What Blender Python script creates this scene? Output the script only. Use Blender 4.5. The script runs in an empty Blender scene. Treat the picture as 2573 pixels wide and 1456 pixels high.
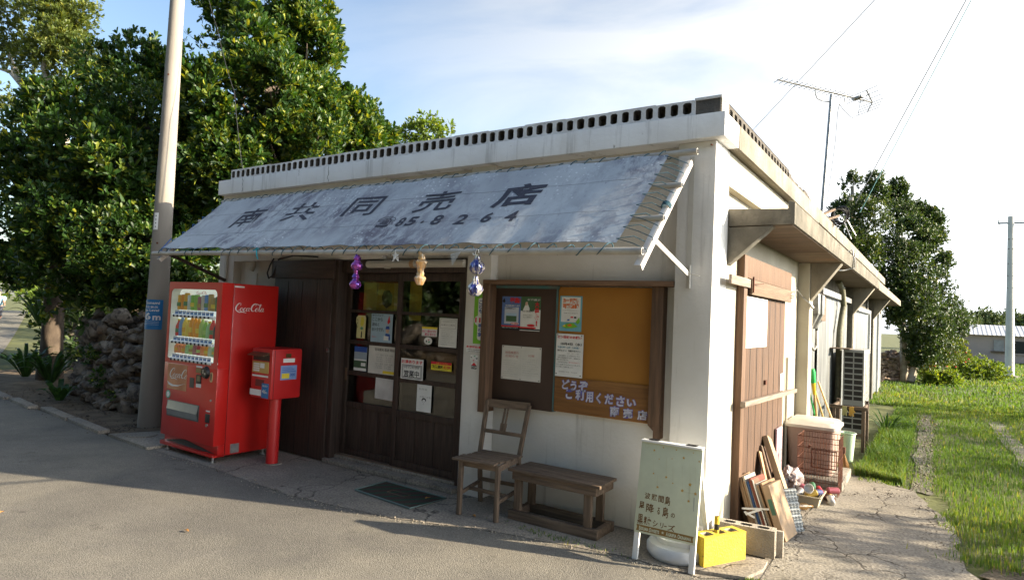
import bpy, bmesh, math, random
import numpy as np
from mathutils import Vector, Matrix
R = math.radians
SC = bpy.context.scene
COL = SC.collection
random.seed(7)

# ------------------------------------------------------------------ camera
cam_d = bpy.data.cameras.new('camera')
cam = bpy.data.objects.new('camera', cam_d); COL.objects.link(cam)
YAW, PIT, ROL, FPX = 0.588980780, 0.0388038254, 0.0435902771, 1598.94578
fw = Vector((-math.sin(YAW)*math.cos(PIT), math.cos(YAW)*math.cos(PIT), math.sin(PIT)))
r0 = Vector((math.cos(YAW), math.sin(YAW), 0)); u0 = r0.cross(fw)
rt = r0*math.cos(ROL)+u0*math.sin(ROL); up = u0*math.cos(ROL)-r0*math.sin(ROL)
m = Matrix((rt, up, -fw)).transposed().to_4x4(); m.translation = (1.3514, -4.6198, 1.6311)
cam.matrix_world = m
cam_d.sensor_width = 36; cam_d.lens = FPX/2572*36; cam_d.clip_end = 800; cam_d.clip_start = .05
SC.camera = cam

# ------------------------------------------------------------------ sky, sun, exposure
AZ, EL = R(21.8), R(20.5)
SUN = Vector((math.cos(AZ)*math.cos(EL), math.sin(AZ)*math.cos(EL), math.sin(EL)))
world = bpy.data.worlds.new('World'); SC.world = world; world.use_nodes = True
wt = world.node_tree; wt.nodes.clear()
def wn(t, **k):
    n = wt.nodes.new(t)
    for a, b in k.items(): setattr(n, a, b)
    return n
sky = wn('ShaderNodeTexSky', sky_type='NISHITA', sun_disc=False)
sky.sun_elevation = EL; sky.sun_rotation = math.pi/2-AZ; sky.air_density = 1.0; sky.dust_density = 1.4; sky.ozone_density = 1.2
tc = wn('ShaderNodeTexCoord'); mp = wn('ShaderNodeMapping'); mp.inputs['Scale'].default_value = (1.2, 1.2, 4.5); mp.inputs['Location'].default_value = (.35, .2, .1)
mp.inputs['Rotation'].default_value = (0, R(18), R(20))
nz = wn('ShaderNodeTexNoise'); nz.inputs['Scale'].default_value = 1.5; nz.inputs['Detail'].default_value = 8; nz.inputs['Roughness'].default_value = .55; nz.inputs['Distortion'].default_value = .5
cr = wn('ShaderNodeValToRGB'); cr.color_ramp.elements[0].position = .36; cr.color_ramp.elements[1].position = .60
bw = wn('ShaderNodeRGBToBW'); mul = wn('ShaderNodeMix', data_type='RGBA', blend_type='MIX')
cl = wn('ShaderNodeMix', data_type='RGBA', blend_type='MULTIPLY'); cl.inputs[0].default_value = 1
cl.inputs[7].default_value = (1.95, 2.02, 2.1, 1)
bg = wn('ShaderNodeBackground'); bg.inputs['Strength'].default_value = .088
wo = wn('ShaderNodeOutputWorld')
L = wt.links.new
L(tc.outputs['Generated'], mp.inputs[0]); L(mp.outputs[0], nz.inputs[0]); L(nz.outputs[0], cr.inputs[0])
L(sky.outputs[0], bw.inputs[0]); L(bw.outputs[0], cl.inputs[6])
dp = wn('ShaderNodeVectorMath', operation='DOT_PRODUCT'); dp.inputs[1].default_value = (.60, .78, .15); L(tc.outputs['Generated'], dp.inputs[0])
mr = wn('ShaderNodeMapRange'); mr.inputs['From Min'].default_value = -.05; mr.inputs['From Max'].default_value = .85; L(dp.outputs['Value'], mr.inputs[0])
ml = wn('ShaderNodeMath', operation='MULTIPLY_ADD'); ml.use_clamp = True; L(cr.outputs[0], ml.inputs[0]); L(mr.outputs[0], ml.inputs[1])
m3 = wn('ShaderNodeMath', operation='MULTIPLY_ADD'); m3.inputs[1].default_value = .9; m3.inputs[2].default_value = -.2; m3.use_clamp = True; L(mr.outputs[0], m3.inputs[0]); L(m3.outputs[0], ml.inputs[2])
L(ml.outputs[0], mul.inputs[0]); L(sky.outputs[0], mul.inputs[6]); L(cl.outputs[2], mul.inputs[7])
L(mul.outputs[2], bg.inputs[0]); L(bg.outputs[0], wo.inputs[0])
sd = bpy.data.lights.new('sun', 'SUN'); sd.energy = 5.0; sd.angle = R(.6); sd.color = (1, .845, .62)
sun = bpy.data.objects.new('sun', sd); COL.objects.link(sun); sun.location = (20, 10, 12)
sun.rotation_euler = SUN.to_track_quat('Z', 'Y').to_euler()
vs = SC.view_settings; vs.view_transform = 'Standard'; vs.look = 'None'; vs.gamma = 1; vs.exposure = 1.72; vs.use_curve_mapping = False
SC.cycles.max_bounces = 7; SC.cycles.transparent_max_bounces = 12; SC.cycles.sample_clamp_indirect = 8
try: SC.cycles.use_denoising = True
except Exception: pass

# ------------------------------------------------------------------ materials
MATS = {}
def _tree(name):
    m = bpy.data.materials.new(name); m.use_nodes = True; t = m.node_tree
    return m, t, t.nodes['Principled BSDF']
def mat(name, c1, c2=None, scale=6, rough=.7, bump=0., stretch=(1,1,1), detail=6, lo=.35, hi=.65, metal=0, spot=None, spec=.4, bscale=None, coat=0, streak=None, dist=0):
    """principled surface whose colour is noise between c1 and c2; spot=(colour, scale, threshold) adds stains of their own"""
    if name in MATS: return MATS[name]
    m, t, p = _tree(name); N = t.nodes.new; l = t.links.new
    p.inputs['Roughness'].default_value = rough; p.inputs['Metallic'].default_value = metal
    p.inputs['Specular IOR Level'].default_value = spec
    p.inputs['Coat Weight'].default_value = coat
    c1 = (*c1, 1); 
    if c2 is None: c2 = tuple(v*.82 for v in c1[:3])
    c2 = (*c2, 1)
    tc = N('ShaderNodeTexCoord'); mp = N('ShaderNodeMapping'); mp.inputs['Scale'].default_value = stretch
    l(tc.outputs['Object'], mp.inputs[0])
    n = N('ShaderNodeTexNoise'); n.inputs['Scale'].default_value = scale; n.inputs['Detail'].default_value = detail; n.inputs['Distortion'].default_value = dist
    l(mp.outputs[0], n.inputs[0])
    r = N('ShaderNodeValToRGB'); r.color_ramp.elements[0].position = lo; r.color_ramp.elements[1].position = hi
    r.color_ramp.elements[0].color = c1; r.color_ramp.elements[1].color = c2
    l(n.outputs[0], r.inputs[0]); out = r.outputs[0]
    for sp in ([spot] if spot and not isinstance(spot, list) else (spot or [])):
        col, sc_, th = sp[:3]; st = sp[3] if len(sp) > 3 else (1,1,1); wd = sp[4] if len(sp) > 4 else .08; am = sp[5] if len(sp) > 5 else 1
        mp2 = N('ShaderNodeMapping'); mp2.inputs['Scale'].default_value = st; mp2.inputs['Location'].default_value = (3.1, 7.7, 1.3); l(tc.outputs['Object'], mp2.inputs[0])
        n2 = N('ShaderNodeTexNoise'); n2.inputs['Scale'].default_value = sc_; n2.inputs['Detail'].default_value = 7; n2.inputs['Roughness'].default_value = .65; l(mp2.outputs[0], n2.inputs[0])
        r2 = N('ShaderNodeValToRGB'); r2.color_ramp.elements[0].position = th; r2.color_ramp.elements[1].position = th+wd
        r2.color_ramp.elements[1].color = (am, am, am, 1)
        l(n2.outputs[0], r2.inputs[0])
        mx = N('ShaderNodeMix'); mx.data_type = 'RGBA'; l(r2.outputs[0], mx.inputs[0]); l(out, mx.inputs[6]); mx.inputs[7].default_value = (*col, 1); out = mx.outputs[2]
    l(out, p.inputs['Base Color'])
    if bump:
        n3 = N('ShaderNodeTexNoise'); n3.inputs['Scale'].default_value = bscale or scale*4; n3.inputs['Detail'].default_value = 5; l(mp.outputs[0], n3.inputs[0])
        b = N('ShaderNodeBump'); b.inputs['Strength'].default_value = min(1, bump); b.inputs['Distance'].default_value = .01 if bump <= 1 else .01*bump
        l(n3.outputs[0], b.inputs['Height']); l(b.outputs[0], p.inputs['Normal'])
    MATS[name] = m; return m
def flat(name, c, rough=.6, metal=0, spec=.4, coat=0):
    return mat(name, c, tuple(v*.9 for v in c), scale=9, rough=rough, metal=metal, spec=spec, coat=coat)
WD = dict(stretch=(14, 14, .9), scale=3, bump=.5, bscale=9)
WX = dict(stretch=(.9, 14, 14), scale=3, bump=.5, bscale=9)
M_wall = mat('painted_plaster', (.66,.645,.61), (.59,.57,.53), scale=2.2, rough=.8, bump=.25, bscale=30, spot=[((.40,.37,.33), 1.4, .60, (1,1,.30), .16, .55), ((.28,.26,.23), 7, .58, (1.5,1,.10), .14, .5), ((.42,.36,.28), .9, .58, (1,1,1), .2, .4)])
M_fascia = mat('fascia_paint', (.80,.82,.84), (.70,.71,.72), scale=2.5, rough=.75, bump=.25, bscale=25, spot=[((.22,.22,.22), 6, .56, (1.6,1,.10), .14, .6), ((.5,.47,.42), 2, .58, (1,1,.3), .2, .5), ((.2,.19,.18), 16, .66, (1,1,.5), .05, .7)])
M_block = mat('block_paint', (.72,.73,.74), (.55,.55,.55), scale=8, rough=.85, bump=.6, bscale=60, spot=((.16,.16,.16), 14, .66, (1,1,1), .06, .8))
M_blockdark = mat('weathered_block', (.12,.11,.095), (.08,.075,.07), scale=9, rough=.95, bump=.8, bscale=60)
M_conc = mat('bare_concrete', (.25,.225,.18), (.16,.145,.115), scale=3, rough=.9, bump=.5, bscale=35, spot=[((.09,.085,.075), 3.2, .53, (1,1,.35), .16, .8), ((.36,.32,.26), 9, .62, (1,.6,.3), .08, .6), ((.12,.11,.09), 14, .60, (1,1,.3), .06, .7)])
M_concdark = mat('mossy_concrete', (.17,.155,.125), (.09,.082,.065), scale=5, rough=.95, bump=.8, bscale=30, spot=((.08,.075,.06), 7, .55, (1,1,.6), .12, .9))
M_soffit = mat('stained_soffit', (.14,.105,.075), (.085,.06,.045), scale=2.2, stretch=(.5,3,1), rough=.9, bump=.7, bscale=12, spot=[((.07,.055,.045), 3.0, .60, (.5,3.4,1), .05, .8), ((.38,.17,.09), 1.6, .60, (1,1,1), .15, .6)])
M_cream = mat('cream_wall', (.42,.39,.31), (.33,.30,.235), scale=1.8, rough=.85, bump=.3, bscale=30, spot=[((.36,.31,.23), 2.4, .56, (1,1,.35), .16, .6), ((.3,.27,.22), 10, .62, (1,1.5,.15), .1, .5)])
M_dark = mat('dark_stained_wood', (.058,.037,.029), (.030,.020,.016), rough=.55, spec=.35, **WD)
M_darkx = mat('dark_stained_rail', (.055,.034,.027), (.03,.019,.015), rough=.55, spec=.35, **WX)
M_gwood = mat('weathered_wood', (.185,.130,.088), (.088,.062,.043), rough=.85, spot=((.04,.03,.028), 5, .62, (1,1,1), .1, .7), **WX)
M_gwoodv = mat('weathered_wood_upright', (.185,.130,.088), (.088,.062,.043), rough=.85, spot=((.05,.035,.03), 5, .62, (1,1,1), .1, .7), **WD)
M_brown = mat('brown_frame_wood', (.15,.085,.05), (.085,.05,.03), rough=.7, **WD)
M_brownx = mat('brown_rail_wood', (.21,.125,.075), (.12,.07,.04), rough=.75, **WX)
M_doorwood = mat('faded_door_boards', (.105,.058,.034), (.06,.035,.022), rough=.8, spot=((.08,.05,.035), 3, .62, (14,14,.8), .05, .6), **WD)
M_planky = mat('raw_plank', (.17,.115,.075), (.11,.075,.05), rough=.8, stretch=(14,.9,14), scale=3, bump=.5, bscale=9)
M_orange = mat('orange_board', (.36,.16,.024), (.30,.125,.018), scale=1.2, rough=.75, stretch=(1,1,1), bump=.1)
M_signwood = mat('brown_notice_wood', (.27,.125,.035), (.19,.085,.025), rough=.7, **WX)
M_galv = mat('galvanised_steel', (.38,.38,.37), (.25,.25,.245), scale=14, rough=.4, metal=.7, bump=.1, spot=((.24,.12,.06), 9, .66, (1,1,1), .06, .8))
M_sheet = mat('corrugated_door_sheet', (.17,.18,.18), (.085,.09,.09), scale=2.5, stretch=(1,4,.4), rough=.5, metal=.45, bump=.1, spot=((.12,.12,.12), 3, .58, (1,5,.4), .08, .8))
M_red = mat('red_enamel', (.54,.016,.012), (.46,.013,.010), scale=2, rough=.28, spec=.5, coat=.25, bump=.03, bscale=3)
M_red2 = mat('postbox_red', (.52,.017,.017), (.44,.014,.014), scale=3, rough=.4, spec=.45, coat=.15)
M_rope = mat('blue_green_rope', (.03,.10,.14), (.015,.05,.07), scale=60, rough=.8)
M_white = flat('white_plastic', (.75,.75,.73), .45)
M_offw = flat('aged_white_plastic', (.52,.50,.45), .55)
M_black = flat('black_plastic', (.015,.015,.016), .4)
M_paper = flat('white_paper', (.74,.74,.72), .8)
M_ink = flat('black_ink', (.02,.02,.025), .8)
M_inkred = flat('red_ink', (.62,.03,.04), .7)
M_inkblue = flat('blue_ink', (.03,.09,.36), .7)
M_inkgrey = flat('grey_ink', (.28,.28,.28), .8)
M_yel = flat('yellow_print', (.78,.60,.05), .7)
M_steel = flat('steel', (.5,.5,.5), .3, metal=.9)
M_yblock = mat('yellow_painted_block', (.56,.40,.03), (.46,.31,.02), scale=5, rough=.7, bump=.6, bscale=70, spot=[((.10,.085,.03), 9, .60, (1,1,1), .06, .85), ((.45,.38,.2), 25, .62, (1,1,1), .05, .6)])
M_gblock = mat('grey_block', (.36,.32,.26), (.24,.21,.17), scale=6, rough=.95, bump=1, bscale=80)
M_card = mat('cardboard', (.46,.30,.17), (.36,.23,.12), scale=7, rough=.85)
M_rock = mat('coral_rock', (.235,.205,.17), (.055,.043,.034), scale=6, rough=.95, bump=1.6, bscale=22, detail=9, lo=.3, hi=.7, spot=[((.05,.042,.038), 11, .52, (1,1,1), .06, .9), ((.28,.15,.08), 2, .60, (1,1,1), .1, .7)])
M_bark = mat('bark', (.11,.085,.065), (.05,.038,.03), scale=7, rough=.95, bump=1, bscale=25, stretch=(1,1,.5), spot=((.24,.225,.18), 4, .62, (1,1,1.5), .06, .7))
M_pole = mat('concrete_pole', (.27,.245,.21), (.20,.18,.155), scale=3, rough=.85, bump=.15, bscale=40, stretch=(1,1,.3), spot=((.3,.22,.17), 1.3, .6, (1,1,.2), .12, .5))
M_rust = mat('rusty_wire', (.13,.045,.022), (.055,.022,.014), scale=20, rough=.9)
M_wire = flat('black_cable', (.02,.02,.022), .6)
M_soil = mat('soil', (.17,.125,.08), (.09,.065,.043), scale=5, rough=1, bump=1.5, bscale=40)
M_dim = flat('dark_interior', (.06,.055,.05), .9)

def tarp():
    m, t, p = _tree('mouldy_tarpaulin'); N = t.nodes.new; l = t.links.new
    p.inputs['Roughness'].default_value = .8; p.inputs['Specular IOR Level'].default_value = .3
    tc = N('ShaderNodeTexCoord')
    def noise(sc, stt, det, rough=.6, loc=(0,0,0), d=0):
        mp = N('ShaderNodeMapping'); mp.inputs['Scale'].default_value = stt; mp.inputs['Location'].default_value = loc; l(tc.outputs['Object'], mp.inputs[0])
        n = N('ShaderNodeTexNoise'); n.inputs['Scale'].default_value = sc; n.inputs['Detail'].default_value = det; n.inputs['Roughness'].default_value = rough; n.inputs['Distortion'].default_value = d; l(mp.outputs[0], n.inputs[0]); return n.outputs[0]
    def ramp(o, a, b, ca=(0,0,0,1), cb=(1,1,1,1)):
        r = N('ShaderNodeValToRGB'); r.color_ramp.elements[0].position = a; r.color_ramp.elements[1].position = b; r.color_ramp.elements[0].color = ca; r.color_ramp.elements[1].color = cb; l(o, r.inputs[0]); return r.outputs[0]
    def mix(f, a, b):
        x = N('ShaderNodeMix'); x.data_type = 'RGBA'; l(f, x.inputs[0]); l(a, x.inputs[6])
        if isinstance(b, tuple): x.inputs[7].default_value = b
        else: l(b, x.inputs[7])
        return x.outputs[2]
    def mulf(a, b):
        x = N('ShaderNodeMath'); x.operation = 'MULTIPLY'; l(a, x.inputs[0]); l(b, x.inputs[1]); return x.outputs[0]
    base = ramp(noise(1.1, (1,.6,.6), 4), .35, .7, (.46,.505,.54,1), (.31,.34,.38,1))
    blot = mulf(ramp(noise(7, (1,.55,.55), 9, .75, (4,1,2), .4), .44, .57), ramp(noise(.9, (1,1,1), 3, .5, (9,1,2)), .36, .60))
    o = mix(blot, base, (.145,.145,.185,1))
    o = mix(ramp(noise(26, (1,.5,.5), 6, .7, (1,8,2)), .58, .68), o, (.27,.28,.34,1))
    v = N('ShaderNodeTexVoronoi'); v.inputs['Scale'].default_value = 22; l(tc.outputs['Object'], v.inputs[0])
    sp = mulf(ramp(v.outputs['Distance'], .16, .24, (1,1,1,1), (0,0,0,1)), ramp(noise(2.2, (1,1,1), 4, .5, (2,5,8)), .5, .6))
    o = mix(sp, o, (.62,.66,.69,1))
    l(o, p.inputs['Base Color'])
    b = N('ShaderNodeBump'); b.inputs['Strength'].default_value = .35; b.inputs['Distance'].default_value = .01
    l(noise(5, (1,1,1), 5), b.inputs['Height']); l(b.outputs[0], p.inputs['Normal'])
    MATS['tarp'] = m; return m
M_tarp = tarp()

def cracked(name, c1, c2, crack, vs, thr, speck=0, bump=1.0, grass=None, bs=90):
    m, t, p = _tree(name); N = t.nodes.new; l = t.links.new
    p.inputs['Roughness'].default_value = .92; p.inputs['Specular IOR Level'].default_value = .2
    tc = N('ShaderNodeTexCoord')
    n1 = N('ShaderNodeTexNoise'); n1.inputs['Scale'].default_value = 1.3; n1.inputs['Detail'].default_value = 9; n1.inputs['Roughness'].default_value = .7; l(tc.outputs['Object'], n1.inputs[0])
    r1 = N('ShaderNodeValToRGB'); r1.color_ramp.elements[0].position = .33; r1.color_ramp.elements[1].position = .68; r1.color_ramp.elements[0].color = (*c1, 1); r1.color_ramp.elements[1].color = (*c2, 1); l(n1.outputs[0], r1.inputs[0]); out = r1.outputs[0]
    n2 = N('ShaderNodeTexNoise'); n2.inputs['Scale'].default_value = bs; n2.inputs['Detail'].default_value = 3; l(tc.outputs['Object'], n2.inputs[0])
    r2 = N('ShaderNodeValToRGB'); r2.color_ramp.elements[0].position = .3; r2.color_ramp.elements[1].position = .7; r2.color_ramp.elements[0].color = (.62,.62,.62,1); r2.color_ramp.elements[1].color = (1.35,1.33,1.28,1); l(n2.outputs[0], r2.inputs[0])
    mx = N('ShaderNodeMix'); mx.data_type = 'RGBA'; mx.blend_type = 'MULTIPLY'; mx.inputs[0].default_value = 1; l(out, mx.inputs[6]); l(r2.outputs[0], mx.inputs[7]); out = mx.outputs[2]
    n5 = N('ShaderNodeTexNoise'); n5.inputs['Scale'].default_value = .42; n5.inputs['Detail'].default_value = 6; n5.inputs['Roughness'].default_value = .62; n5.inputs['Distortion'].default_value = .8; l(tc.outputs['Object'], n5.inputs[0])
    r5 = N('ShaderNodeValToRGB'); r5.color_ramp.elements[0].position = .40; r5.color_ramp.elements[1].position = .60; r5.color_ramp.elements[0].color = (.80,.80,.82,1); r5.color_ramp.elements[1].color = (1.12,1.10,1.05,1); l(n5.outputs[0], r5.inputs[0])
    m5 = N('ShaderNodeMix'); m5.data_type = 'RGBA'; m5.blend_type = 'MULTIPLY'; m5.inputs[0].default_value = 1; l(out, m5.inputs[6]); l(r5.outputs[0], m5.inputs[7]); out = m5.outputs[2]
    n6 = N('ShaderNodeTexNoise'); n6.inputs['Scale'].default_value = 2.4; n6.inputs['Detail'].default_value = 8; n6.inputs['Roughness'].default_value = .7; l(tc.outputs['Object'], n6.inputs[0])
    r6 = N('ShaderNodeValToRGB'); r6.color_ramp.elements[0].position = .62; r6.color_ramp.elements[1].position = .70; r6.color_ramp.elements[1].color = (.6,.6,.6,1); l(n6.outputs[0], r6.inputs[0])
    m6 = N('ShaderNodeMix'); m6.data_type = 'RGBA'; l(r6.outputs[0], m6.inputs[0]); l(out, m6.inputs[6]); m6.inputs[7].default_value = (*crack, 1); out = m6.outputs[2]
    h = n2.outputs[0]
    if vs:
        wv = N('ShaderNodeTexNoise'); wv.inputs['Scale'].default_value = 2.2; wv.inputs['Detail'].default_value = 7; l(tc.outputs['Object'], wv.inputs[0])
        ad = N('ShaderNodeVectorMath'); ad.operation = 'MULTIPLY_ADD'; l(wv.outputs['Color'], ad.inputs[0]); ad.inputs[1].default_value = (.55,.55,.55); l(tc.outputs['Object'], ad.inputs[2])
        v = N('ShaderNodeTexVoronoi'); v.feature = 'DISTANCE_TO_EDGE'; v.inputs['Scale'].default_value = vs; l(ad.outputs[0], v.inputs[0])
        r3 = N('ShaderNodeValToRGB'); r3.color_ramp.elements[0].position = 0; r3.color_ramp.elements[1].position = thr; r3.color_ramp.elements[0].color = (1,1,1,1); r3.color_ramp.elements[1].color = (0,0,0,1); l(v.outputs['Distance'], r3.inputs[0])
        nn = N('ShaderNodeTexNoise'); nn.inputs['Scale'].default_value = 1.1; l(tc.outputs['Object'], nn.inputs[0])
        r4 = N('ShaderNodeValToRGB'); r4.color_ramp.elements[0].position = .42; r4.color_ramp.elements[1].position = .56; l(nn.outputs[0], r4.inputs[0])
        mm = N('ShaderNodeMath'); mm.operation = 'MULTIPLY'; l(r3.outputs[0], mm.inputs[0]); l(r4.outputs[0], mm.inputs[1])
        m2 = N('ShaderNodeMix'); m2.data_type = 'RGBA'; l(mm.outputs[0], m2.inputs[0]); l(out, m2.inputs[6]); m2.inputs[7].default_value = (*crack, 1); out = m2.outputs[2]
        sb = N('ShaderNodeMath'); sb.operation = 'MULTIPLY_ADD'; l(mm.outputs[0], sb.inputs[0]); sb.inputs[1].default_value = -1.2; l(h, sb.inputs[2]); h = sb.outputs[0]
    l(out, p.inputs['Base Color'])
    b = N('ShaderNodeBump'); b.inputs['Strength'].default_value = min(1,bump); b.inputs['Distance'].default_value = .008*max(1,bump); l(h, b.inputs['Height']); l(b.outputs[0], p.inputs['Normal'])
    MATS[name] = m; return m
M_asph = cracked('asphalt', (.208,.197,.175), (.150,.143,.129), (.05,.045,.04), 0, .02, bump=.9, bs=120)
M_apron = cracked('apron_concrete', (.33,.30,.26), (.20,.18,.155), (.05,.045,.04), 1.1, .012, bump=.5, bs=60)
M_path = cracked('cracked_path', (.285,.265,.23), (.165,.152,.13), (.05,.042,.035), 2.6, .028, bump=.8, bs=50)

def leafmat(name, ca, cb, cc, rough=.36, trans=.3):
    m, t, p = _tree(name); N = t.nodes.new; l = t.links.new
    at = N('ShaderNodeAttribute'); at.attribute_name = 'v'
    r = N('ShaderNodeValToRGB'); e = r.color_ramp.elements; e[0].position = 0; e[0].color = (*ca,1); e[1].position = 1; e[1].color = (*cc,1)
    x = e.new(.6); x.color = (*cb,1); l(at.outputs['Fac'], r.inputs[0])
    l(r.outputs[0], p.inputs['Base Color']); p.inputs['Roughness'].default_value = rough; p.inputs['Specular IOR Level'].default_value = .45
    tr = N('ShaderNodeBsdfTranslucent'); 
    br = N('ShaderNodeMix'); br.data_type = 'RGBA'; br.blend_type = 'MULTIPLY'; br.inputs[0].default_value = 1; l(r.outputs[0], br.inputs[6]); br.inputs[7].default_value = (2.2,1.9,.7,1); l(br.outputs[2], tr.inputs[0])
    mx = N('ShaderNodeMixShader'); mx.inputs[0].default_value = trans; l(p.outputs[0], mx.inputs[1]); l(tr.outputs[0], mx.inputs[2])
    l(mx.outputs[0], t.nodes['Material Output'].inputs[0]); MATS[name] = m; return m
M_leaf = leafmat('glossy_leaves', (.009,.028,.006), (.030,.076,.010), (.23,.25,.025), .48)  # light yellow end of the range imitates sun highlights on the leaves
M_leafy = leafmat('yellowish_leaves', (.04,.065,.012), (.085,.115,.018), (.20,.20,.03), .5)
M_leafd = leafmat('dark_leaves', (.018,.042,.014), (.04,.075,.02), (.10,.12,.03), .5, .2)
M_leafb = leafmat('bright_leaves', (.05,.10,.015), (.11,.17,.02), (.22,.24,.03), .55, .35)
M_grass = leafmat('grass_blades', (.042,.098,.020), (.076,.140,.027), (.20,.20,.06), .7, .35)
M_fern = leafmat('fern_fronds', (.012,.038,.009), (.02,.06,.012), (.04,.10,.018), .45, .25)

def glassmat(name, tint, refl=.9, base=.06):
    m, t, p = _tree(name); N = t.nodes.new; l = t.links.new
    tr = N('ShaderNodeBsdfTransparent'); tr.inputs[0].default_value = (*tint,1)
    gl = N('ShaderNodeBsdfGlossy'); gl.inputs['Roughness'].default_value = .03; gl.inputs[0].default_value = (refl,refl,refl,1)
    lw = N('ShaderNodeLayerWeight'); pw = N('ShaderNodeMath'); pw.operation = 'POWER'; pw.inputs[1].default_value = 4.5; l(lw.outputs['Facing'], pw.inputs[0])
    ad = N('ShaderNodeMath'); ad.operation = 'ADD'; ad.inputs[1].default_value = base; ad.use_clamp = True; l(pw.outputs[0], ad.inputs[0])
    mx = N('ShaderNodeMixShader'); l(ad.outputs[0], mx.inputs[0]); l(tr.outputs[0], mx.inputs[1]); l(gl.outputs[0], mx.inputs[2])
    l(mx.outputs[0], t.nodes['Material Output'].inputs[0]); MATS[name] = m; return m
M_glass = glassmat('window_glass', (.80,.82,.80), .9, .045)
M_vglass = glassmat('display_glass', (.97,.98,.97), .9, .02)
def lampglass(name, c, c2):
    m, t, p = _tree(name); N = t.nodes.new; l = t.links.new
    w = N('ShaderNodeTexNoise'); w.inputs['Scale'].default_value = 35; tc = N('ShaderNodeTexCoord'); mp = N('ShaderNodeMapping'); mp.inputs['Scale'].default_value = (1,1,.25); l(tc.outputs['Object'], mp.inputs[0]); l(mp.outputs[0], w.inputs[0])
    r = N('ShaderNodeValToRGB'); r.color_ramp.elements[0].position = .42; r.color_ramp.elements[1].position = .58; r.color_ramp.elements[0].color = (*c,1); r.color_ramp.elements[1].color = (*c2,1); l(w.outputs[0], r.inputs[0]); l(r.outputs[0], p.inputs['Base Color'])
    p.inputs['Metallic'].default_value = .55; p.inputs['Roughness'].default_value = .12; p.inputs['Coat Weight'].default_value = .6; MATS[name] = m; return m
M_purple = lampglass('purple_foil', (.35,.05,.30), (.10,.03,.28)); M_gold = lampglass('amber_foil', (.75,.42,.16), (.62,.50,.36)); M_blue = lampglass('navy_foil', (.04,.05,.22), (.70,.66,.58))

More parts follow.
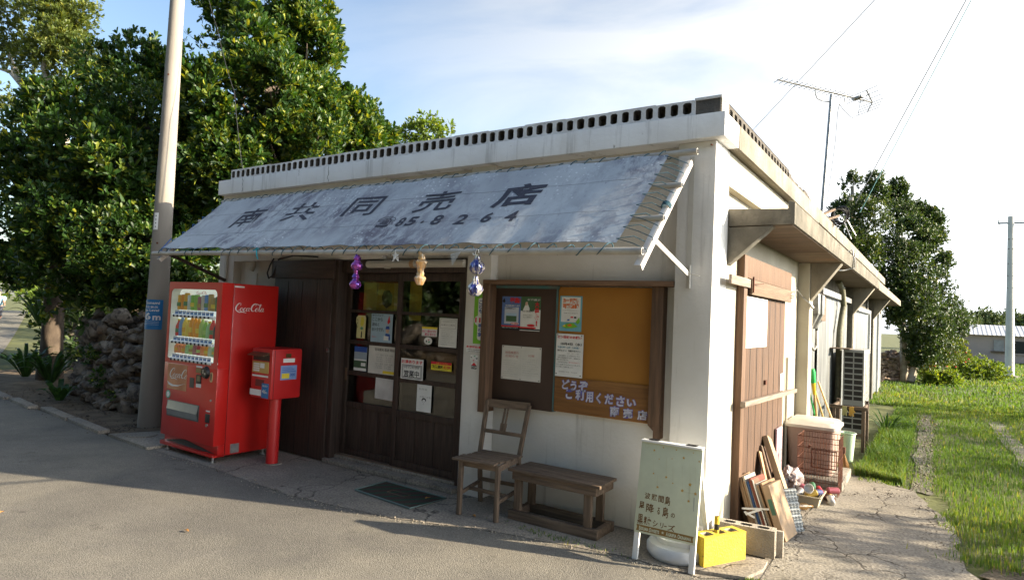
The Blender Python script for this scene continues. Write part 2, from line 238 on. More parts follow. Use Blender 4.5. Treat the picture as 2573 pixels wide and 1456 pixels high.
# ------------------------------------------------------------------ mesh helpers
def link(name, me, parent=None, world=True):
    o = bpy.data.objects.new(name, me); COL.objects.link(o)
    if parent is not None: o.parent = parent
    return o
def org(o):
    v = Vector((0,0,0))
    while o is not None: v = v + Vector(o.location); o = o.parent
    return v
def tag(o, label=None, cat=None, group=None, kind=None):
    if label: o['label'] = label
    if cat: o['category'] = cat
    if group: o['group'] = group
    if kind: o['kind'] = kind
    return o
def thing(name, label, cat, loc=(0,0,0), group=None):
    o = bpy.data.objects.new(name, None); COL.objects.link(o); o.location = loc; o.empty_display_size = .1
    return tag(o, label, cat, group)
class MB:
    def __init__(s): s.v = []; s.f = []; s.m = []; s.mats = []
    def mi(s, m):
        if m is None: return 0
        if m not in s.mats: s.mats.append(m)
        return s.mats.index(m)
    def add(s, vs_, fs, m=None):
        b = len(s.v); s.v += [tuple(p) for p in vs_]; k = s.mi(m)
        for f in fs: s.f.append([b+i for i in f]); s.m.append(k)
        return s
    def box(s, x0, x1, y0, y1, z0, z1, m=None):
        if x0 > x1: x0, x1 = x1, x0
        if y0 > y1: y0, y1 = y1, y0
        if z0 > z1: z0, z1 = z1, z0
        v = [(x,y,z) for x in (x0,x1) for y in (y0,y1) for z in (z0,z1)]
        return s.add(v, [(0,1,3,2),(4,6,7,5),(0,4,5,1),(2,3,7,6),(0,2,6,4),(1,5,7,3)], m)
    def obox(s, c, ux, uy, uz, m=None):
        """oriented box: centre and three half-edge vectors"""
        c, ux, uy, uz = map(Vector, (c, ux, uy, uz))
        v = [c+ux*a+uy*b+uz*d for a in (-1,1) for b in (-1,1) for d in (-1,1)]
        return s.add(v, [(0,1,3,2),(4,6,7,5),(0,4,5,1),(2,3,7,6),(0,2,6,4),(1,5,7,3)], m)
    def bar(s, a, b, w, h, m=None, upv=(0,0,1)):
        a, b = Vector(a), Vector(b); d = (b-a); u = Vector(upv); x = d.cross(u)
        if x.length < 1e-6: x = Vector((1,0,0))
        x.normalize(); y = x.cross(d).normalized()
        return s.obox((a+b)/2, x*w/2, d/2, y*h/2, m)
    def tube(s, pts, r, n=8, m=None, cap=True):
        pts = [Vector(p) for p in pts]; rr = r if isinstance(r, (list,tuple)) else [r]*len(pts)
        vs_, fs = [], []; prev = None
        for i, p in enumerate(pts):
            d = (pts[min(i+1,len(pts)-1)]-pts[max(i-1,0)])
            if d.length < 1e-9: d = Vector((0,0,1))
            d.normalize()
            if prev is None:
                a = Vector((0,0,1)) if abs(d.z) < .9 else Vector((1,0,0)); x = d.cross(a).normalized()
            else: x = (prev-d*prev.dot(d)); x = x.normalized() if x.length > 1e-6 else d.orthogonal().normalized()
            prev = x; y = d.cross(x)
            for k in range(n): t = 2*math.pi*k/n; vs_.append(p+(x*math.cos(t)+y*math.sin(t))*rr[i])
        for i in range(len(pts)-1):
            for k in range(n): fs.append((i*n+k, i*n+(k+1)%n, (i+1)*n+(k+1)%n, (i+1)*n+k))
        if cap: fs.append(tuple(range(n-1,-1,-1))); fs.append(tuple((len(pts)-1)*n+k for k in range(n)))
        return s.add(vs_, fs, m)
    def lathe(s, prof, c, n=20, m=None, axis=None, rib=0, nr=8):
        cx, cy, cz = c; vs_, fs = [], []
        for r, z in prof:
            for k in range(n):
                t = 2*math.pi*k/n; q = r*(1+rib*math.cos(nr*t)) ; vs_.append((cx+q*math.cos(t), cy+q*math.sin(t), cz+z))
        for i in range(len(prof)-1):
            for k in range(n): fs.append((i*n+k, i*n+(k+1)%n, (i+1)*n+(k+1)%n, (i+1)*n+k))
        fs.append(tuple(range(n-1,-1,-1))); fs.append(tuple((len(prof)-1)*n+k for k in range(n)))
        return s.add(vs_, fs, m)
    def prism(s, poly, d, m=None):
        """poly = list of 3-D points of one face, d = thickness vector"""
        d = Vector(d); a = [Vector(p) for p in poly]; n = len(a)
        return s.add(a+[p+d for p in a], [tuple(range(n-1,-1,-1)), tuple(range(n, 2*n))]+[(i,(i+1)%n,n+(i+1)%n,n+i) for i in range(n)], m)
    def build(s, name, m=None, parent=None, smooth=False, bevel=0, loc=None):
        me = bpy.data.meshes.new(name); off = org(parent) if parent is not None else Vector(loc or (0,0,0))
        me.from_pydata([tuple(Vector(p)-off) for p in s.v], [], s.f)
        ml = list(s.mats)
        if m is not None and not ml: ml = [m]
        for q in ml: me.materials.append(q)
        if len(ml) > 1: me.polygons.foreach_set('material_index', s.m)
        bm = bmesh.new(); bm.from_mesh(me); bmesh.ops.recalc_face_normals(bm, faces=bm.faces)
        if bevel: bmesh.ops.bevel(bm, geom=bm.edges[:], offset=bevel, segments=2, affect='EDGES', clamp_overlap=True, profile=.6)
        bm.to_mesh(me); bm.free()
        if smooth or bevel:
            me.polygons.foreach_set('use_smooth', [True]*len(me.polygons)); me.set_sharp_from_angle(angle=R(40))
        o = link(name, me, parent)
        if parent is None: o.location = off
        return o
def nmesh(name, V, F, k, m, parent=None, attr=None, smooth=False):
    """fast mesh from numpy: V (n,3), F (m,k)"""
    off = np.array(org(parent)) if parent is not None else 0
    me = bpy.data.meshes.new(name); V = np.asarray(V, np.float32)-off; F = np.asarray(F, np.int32)
    me.vertices.add(len(V)); me.vertices.foreach_set('co', V.astype(np.float32).ravel())
    me.loops.add(F.size); me.loops.foreach_set('vertex_index', F.ravel())
    me.polygons.add(len(F)); me.polygons.foreach_set('loop_start', np.arange(0, F.size, k, dtype=np.int32))
    me.update(calc_edges=True); me.validate()
    if smooth: me.polygons.foreach_set('use_smooth', np.ones(len(F), bool))
    if attr is not None:
        a = me.attributes.new('v', 'FLOAT', 'FACE'); a.data.foreach_set('value', np.asarray(attr, np.float32))
    me.materials.append(m); return link(name, me, parent)

_TXT = {}
def glyphs(s, off=0.0, space=1.0, line=1.0, align='LEFT'):
    key = (s, off, space, line, align)
    if key in _TXT: return _TXT[key]
    cu = bpy.data.curves.new('lettering', 'FONT'); cu.body = s; cu.size = 1; cu.offset = off; cu.space_character = space; cu.space_line = line; cu.align_x = align; cu.resolution_u = 3
    o = bpy.data.objects.new('lettering', cu); COL.objects.link(o)
    bpy.context.view_layer.update()
    e = o.evaluated_get(bpy.context.evaluated_depsgraph_get()); me = e.to_mesh()
    V = np.array([v.co[:2] for v in me.vertices]) if len(me.vertices) else np.zeros((1,2)); F = [list(p.vertices) for p in me.polygons]
    e.to_mesh_clear(); bpy.data.objects.remove(o); bpy.data.curves.remove(cu)
    lo, hi = V.min(0), V.max(0); sz = np.maximum(hi-lo, 1e-4); _TXT[key] = ((V-lo)/sz, F, sz[0]/sz[1]); return _TXT[key]
def put(mb, g, P0, U, Vv, m):
    """place unit-box glyph geometry with lower-left corner P0 and edge vectors U (width) and Vv (height)"""
    V, F, _ = g; P0, U, Vv = Vector(P0), Vector(U), Vector(Vv)
    mb.add([P0+U*float(a)+Vv*float(b) for a, b in V], F, m)
def ribbon(pts, w, seg=8):
    """2-D brush stroke through pts [(x,y,width)] -> verts, faces"""
    P = [np.array(p[:2], float) for p in pts]; W = [p[2] if len(p) > 2 else w for p in pts]; out = []
    for i in range(len(P)-1):
        p0, p1, p2, p3 = P[max(i-1,0)], P[i], P[i+1], P[min(i+2,len(P)-1)]
        for k in range(seg):
            t = k/seg; q = .5*((2*p1)+(-p0+p2)*t+(2*p0-5*p1+4*p2-p3)*t*t+(-p0+3*p1-3*p2+p3)*t**3); out.append((q, W[i]*(1-t)+W[i+1]*t))
    out.append((P[-1], W[-1])); V, F = [], []
    for i, (q, wd) in enumerate(out):
        a = out[max(i-1,0)][0]; b = out[min(i+1,len(out)-1)][0]; d = b-a; d = d/(np.linalg.norm(d)+1e-9); n = np.array([-d[1], d[0]])
        V += [q+n*wd/2, q-n*wd/2]
    for i in range(len(out)-1): F.append([2*i, 2*i+1, 2*i+3, 2*i+2])
    return np.array(V), F
def script_mark(part=False):
    """flowing red-and-white soft drink script: Coca-Cola"""
    S = []
    def el(cx, cy, rx, ry, a0=20, a1=395, w0=.10, w1=.30, sl=.35):
        pts = []
        for k in range(11):
            a = R(a0+(a1-a0)*k/10); x = rx*math.cos(a); y = ry*math.sin(a); w = w0+(w1-w0)*max(0, math.cos(a-math.pi)); pts.append((cx+x+y*sl, cy+y, w))
        return pts
    def C(x, s=1, top=None):
        return [(x+1.75*s,2.35*s,.06),(x+2.0*s,2.9*s,.16),(x+1.75*s,3.25*s,.1),(x+1.1*s,3.0*s,.3),(x+.45*s,2.1*s,.42),(x+.25*s,1.1*s,.42),(x+.6*s,.45*s,.3),(x+1.2*s,.5*s,.12),(x+1.6*s,.9*s,.06)]
    S.append(C(0)); S.append(el(2.25,.95,.42,.62)); S.append(el(3.45,.95,.42,.6,50,330)); S.append(el(4.45,.95,.40,.6)); S.append([(5.1,1.6,.25),(4.85,.7,.25),(5.0,.35,.15),(5.4,.6,.07)])
    S.append([(5.3,1.35,.16),(5.75,1.45,.16)])
    S.append(C(5.6)); S.append(el(7.85,.95,.42,.62))
    if not part:
        S.append([(8.6,1.0,.06),(9.2,2.4,.14),(9.35,3.0,.1),(9.1,2.9,.2),(8.8,1.6,.3),(8.7,.6,.28),(8.95,.35,.15),(9.25,.6,.07)])
        S.append(el(9.8,.95,.38,.6)); S.append([(10.4,1.6,.25),(10.15,.7,.25),(10.3,.35,.15),(10.7,.6,.06)])
        S.append([(6.9,2.75,.08),(7.4,3.15,.16),(8.2,3.0,.22),(9.0,2.7,.14),(9.6,3.0,.06)])
    S.append([(.7,.35,.2),(1.4,-.1,.24),(2.4,.05,.28),(3.3,-.05,.2),(4.1,-.35,.05)])
    V, F, b = [], [], 0
    for st in S:
        v, f = ribbon(st, .2); V.append(v); F += [[i+b for i in q] for q in f]; b += len(v)
    V = np.vstack(V); lo, hi = V.min(0), V.max(0); sz = hi-lo; return ((V-lo)/sz, F, sz[0]/sz[1])
SCRIPT = script_mark(); SCRIPT2 = script_mark(True)
# ------------------------------------------------------------------ ground, road, paths
def sheet(name, pts, z, m, kind='structure'):
    b = MB(); b.add([(x, y, z) for x, y in pts], [tuple(range(len(pts)))])
    o = b.build(name, m); tag(o, kind=kind); return o
def wobble(pts, n=6, a=.03, seed=1):
    rr = random.Random(seed); out = []
    for i in range(len(pts)):
        p, q = pts[i], pts[(i+1) % len(pts)]
        for k in range(n): t = k/n; out.append((p[0]+(q[0]-p[0])*t+(rr.uniform(-a,a) if k else 0), p[1]+(q[1]-p[1])*t+(rr.uniform(-a,a) if k else 0)))
    return out
M_field = mat('meadow_soil', (.075,.085,.028), (.11,.12,.035), scale=.7, rough=1, bump=1.5, bscale=12, spot=((.16,.13,.08), 1.3, .62, (1,1,1), .1, .7))
sheet('ground', [(-420,-300),(420,-300),(420,420),(-420,420)], -.03, M_field)
EDGE = [(-70,20),(-50,13),(-32,6.6),(-22,3),(-16,.8),(-13,-.4),(-11,-.62),(-9.3,-.74),(-6.8,-.9),(-5.6,-.97),(-4.5,-.96),(-3.25,-1.06),(-2.14,-.9),(-1.39,-.62),(-.45,-.44),(.15,-.5),(.6,-.9),(1.2,-1.35),(3,-1.9),(60,-3)]
sheet('road', [(-70,20),(-50,13),(-32,6.6),(-22,3),(-16,.8),(-13,-.4),(-11,-.62),(-9.3,-.74),(-6.8,-.9),(-6.7,.25),(1.3,.25),(2.2,-1.2),(3,-1.7),(60,-3)]+[(60,-9),(-18,-9),(-24,-4),(-36,1.5),(-54,8),(-72,15)], -.006, M_asph)
def strip(name, line, w0, w1, z, m):  # ground strip along a line of points
    L_ = [(x+w0, y) for x, y in line]+[(x+w1, y) for x, y in reversed(line)]; return sheet(name, wobble(L_, 5, .035, 5), z, m)
sheet('apron', wobble([(-5.95,-.93),(-4.5,-.94),(-3.25,-1.03),(-2.14,-.87),(-1.39,-.6),(-.45,-.42),(.12,-.44),(.43,-.2),(.43,3.6),(-.1,3.6),(-.1,.3),(-6.3,.3),(-6.3,-.5)], 5, .012), -.002, M_apron)
sheet('side_path', wobble([(.435,-.35),(.5,-.75),(1.2,-1.3),(2.9,-1.85),(5,-1.9),(5,-1.2),(2.0,-.3),(1.55,.9),(1.45,2.2),(1.2,3.2),(.7,3.6),(.435,3.7)], 7, .05), .002, M_path)
b = MB(); b.prism([(.06,-.40,.0),(.36,-.30,.0),(.42,-.08,.0),(.41,.1,.0),(.0,.12,.0),(.0,-.3,.0)], (0,0,.022)); tag(b.build('pavement', M_apron), kind='structure')
M_gravel = cracked('gravel', (.22,.21,.17), (.14,.13,.10), (.1,.09,.07), 0, .02, bump=1.6, bs=38)
strip('gravel_track', [(1.25,3.3),(1.24,6),(1.22,8.5),(1.19,10.7)], -.10, .10, -.02, M_gravel)
strip('gravel_rut', [(2.5,4.5),(2.4,6.4),(2.34,8.2),(2.31,10.6)], -.12, .13, -.019, M_gravel)
sheet('soil', wobble([(-15,.4),(-13,-.38),(-11,-.6),(-9.3,-.72),(-6.8,-.87),(-5.9,-.5),(-6.2,.1),(-6.2,2),(-15,3)], 6, .05), -.0015, M_soil)
sheet('dry_soil', wobble([(1.6,.4),(2.2,-.4),(4,-1.3),(6,-1.2),(5,.9),(2.6,1.6),(1.7,1.5)], 6, .08, 3), -.012, cracked('dry_soil', (.20,.165,.12), (.13,.105,.075), (.05,.04,.03), 0, .02, bump=2, bs=30))
b = MB()
for (x0, y0), (x1, y1) in [((-11.6,-.56),(-10.5,-.68)),((-10.4,-.64),(-9.35,-.76)),((-9.2,-.66),(-8.1,-.78)),((-8.06,-.77),(-6.95,-.88))]:
    b.bar((x0,y0,.0), (x1,y1,.0), .13, .07)
tag(b.build('kerb', M_apron, bevel=.012), kind='structure')
b = MB(); b.prism([(-6.75,-.92,-.005),(-5.75,-.98,-.005),(-5.7,-.4,-.005),(-6.5,-.38,-.005)], (0,0,.03)); b.lathe([(.16,0),(.16,.01)], (-6.42,-.70,.024), 24)
tag(b.build('pavement', M_apron), kind='structure')
tag(MB().obox((-6.25,-.32,.06), (.16,0,0), (0,.08,0), (0,0,.07)).build('concrete_block', M_gblock, bevel=.01), 'rough grey concrete lump between the pole and the red vending machine', 'concrete block')

# ------------------------------------------------------------------ shop building
shop = thing('shop_building', 'white flat roofed village shop with dark wooden sliding doors and side canopy', 'shop building', (-3.1, 0, 0))
def P(name, mb, m=None, par=shop, **k): return mb.build(name, m, par, **k)
X0, YB = -6.19, 16.8
b = MB()
b.box(-6.19,-5.887,0,.4,0,2.97)                                   # left column
b.box(-5.887,-5.05,.1,.3,0,2.14); b.box(-5.887,-3.33,-.0,.3,2.14,2.97)
b.box(-3.33,-2.24,.06,.3,2.14,2.97); b.box(-2.24,-1.97,0,.3,0,2.97)   # middle column
b.box(-1.97,-.28,.1,.3,1.93,2.97); b.box(-1.97,-.28,.13,.3,0,1.93)
P('front_wall', b, M_wall, bevel=.006)
P('corner_pillar', MB().box(-.28,0,0,.37,0,2.968), M_wall, bevel=.008)
b = MB(); b.box(-.22,-.001,.371,3.6,0,2.55); b.box(-.22,.0,.371,4.6,2.70,2.968); b.box(-.25,-.07,.371,3.6,2.551,2.699)
P('side_wall', b, M_cream)
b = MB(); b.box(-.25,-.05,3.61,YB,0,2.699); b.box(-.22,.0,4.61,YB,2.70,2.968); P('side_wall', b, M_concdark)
b = MB(); b.box(-6.19,-6.0,.41,YB-.2,0,2.968); P('side_wall', b, M_conc)
P('rear_wall', MB().box(-6.19,-.0,YB+.002,YB+.2,0,2.968), M_conc)
# pilasters of the side wall
for y, d in ((3.4,.13),(8.2,.11),(12.8,.10)):
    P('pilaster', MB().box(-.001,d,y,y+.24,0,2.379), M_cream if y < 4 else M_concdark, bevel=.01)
# roof slab: painted front fascia, bare side
P('roof', MB().box(-6.15,.04,.32,YB+.3,2.972,3.12), M_conc)
P('fascia', MB().box(-6.19,.08,-.08,.31,2.97,3.15), M_fascia, bevel=.008)
b = MB(); b.box(.041,.085,.311,4.25,2.965,3.145); b.box(.041,.075,4.252,YB+.3,2.99,3.17)
P('side_fascia', b, M_conc, bevel=.004)
# parapet of hollow blocks (holes are pockets, closed by an added dark back)
def cell(b, o, u, z0, z1, pitch, hw, hh, dep, dv, mf, mi_, c=.25):
    """one hollow cell: o origin corner, u unit direction along the wall, dv depth direction"""
    o, u, dv = Vector(o), Vector(u), Vector(dv); zc = (z0+z1)/2; xc = pitch/2
    rect = [(0,zc-hh*.3),(0,z0),(pitch,z0),(pitch,zc-hh*.3),(pitch,zc+hh*.3),(pitch,z1),(0,z1),(0,zc+hh*.3)]
    a, e = hw/2, hh/2
    octo = [(xc-a,zc-e*(1-c)),(xc-a*(1-2*c),zc-e),(xc+a*(1-2*c),zc-e),(xc+a,zc-e*(1-c)),(xc+a,zc+e*(1-c)),(xc+a*(1-2*c),zc+e),(xc-a*(1-2*c),zc+e),(xc-a,zc+e*(1-c))]
    f = lambda p, d: Vector((o.x,o.y,0))+u*p[0]+Vector((0,0,p[1]))+dv*d
    V = [f(p,0) for p in rect]+[f(p,0) for p in octo]
    b.add(V, [(i,(i+1)%8,8+(i+1)%8,8+i) for i in range(8)], mf)
    V = [f(p,0) for p in octo]+[f(p,dep) for p in octo]
    b.add(V, [(i,(i+1)%8,8+(i+1)%8,8+i) for i in range(8)]+[tuple(range(8,16))], mi_)
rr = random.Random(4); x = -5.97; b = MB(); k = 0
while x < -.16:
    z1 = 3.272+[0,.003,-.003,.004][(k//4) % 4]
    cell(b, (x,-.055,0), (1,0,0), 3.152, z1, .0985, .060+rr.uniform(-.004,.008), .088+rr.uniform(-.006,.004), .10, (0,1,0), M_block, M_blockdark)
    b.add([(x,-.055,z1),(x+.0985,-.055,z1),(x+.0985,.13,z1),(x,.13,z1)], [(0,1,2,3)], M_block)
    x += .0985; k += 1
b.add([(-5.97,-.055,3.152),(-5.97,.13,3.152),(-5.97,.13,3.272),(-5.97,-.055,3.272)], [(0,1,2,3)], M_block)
b.box(-5.97,x,.1305,.15,3.152,3.268,M_blockdark)  # dark backing added so the holes look as deep in shade
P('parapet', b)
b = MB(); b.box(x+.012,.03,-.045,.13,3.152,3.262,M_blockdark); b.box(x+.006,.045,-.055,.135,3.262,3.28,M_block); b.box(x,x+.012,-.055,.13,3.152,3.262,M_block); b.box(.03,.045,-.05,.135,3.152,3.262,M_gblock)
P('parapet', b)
M_oldblk = mat('sooty_block', (.10,.09,.075), (.06,.052,.045), scale=9, rough=.95, bump=.8, bscale=60)
b = MB(); y = .14
while y < 3.9:
    if y < 2.4: cell(b, (.045,y,0), (0,1,0), 3.147, 3.262, .13, .075, .07, .10, (-1,0,0), M_oldblk, M_blockdark); b.add([(.045,y,3.268),(.045,y+.13,3.268),(-.12,y+.13,3.268),(-.12,y,3.268)], [(0,1,2,3)], M_oldblk)
    else:
        h = .07+.05*rr.random(); b.box(-.1,.045,y,y+.127,3.147,3.147+h*.8,M_oldblk)
    y += .13
P('parapet', b)
# cracks and rust runs of the fascia as fine wires of mortar
M_crk = flat('crack_line', (.07,.06,.055), .9)
def crack(x, z0, z1, y, seed, w=.006):
    rr = random.Random(seed); b = MB(); n = 9; pts = [(x+rr.uniform(-.012,.012), y, z0+(z1-z0)*i/n) for i in range(n+1)]; b.tube(pts, [w*rr.uniform(.2,.6) for _ in pts], 4); P('crack', b, M_crk)
crack(-5.68,2.98,3.15,-.08,1); crack(-4.13,2.975,3.15,-.08,2); crack(-4.62,3.08,3.15,-.08,7,.004)
b = MB(); b.tube([(-.03,-.03,2.93),(-.03,.01,2.935)], .006, 8); P('pipe_stub', b, M_rust)

# side canopy with brackets
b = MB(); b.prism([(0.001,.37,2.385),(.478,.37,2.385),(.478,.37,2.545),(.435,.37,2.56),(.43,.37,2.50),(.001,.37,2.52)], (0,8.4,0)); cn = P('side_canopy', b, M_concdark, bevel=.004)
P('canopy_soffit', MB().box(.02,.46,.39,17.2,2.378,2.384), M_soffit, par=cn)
b = MB(); b.prism([(0.001,8.78,2.38),(.472,8.78,2.38),(.472,8.78,2.535),(.001,8.78,2.53)], (0,8.5,0)); P('side_canopy', b, M_conc, bevel=.004)
for y, x0, zb, xo, th in ((.371,.001,2.085,.33,.10),(3.42,.131,1.94,.45,.17),(8.2,.111,1.9,.44,.2),(12.8,.101,1.9,.44,.2)):
    b = MB(); b.prism([(x0,y,zb),(xo,y,2.377),(x0,y,2.377)], (0,th,0)); P('canopy_bracket', b, M_conc if y > 1 else M_concdark, bevel=.004)

# interior seen through the door glass
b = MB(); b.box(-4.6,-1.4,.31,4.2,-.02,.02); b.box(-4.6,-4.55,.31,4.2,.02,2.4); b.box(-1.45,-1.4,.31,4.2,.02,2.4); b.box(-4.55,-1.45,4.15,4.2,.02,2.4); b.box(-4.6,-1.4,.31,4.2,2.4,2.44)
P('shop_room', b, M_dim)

# timber front: shutter boards, door frame, sliding doors
sh = P('wooden_shutter', MB().box(-4.99,-4.01,-.045,.09,.01,1.93), M_dark, bevel=.004)
b = MB()
for i in range(1,4): b.box(-4.99+.245*i-.004,-4.99+.245*i+.004,-.0475,-.044,.03,1.9)
P('board_joint', b, M_black, par=sh)
P('shutter_header', MB().box(-5.05,-3.99,-.055,.09,1.933,2.135), M_darkx, bevel=.004)
P('latch', MB().box(-4.03,-4.005,-.06,-.046,1.15,1.19), M_steel, par=sh)
b = MB(); b.box(-4.005,-3.935,-.03,.2,.0,2.13); b.box(-3.935,-2.245,.02,.2,2.0,2.13); b.box(-2.30,-2.243,.03,.2,.05,2.0)
P('door_frame', b, M_dark, bevel=.004)
b = MB(); b.box(-4.0,-2.245,-.07,.2,.0,.045); b.box(-4.0,-2.245,.04,.2,.0451,.075); P('door_sill', b, M_apron, bevel=.006)
P('door_track', MB().box(-3.93,-2.3,.05,.19,.0755,.085), M_gwood)
def slider(x0, x1, yb):
    d = P('sliding_door', MB(), M_dark) if False else None
    b = MB(); t = .035; y0, y1 = yb, yb+t; st = .062; zr = [(1.92,1.995),(1.585,1.615),(1.25,1.29),(.92,.965),(.575,.64),(.086,.15)]
    b.box(x0,x0+st,y0,y1,.086,1.995); b.box(x1-st,x1,y0,y1,.086,1.995)
    for a, c in zr: b.box(x0+st+.0005,x1-st-.0005,y0+.001,y1-.001,a,c)
    d = P('sliding_door', b, M_dark, bevel=.003)
    for i in range(4):
        zt, zb = zr[i][0], zr[i+1][1]
        P('glass_pane', MB().box(x0+st-.004,x1-st+.004,y0+.014,y0+.018,zb-.004,zt+.004), M_glass, par=d)
    w = (x1-x0-2*st)/3; b = MB()
    for i in range(3): b.box(x0+st+w*i+.002,x0+st+w*(i+1)-.002,y0+.012,y0+.024,.151,.574)
    P('door_boards', b, M_dark, par=d, bevel=.002); return d
dl = slider(-3.934,-3.10,.105); drr = slider(-3.155,-2.301,.062)
P('door_pull', MB().box(-3.90,-3.875,.100,.106,.86,.99), M_brown, par=dl)

# window bay covered with boards
hd = P('window_header', MB().box(-2.04,-.285,-.02,.13,1.895,1.935), M_brownx, bevel=.003)
P('window_post', MB().box(-2.035,-1.965,-.025,.129,.76,1.893), M_brown, bevel=.003)
b = MB(); b.box(-.465,-.375,.03,.129,.84,1.893); b.prism([(-.465,.03,.84),(-.42,.03,.80),(-.42,.03,.74),(-.375,.03,.74),(-.375,.03,.84)], (0,.099,0)); P('window_post', b, M_brown, bevel=.002)
P('dark_panel', MB().box(-1.964,-1.338,.092,.129,.826,1.865), mat('dark_brown_board', (.060,.034,.024), (.045,.026,.018), scale=3, rough=.6, bump=.1), bevel=.002)
b = MB(); b.box(-1.964,-1.31,.085,.129,1.866,1.892); b.box(-1.336,-1.322,.086,.129,.83,1.865); P('teal_edging', b, mat('faded_teal_paint', (.06,.16,.16), (.10,.12,.11), scale=8, rough=.7))
op = P('orange_panel', MB().box(-1.32,-.466,.095,.129,.838,1.885), M_orange, bevel=.002)
sg = P('greeting_board', MB().box(-1.318,-.467,.083,.0945,.845,1.13), M_signwood, par=op, bevel=.002)
M_brush = mat('white_brush_paint', (.60,.60,.68), (.42,.42,.55), scale=20, rough=.7); M_brushb = flat('violet_brush_edge', (.12,.12,.42), .7)
b = MB(); c = MB()
for s, x0, x1, z0, z1 in [('ど',-1.245,-1.175,1.03,1.11),('う',-1.165,-1.11,1.025,1.105),('ぞ',-1.09,-1.005,1.025,1.11),('ご',-1.205,-1.135,.955,1.045),('利',-1.115,-1.04,.955,1.04),('用',-1.02,-.955,.945,1.03),('く',-.925,-.885,.945,1.03),('だ',-.85,-.775,.95,1.03),('さ',-.75,-.68,.945,1.025),('い',-.66,-.585,.955,1.01),('南',-.80,-.725,.86,.94),('売',-.69,-.61,.86,.935),('店',-.57,-.49,.86,.935)]:
    g = glyphs(s, .035); put(b, g, (x0,.0812,z0), (x1-x0,0,.004), (0,0,z1-z0), None)
    g = glyphs(s, .075); put(c, g, (x0-.004,.0822,z0-.004), (x1-x0+.008,0,.004), (0,0,z1-z0+.008), None)
P('lettering', b, M_brush, par=sg); P('lettering_edge', c, M_brushb, par=sg)

# side door, bars and planks
sdoor = P('side_door', MB().box(-.002,.035,.80,2.50,.02,2.0), M_doorwood, bevel=.003)
b = MB()
for i in range(1,7): b.box(.034,.037,.80+.243*i-.004,.80+.243*i+.004,.03,1.9)
P('board_joint', b, M_black, par=sdoor)
P('door_post', MB().box(-.002,.06,.68,.79,.01,2.2), M_brown, bevel=.003)
P('white_patch_board', MB().box(.0375,.043,.85,1.63,1.44,1.87), M_paper, par=sdoor)
P('latch', MB().box(.038,.055,1.585,1.64,1.09,1.13), M_rust, par=sdoor)
P('header_board', MB().box(.061,.085,.84,2.56,1.885,2.01), M_planky, bevel=.003)
P('header_board', MB().box(.061,.082,.21,.80,1.935,2.005), mat('grey_plank', (.24,.20,.16), (.15,.12,.10), scale=3, stretch=(14,.9,14), rough=.85, bump=.4, bscale=9), bevel=.003)
P('door_lintel', MB().box(-.002,.055,.72,2.7,2.02,2.20), M_brown, bevel=.003)
P('locking_bar', MB().obox((.085,1.77,.972), (.02,0,0), (0,1.13,-.028), (0,0,.021)), MATS['grey_plank'], bevel=.003)
P('notice_strip', MB().box(.0375,.042,2.32,2.47,.98,1.15), M_paper, par=sdoor)
P('hinge', MB().tube([(.087,2.50,1.955),(.11,2.50,1.955),(.11,2.50,1.93),(.087,2.50,1.93)], .004, 6), M_rust)
b = MB(); b.bar((.09,.86,2.03),(.09,.86,1.9),.02,.012,upv=(1,0,0)); b.tube([(.09,.9,1.97),(.13,1.05,1.985)], .003, 5); P('nail', b, M_rust)
P('wall_pipe', MB().tube([(.02,2.78,0),(.02,2.78,1.3)], .014, 8), M_cream)
# far bays: metal door sheets, posts, conduit
b = MB()
def corr(b, y0, y1, z0, z1, x, pitch=.07, d=.014):
    n = int((y1-y0)/pitch*2); V = [(x+(d if i % 2 else 0), y0+(y1-y0)*i/n, z) for i in range(n+1) for z in (z0, z1)]
    b.add(V, [(2*i,2*i+2,2*i+3,2*i+1) for i in range(n)])
corr(b,3.7,4.7,.02,2.1,.0); corr(b,4.85,8.1,.02,2.1,.02); corr(b,8.5,12.7,.02,2.1,.02); corr(b,13.1,16.7,.02,2.1,.02)
P('corrugated_door', b, M_sheet)
P('door_rail', MB().box(.0,.10,4.7,8.15,2.09,2.17), M_galv); P('door_rail', MB().box(.0,.10,9.3,12.2,2.0,2.08), M_galv)
P('plank', MB().box(.05,.08,4.72,5.1,1.73,2.06), M_planky)
b = MB(); b.box(.0,.07,8.9,9.0,.0,2.1); b.box(.0,.08,15.0,15.12,.0,2.15); b.box(.0,.08,12.3,12.4,.0,2.0); P('door_post', b, M_white)
b = MB(); b.tube([(.09,6.3,2.36),(.11,6.6,2.25),(.12,6.75,2.0),(.11,6.6,1.8),(.11,6.4,1.6),(.11,6.35,1.3),(.11,6.35,.2)], .045, 10); P('drain_pipe', b, mat('dull_green_pipe', (.17,.16,.10), (.10,.10,.07), scale=20, rough=.7), smooth=True)
b = MB(); b.tube([(.42,4.05,2.56),(.485,4.1,2.60),(.50,4.12,2.5),(.49,4.15,2.38),(.40,4.1,2.35),(.2,3.8,2.33)], .009, 8); b.tube([(.42,4.35,2.56),(.487,4.4,2.59),(.49,4.4,2.40),(.3,4.2,2.36)], .007, 8); P('conduit', b, M_galv, smooth=True)
b = MB(); b.tube([(.02,2.9,2.0),(.03,3.2,2.05),(.06,3.38,1.98),(.14,3.39,1.9),(.16,3.41,1.89)], .006, 6); b.tube([(.135,3.40,1.90),(.16,3.43,1.86)], .016, 8); P('cable', b, M_galv)
for i, y in enumerate((3.93, 4.28)):
    e = P('meter_box', MB().prism([(.002,y,1.80),(.15,y,1.80),(.15,y,2.05),(.10,y,2.08),(.002,y,2.08)], (0,.17,0)).prism([(.002,y+.03,1.62),(.07,y+.03,1.62),(.145,y+.03,1.798),(.002,y+.03,1.798)], (0,.11,0)), M_galv, bevel=.008)
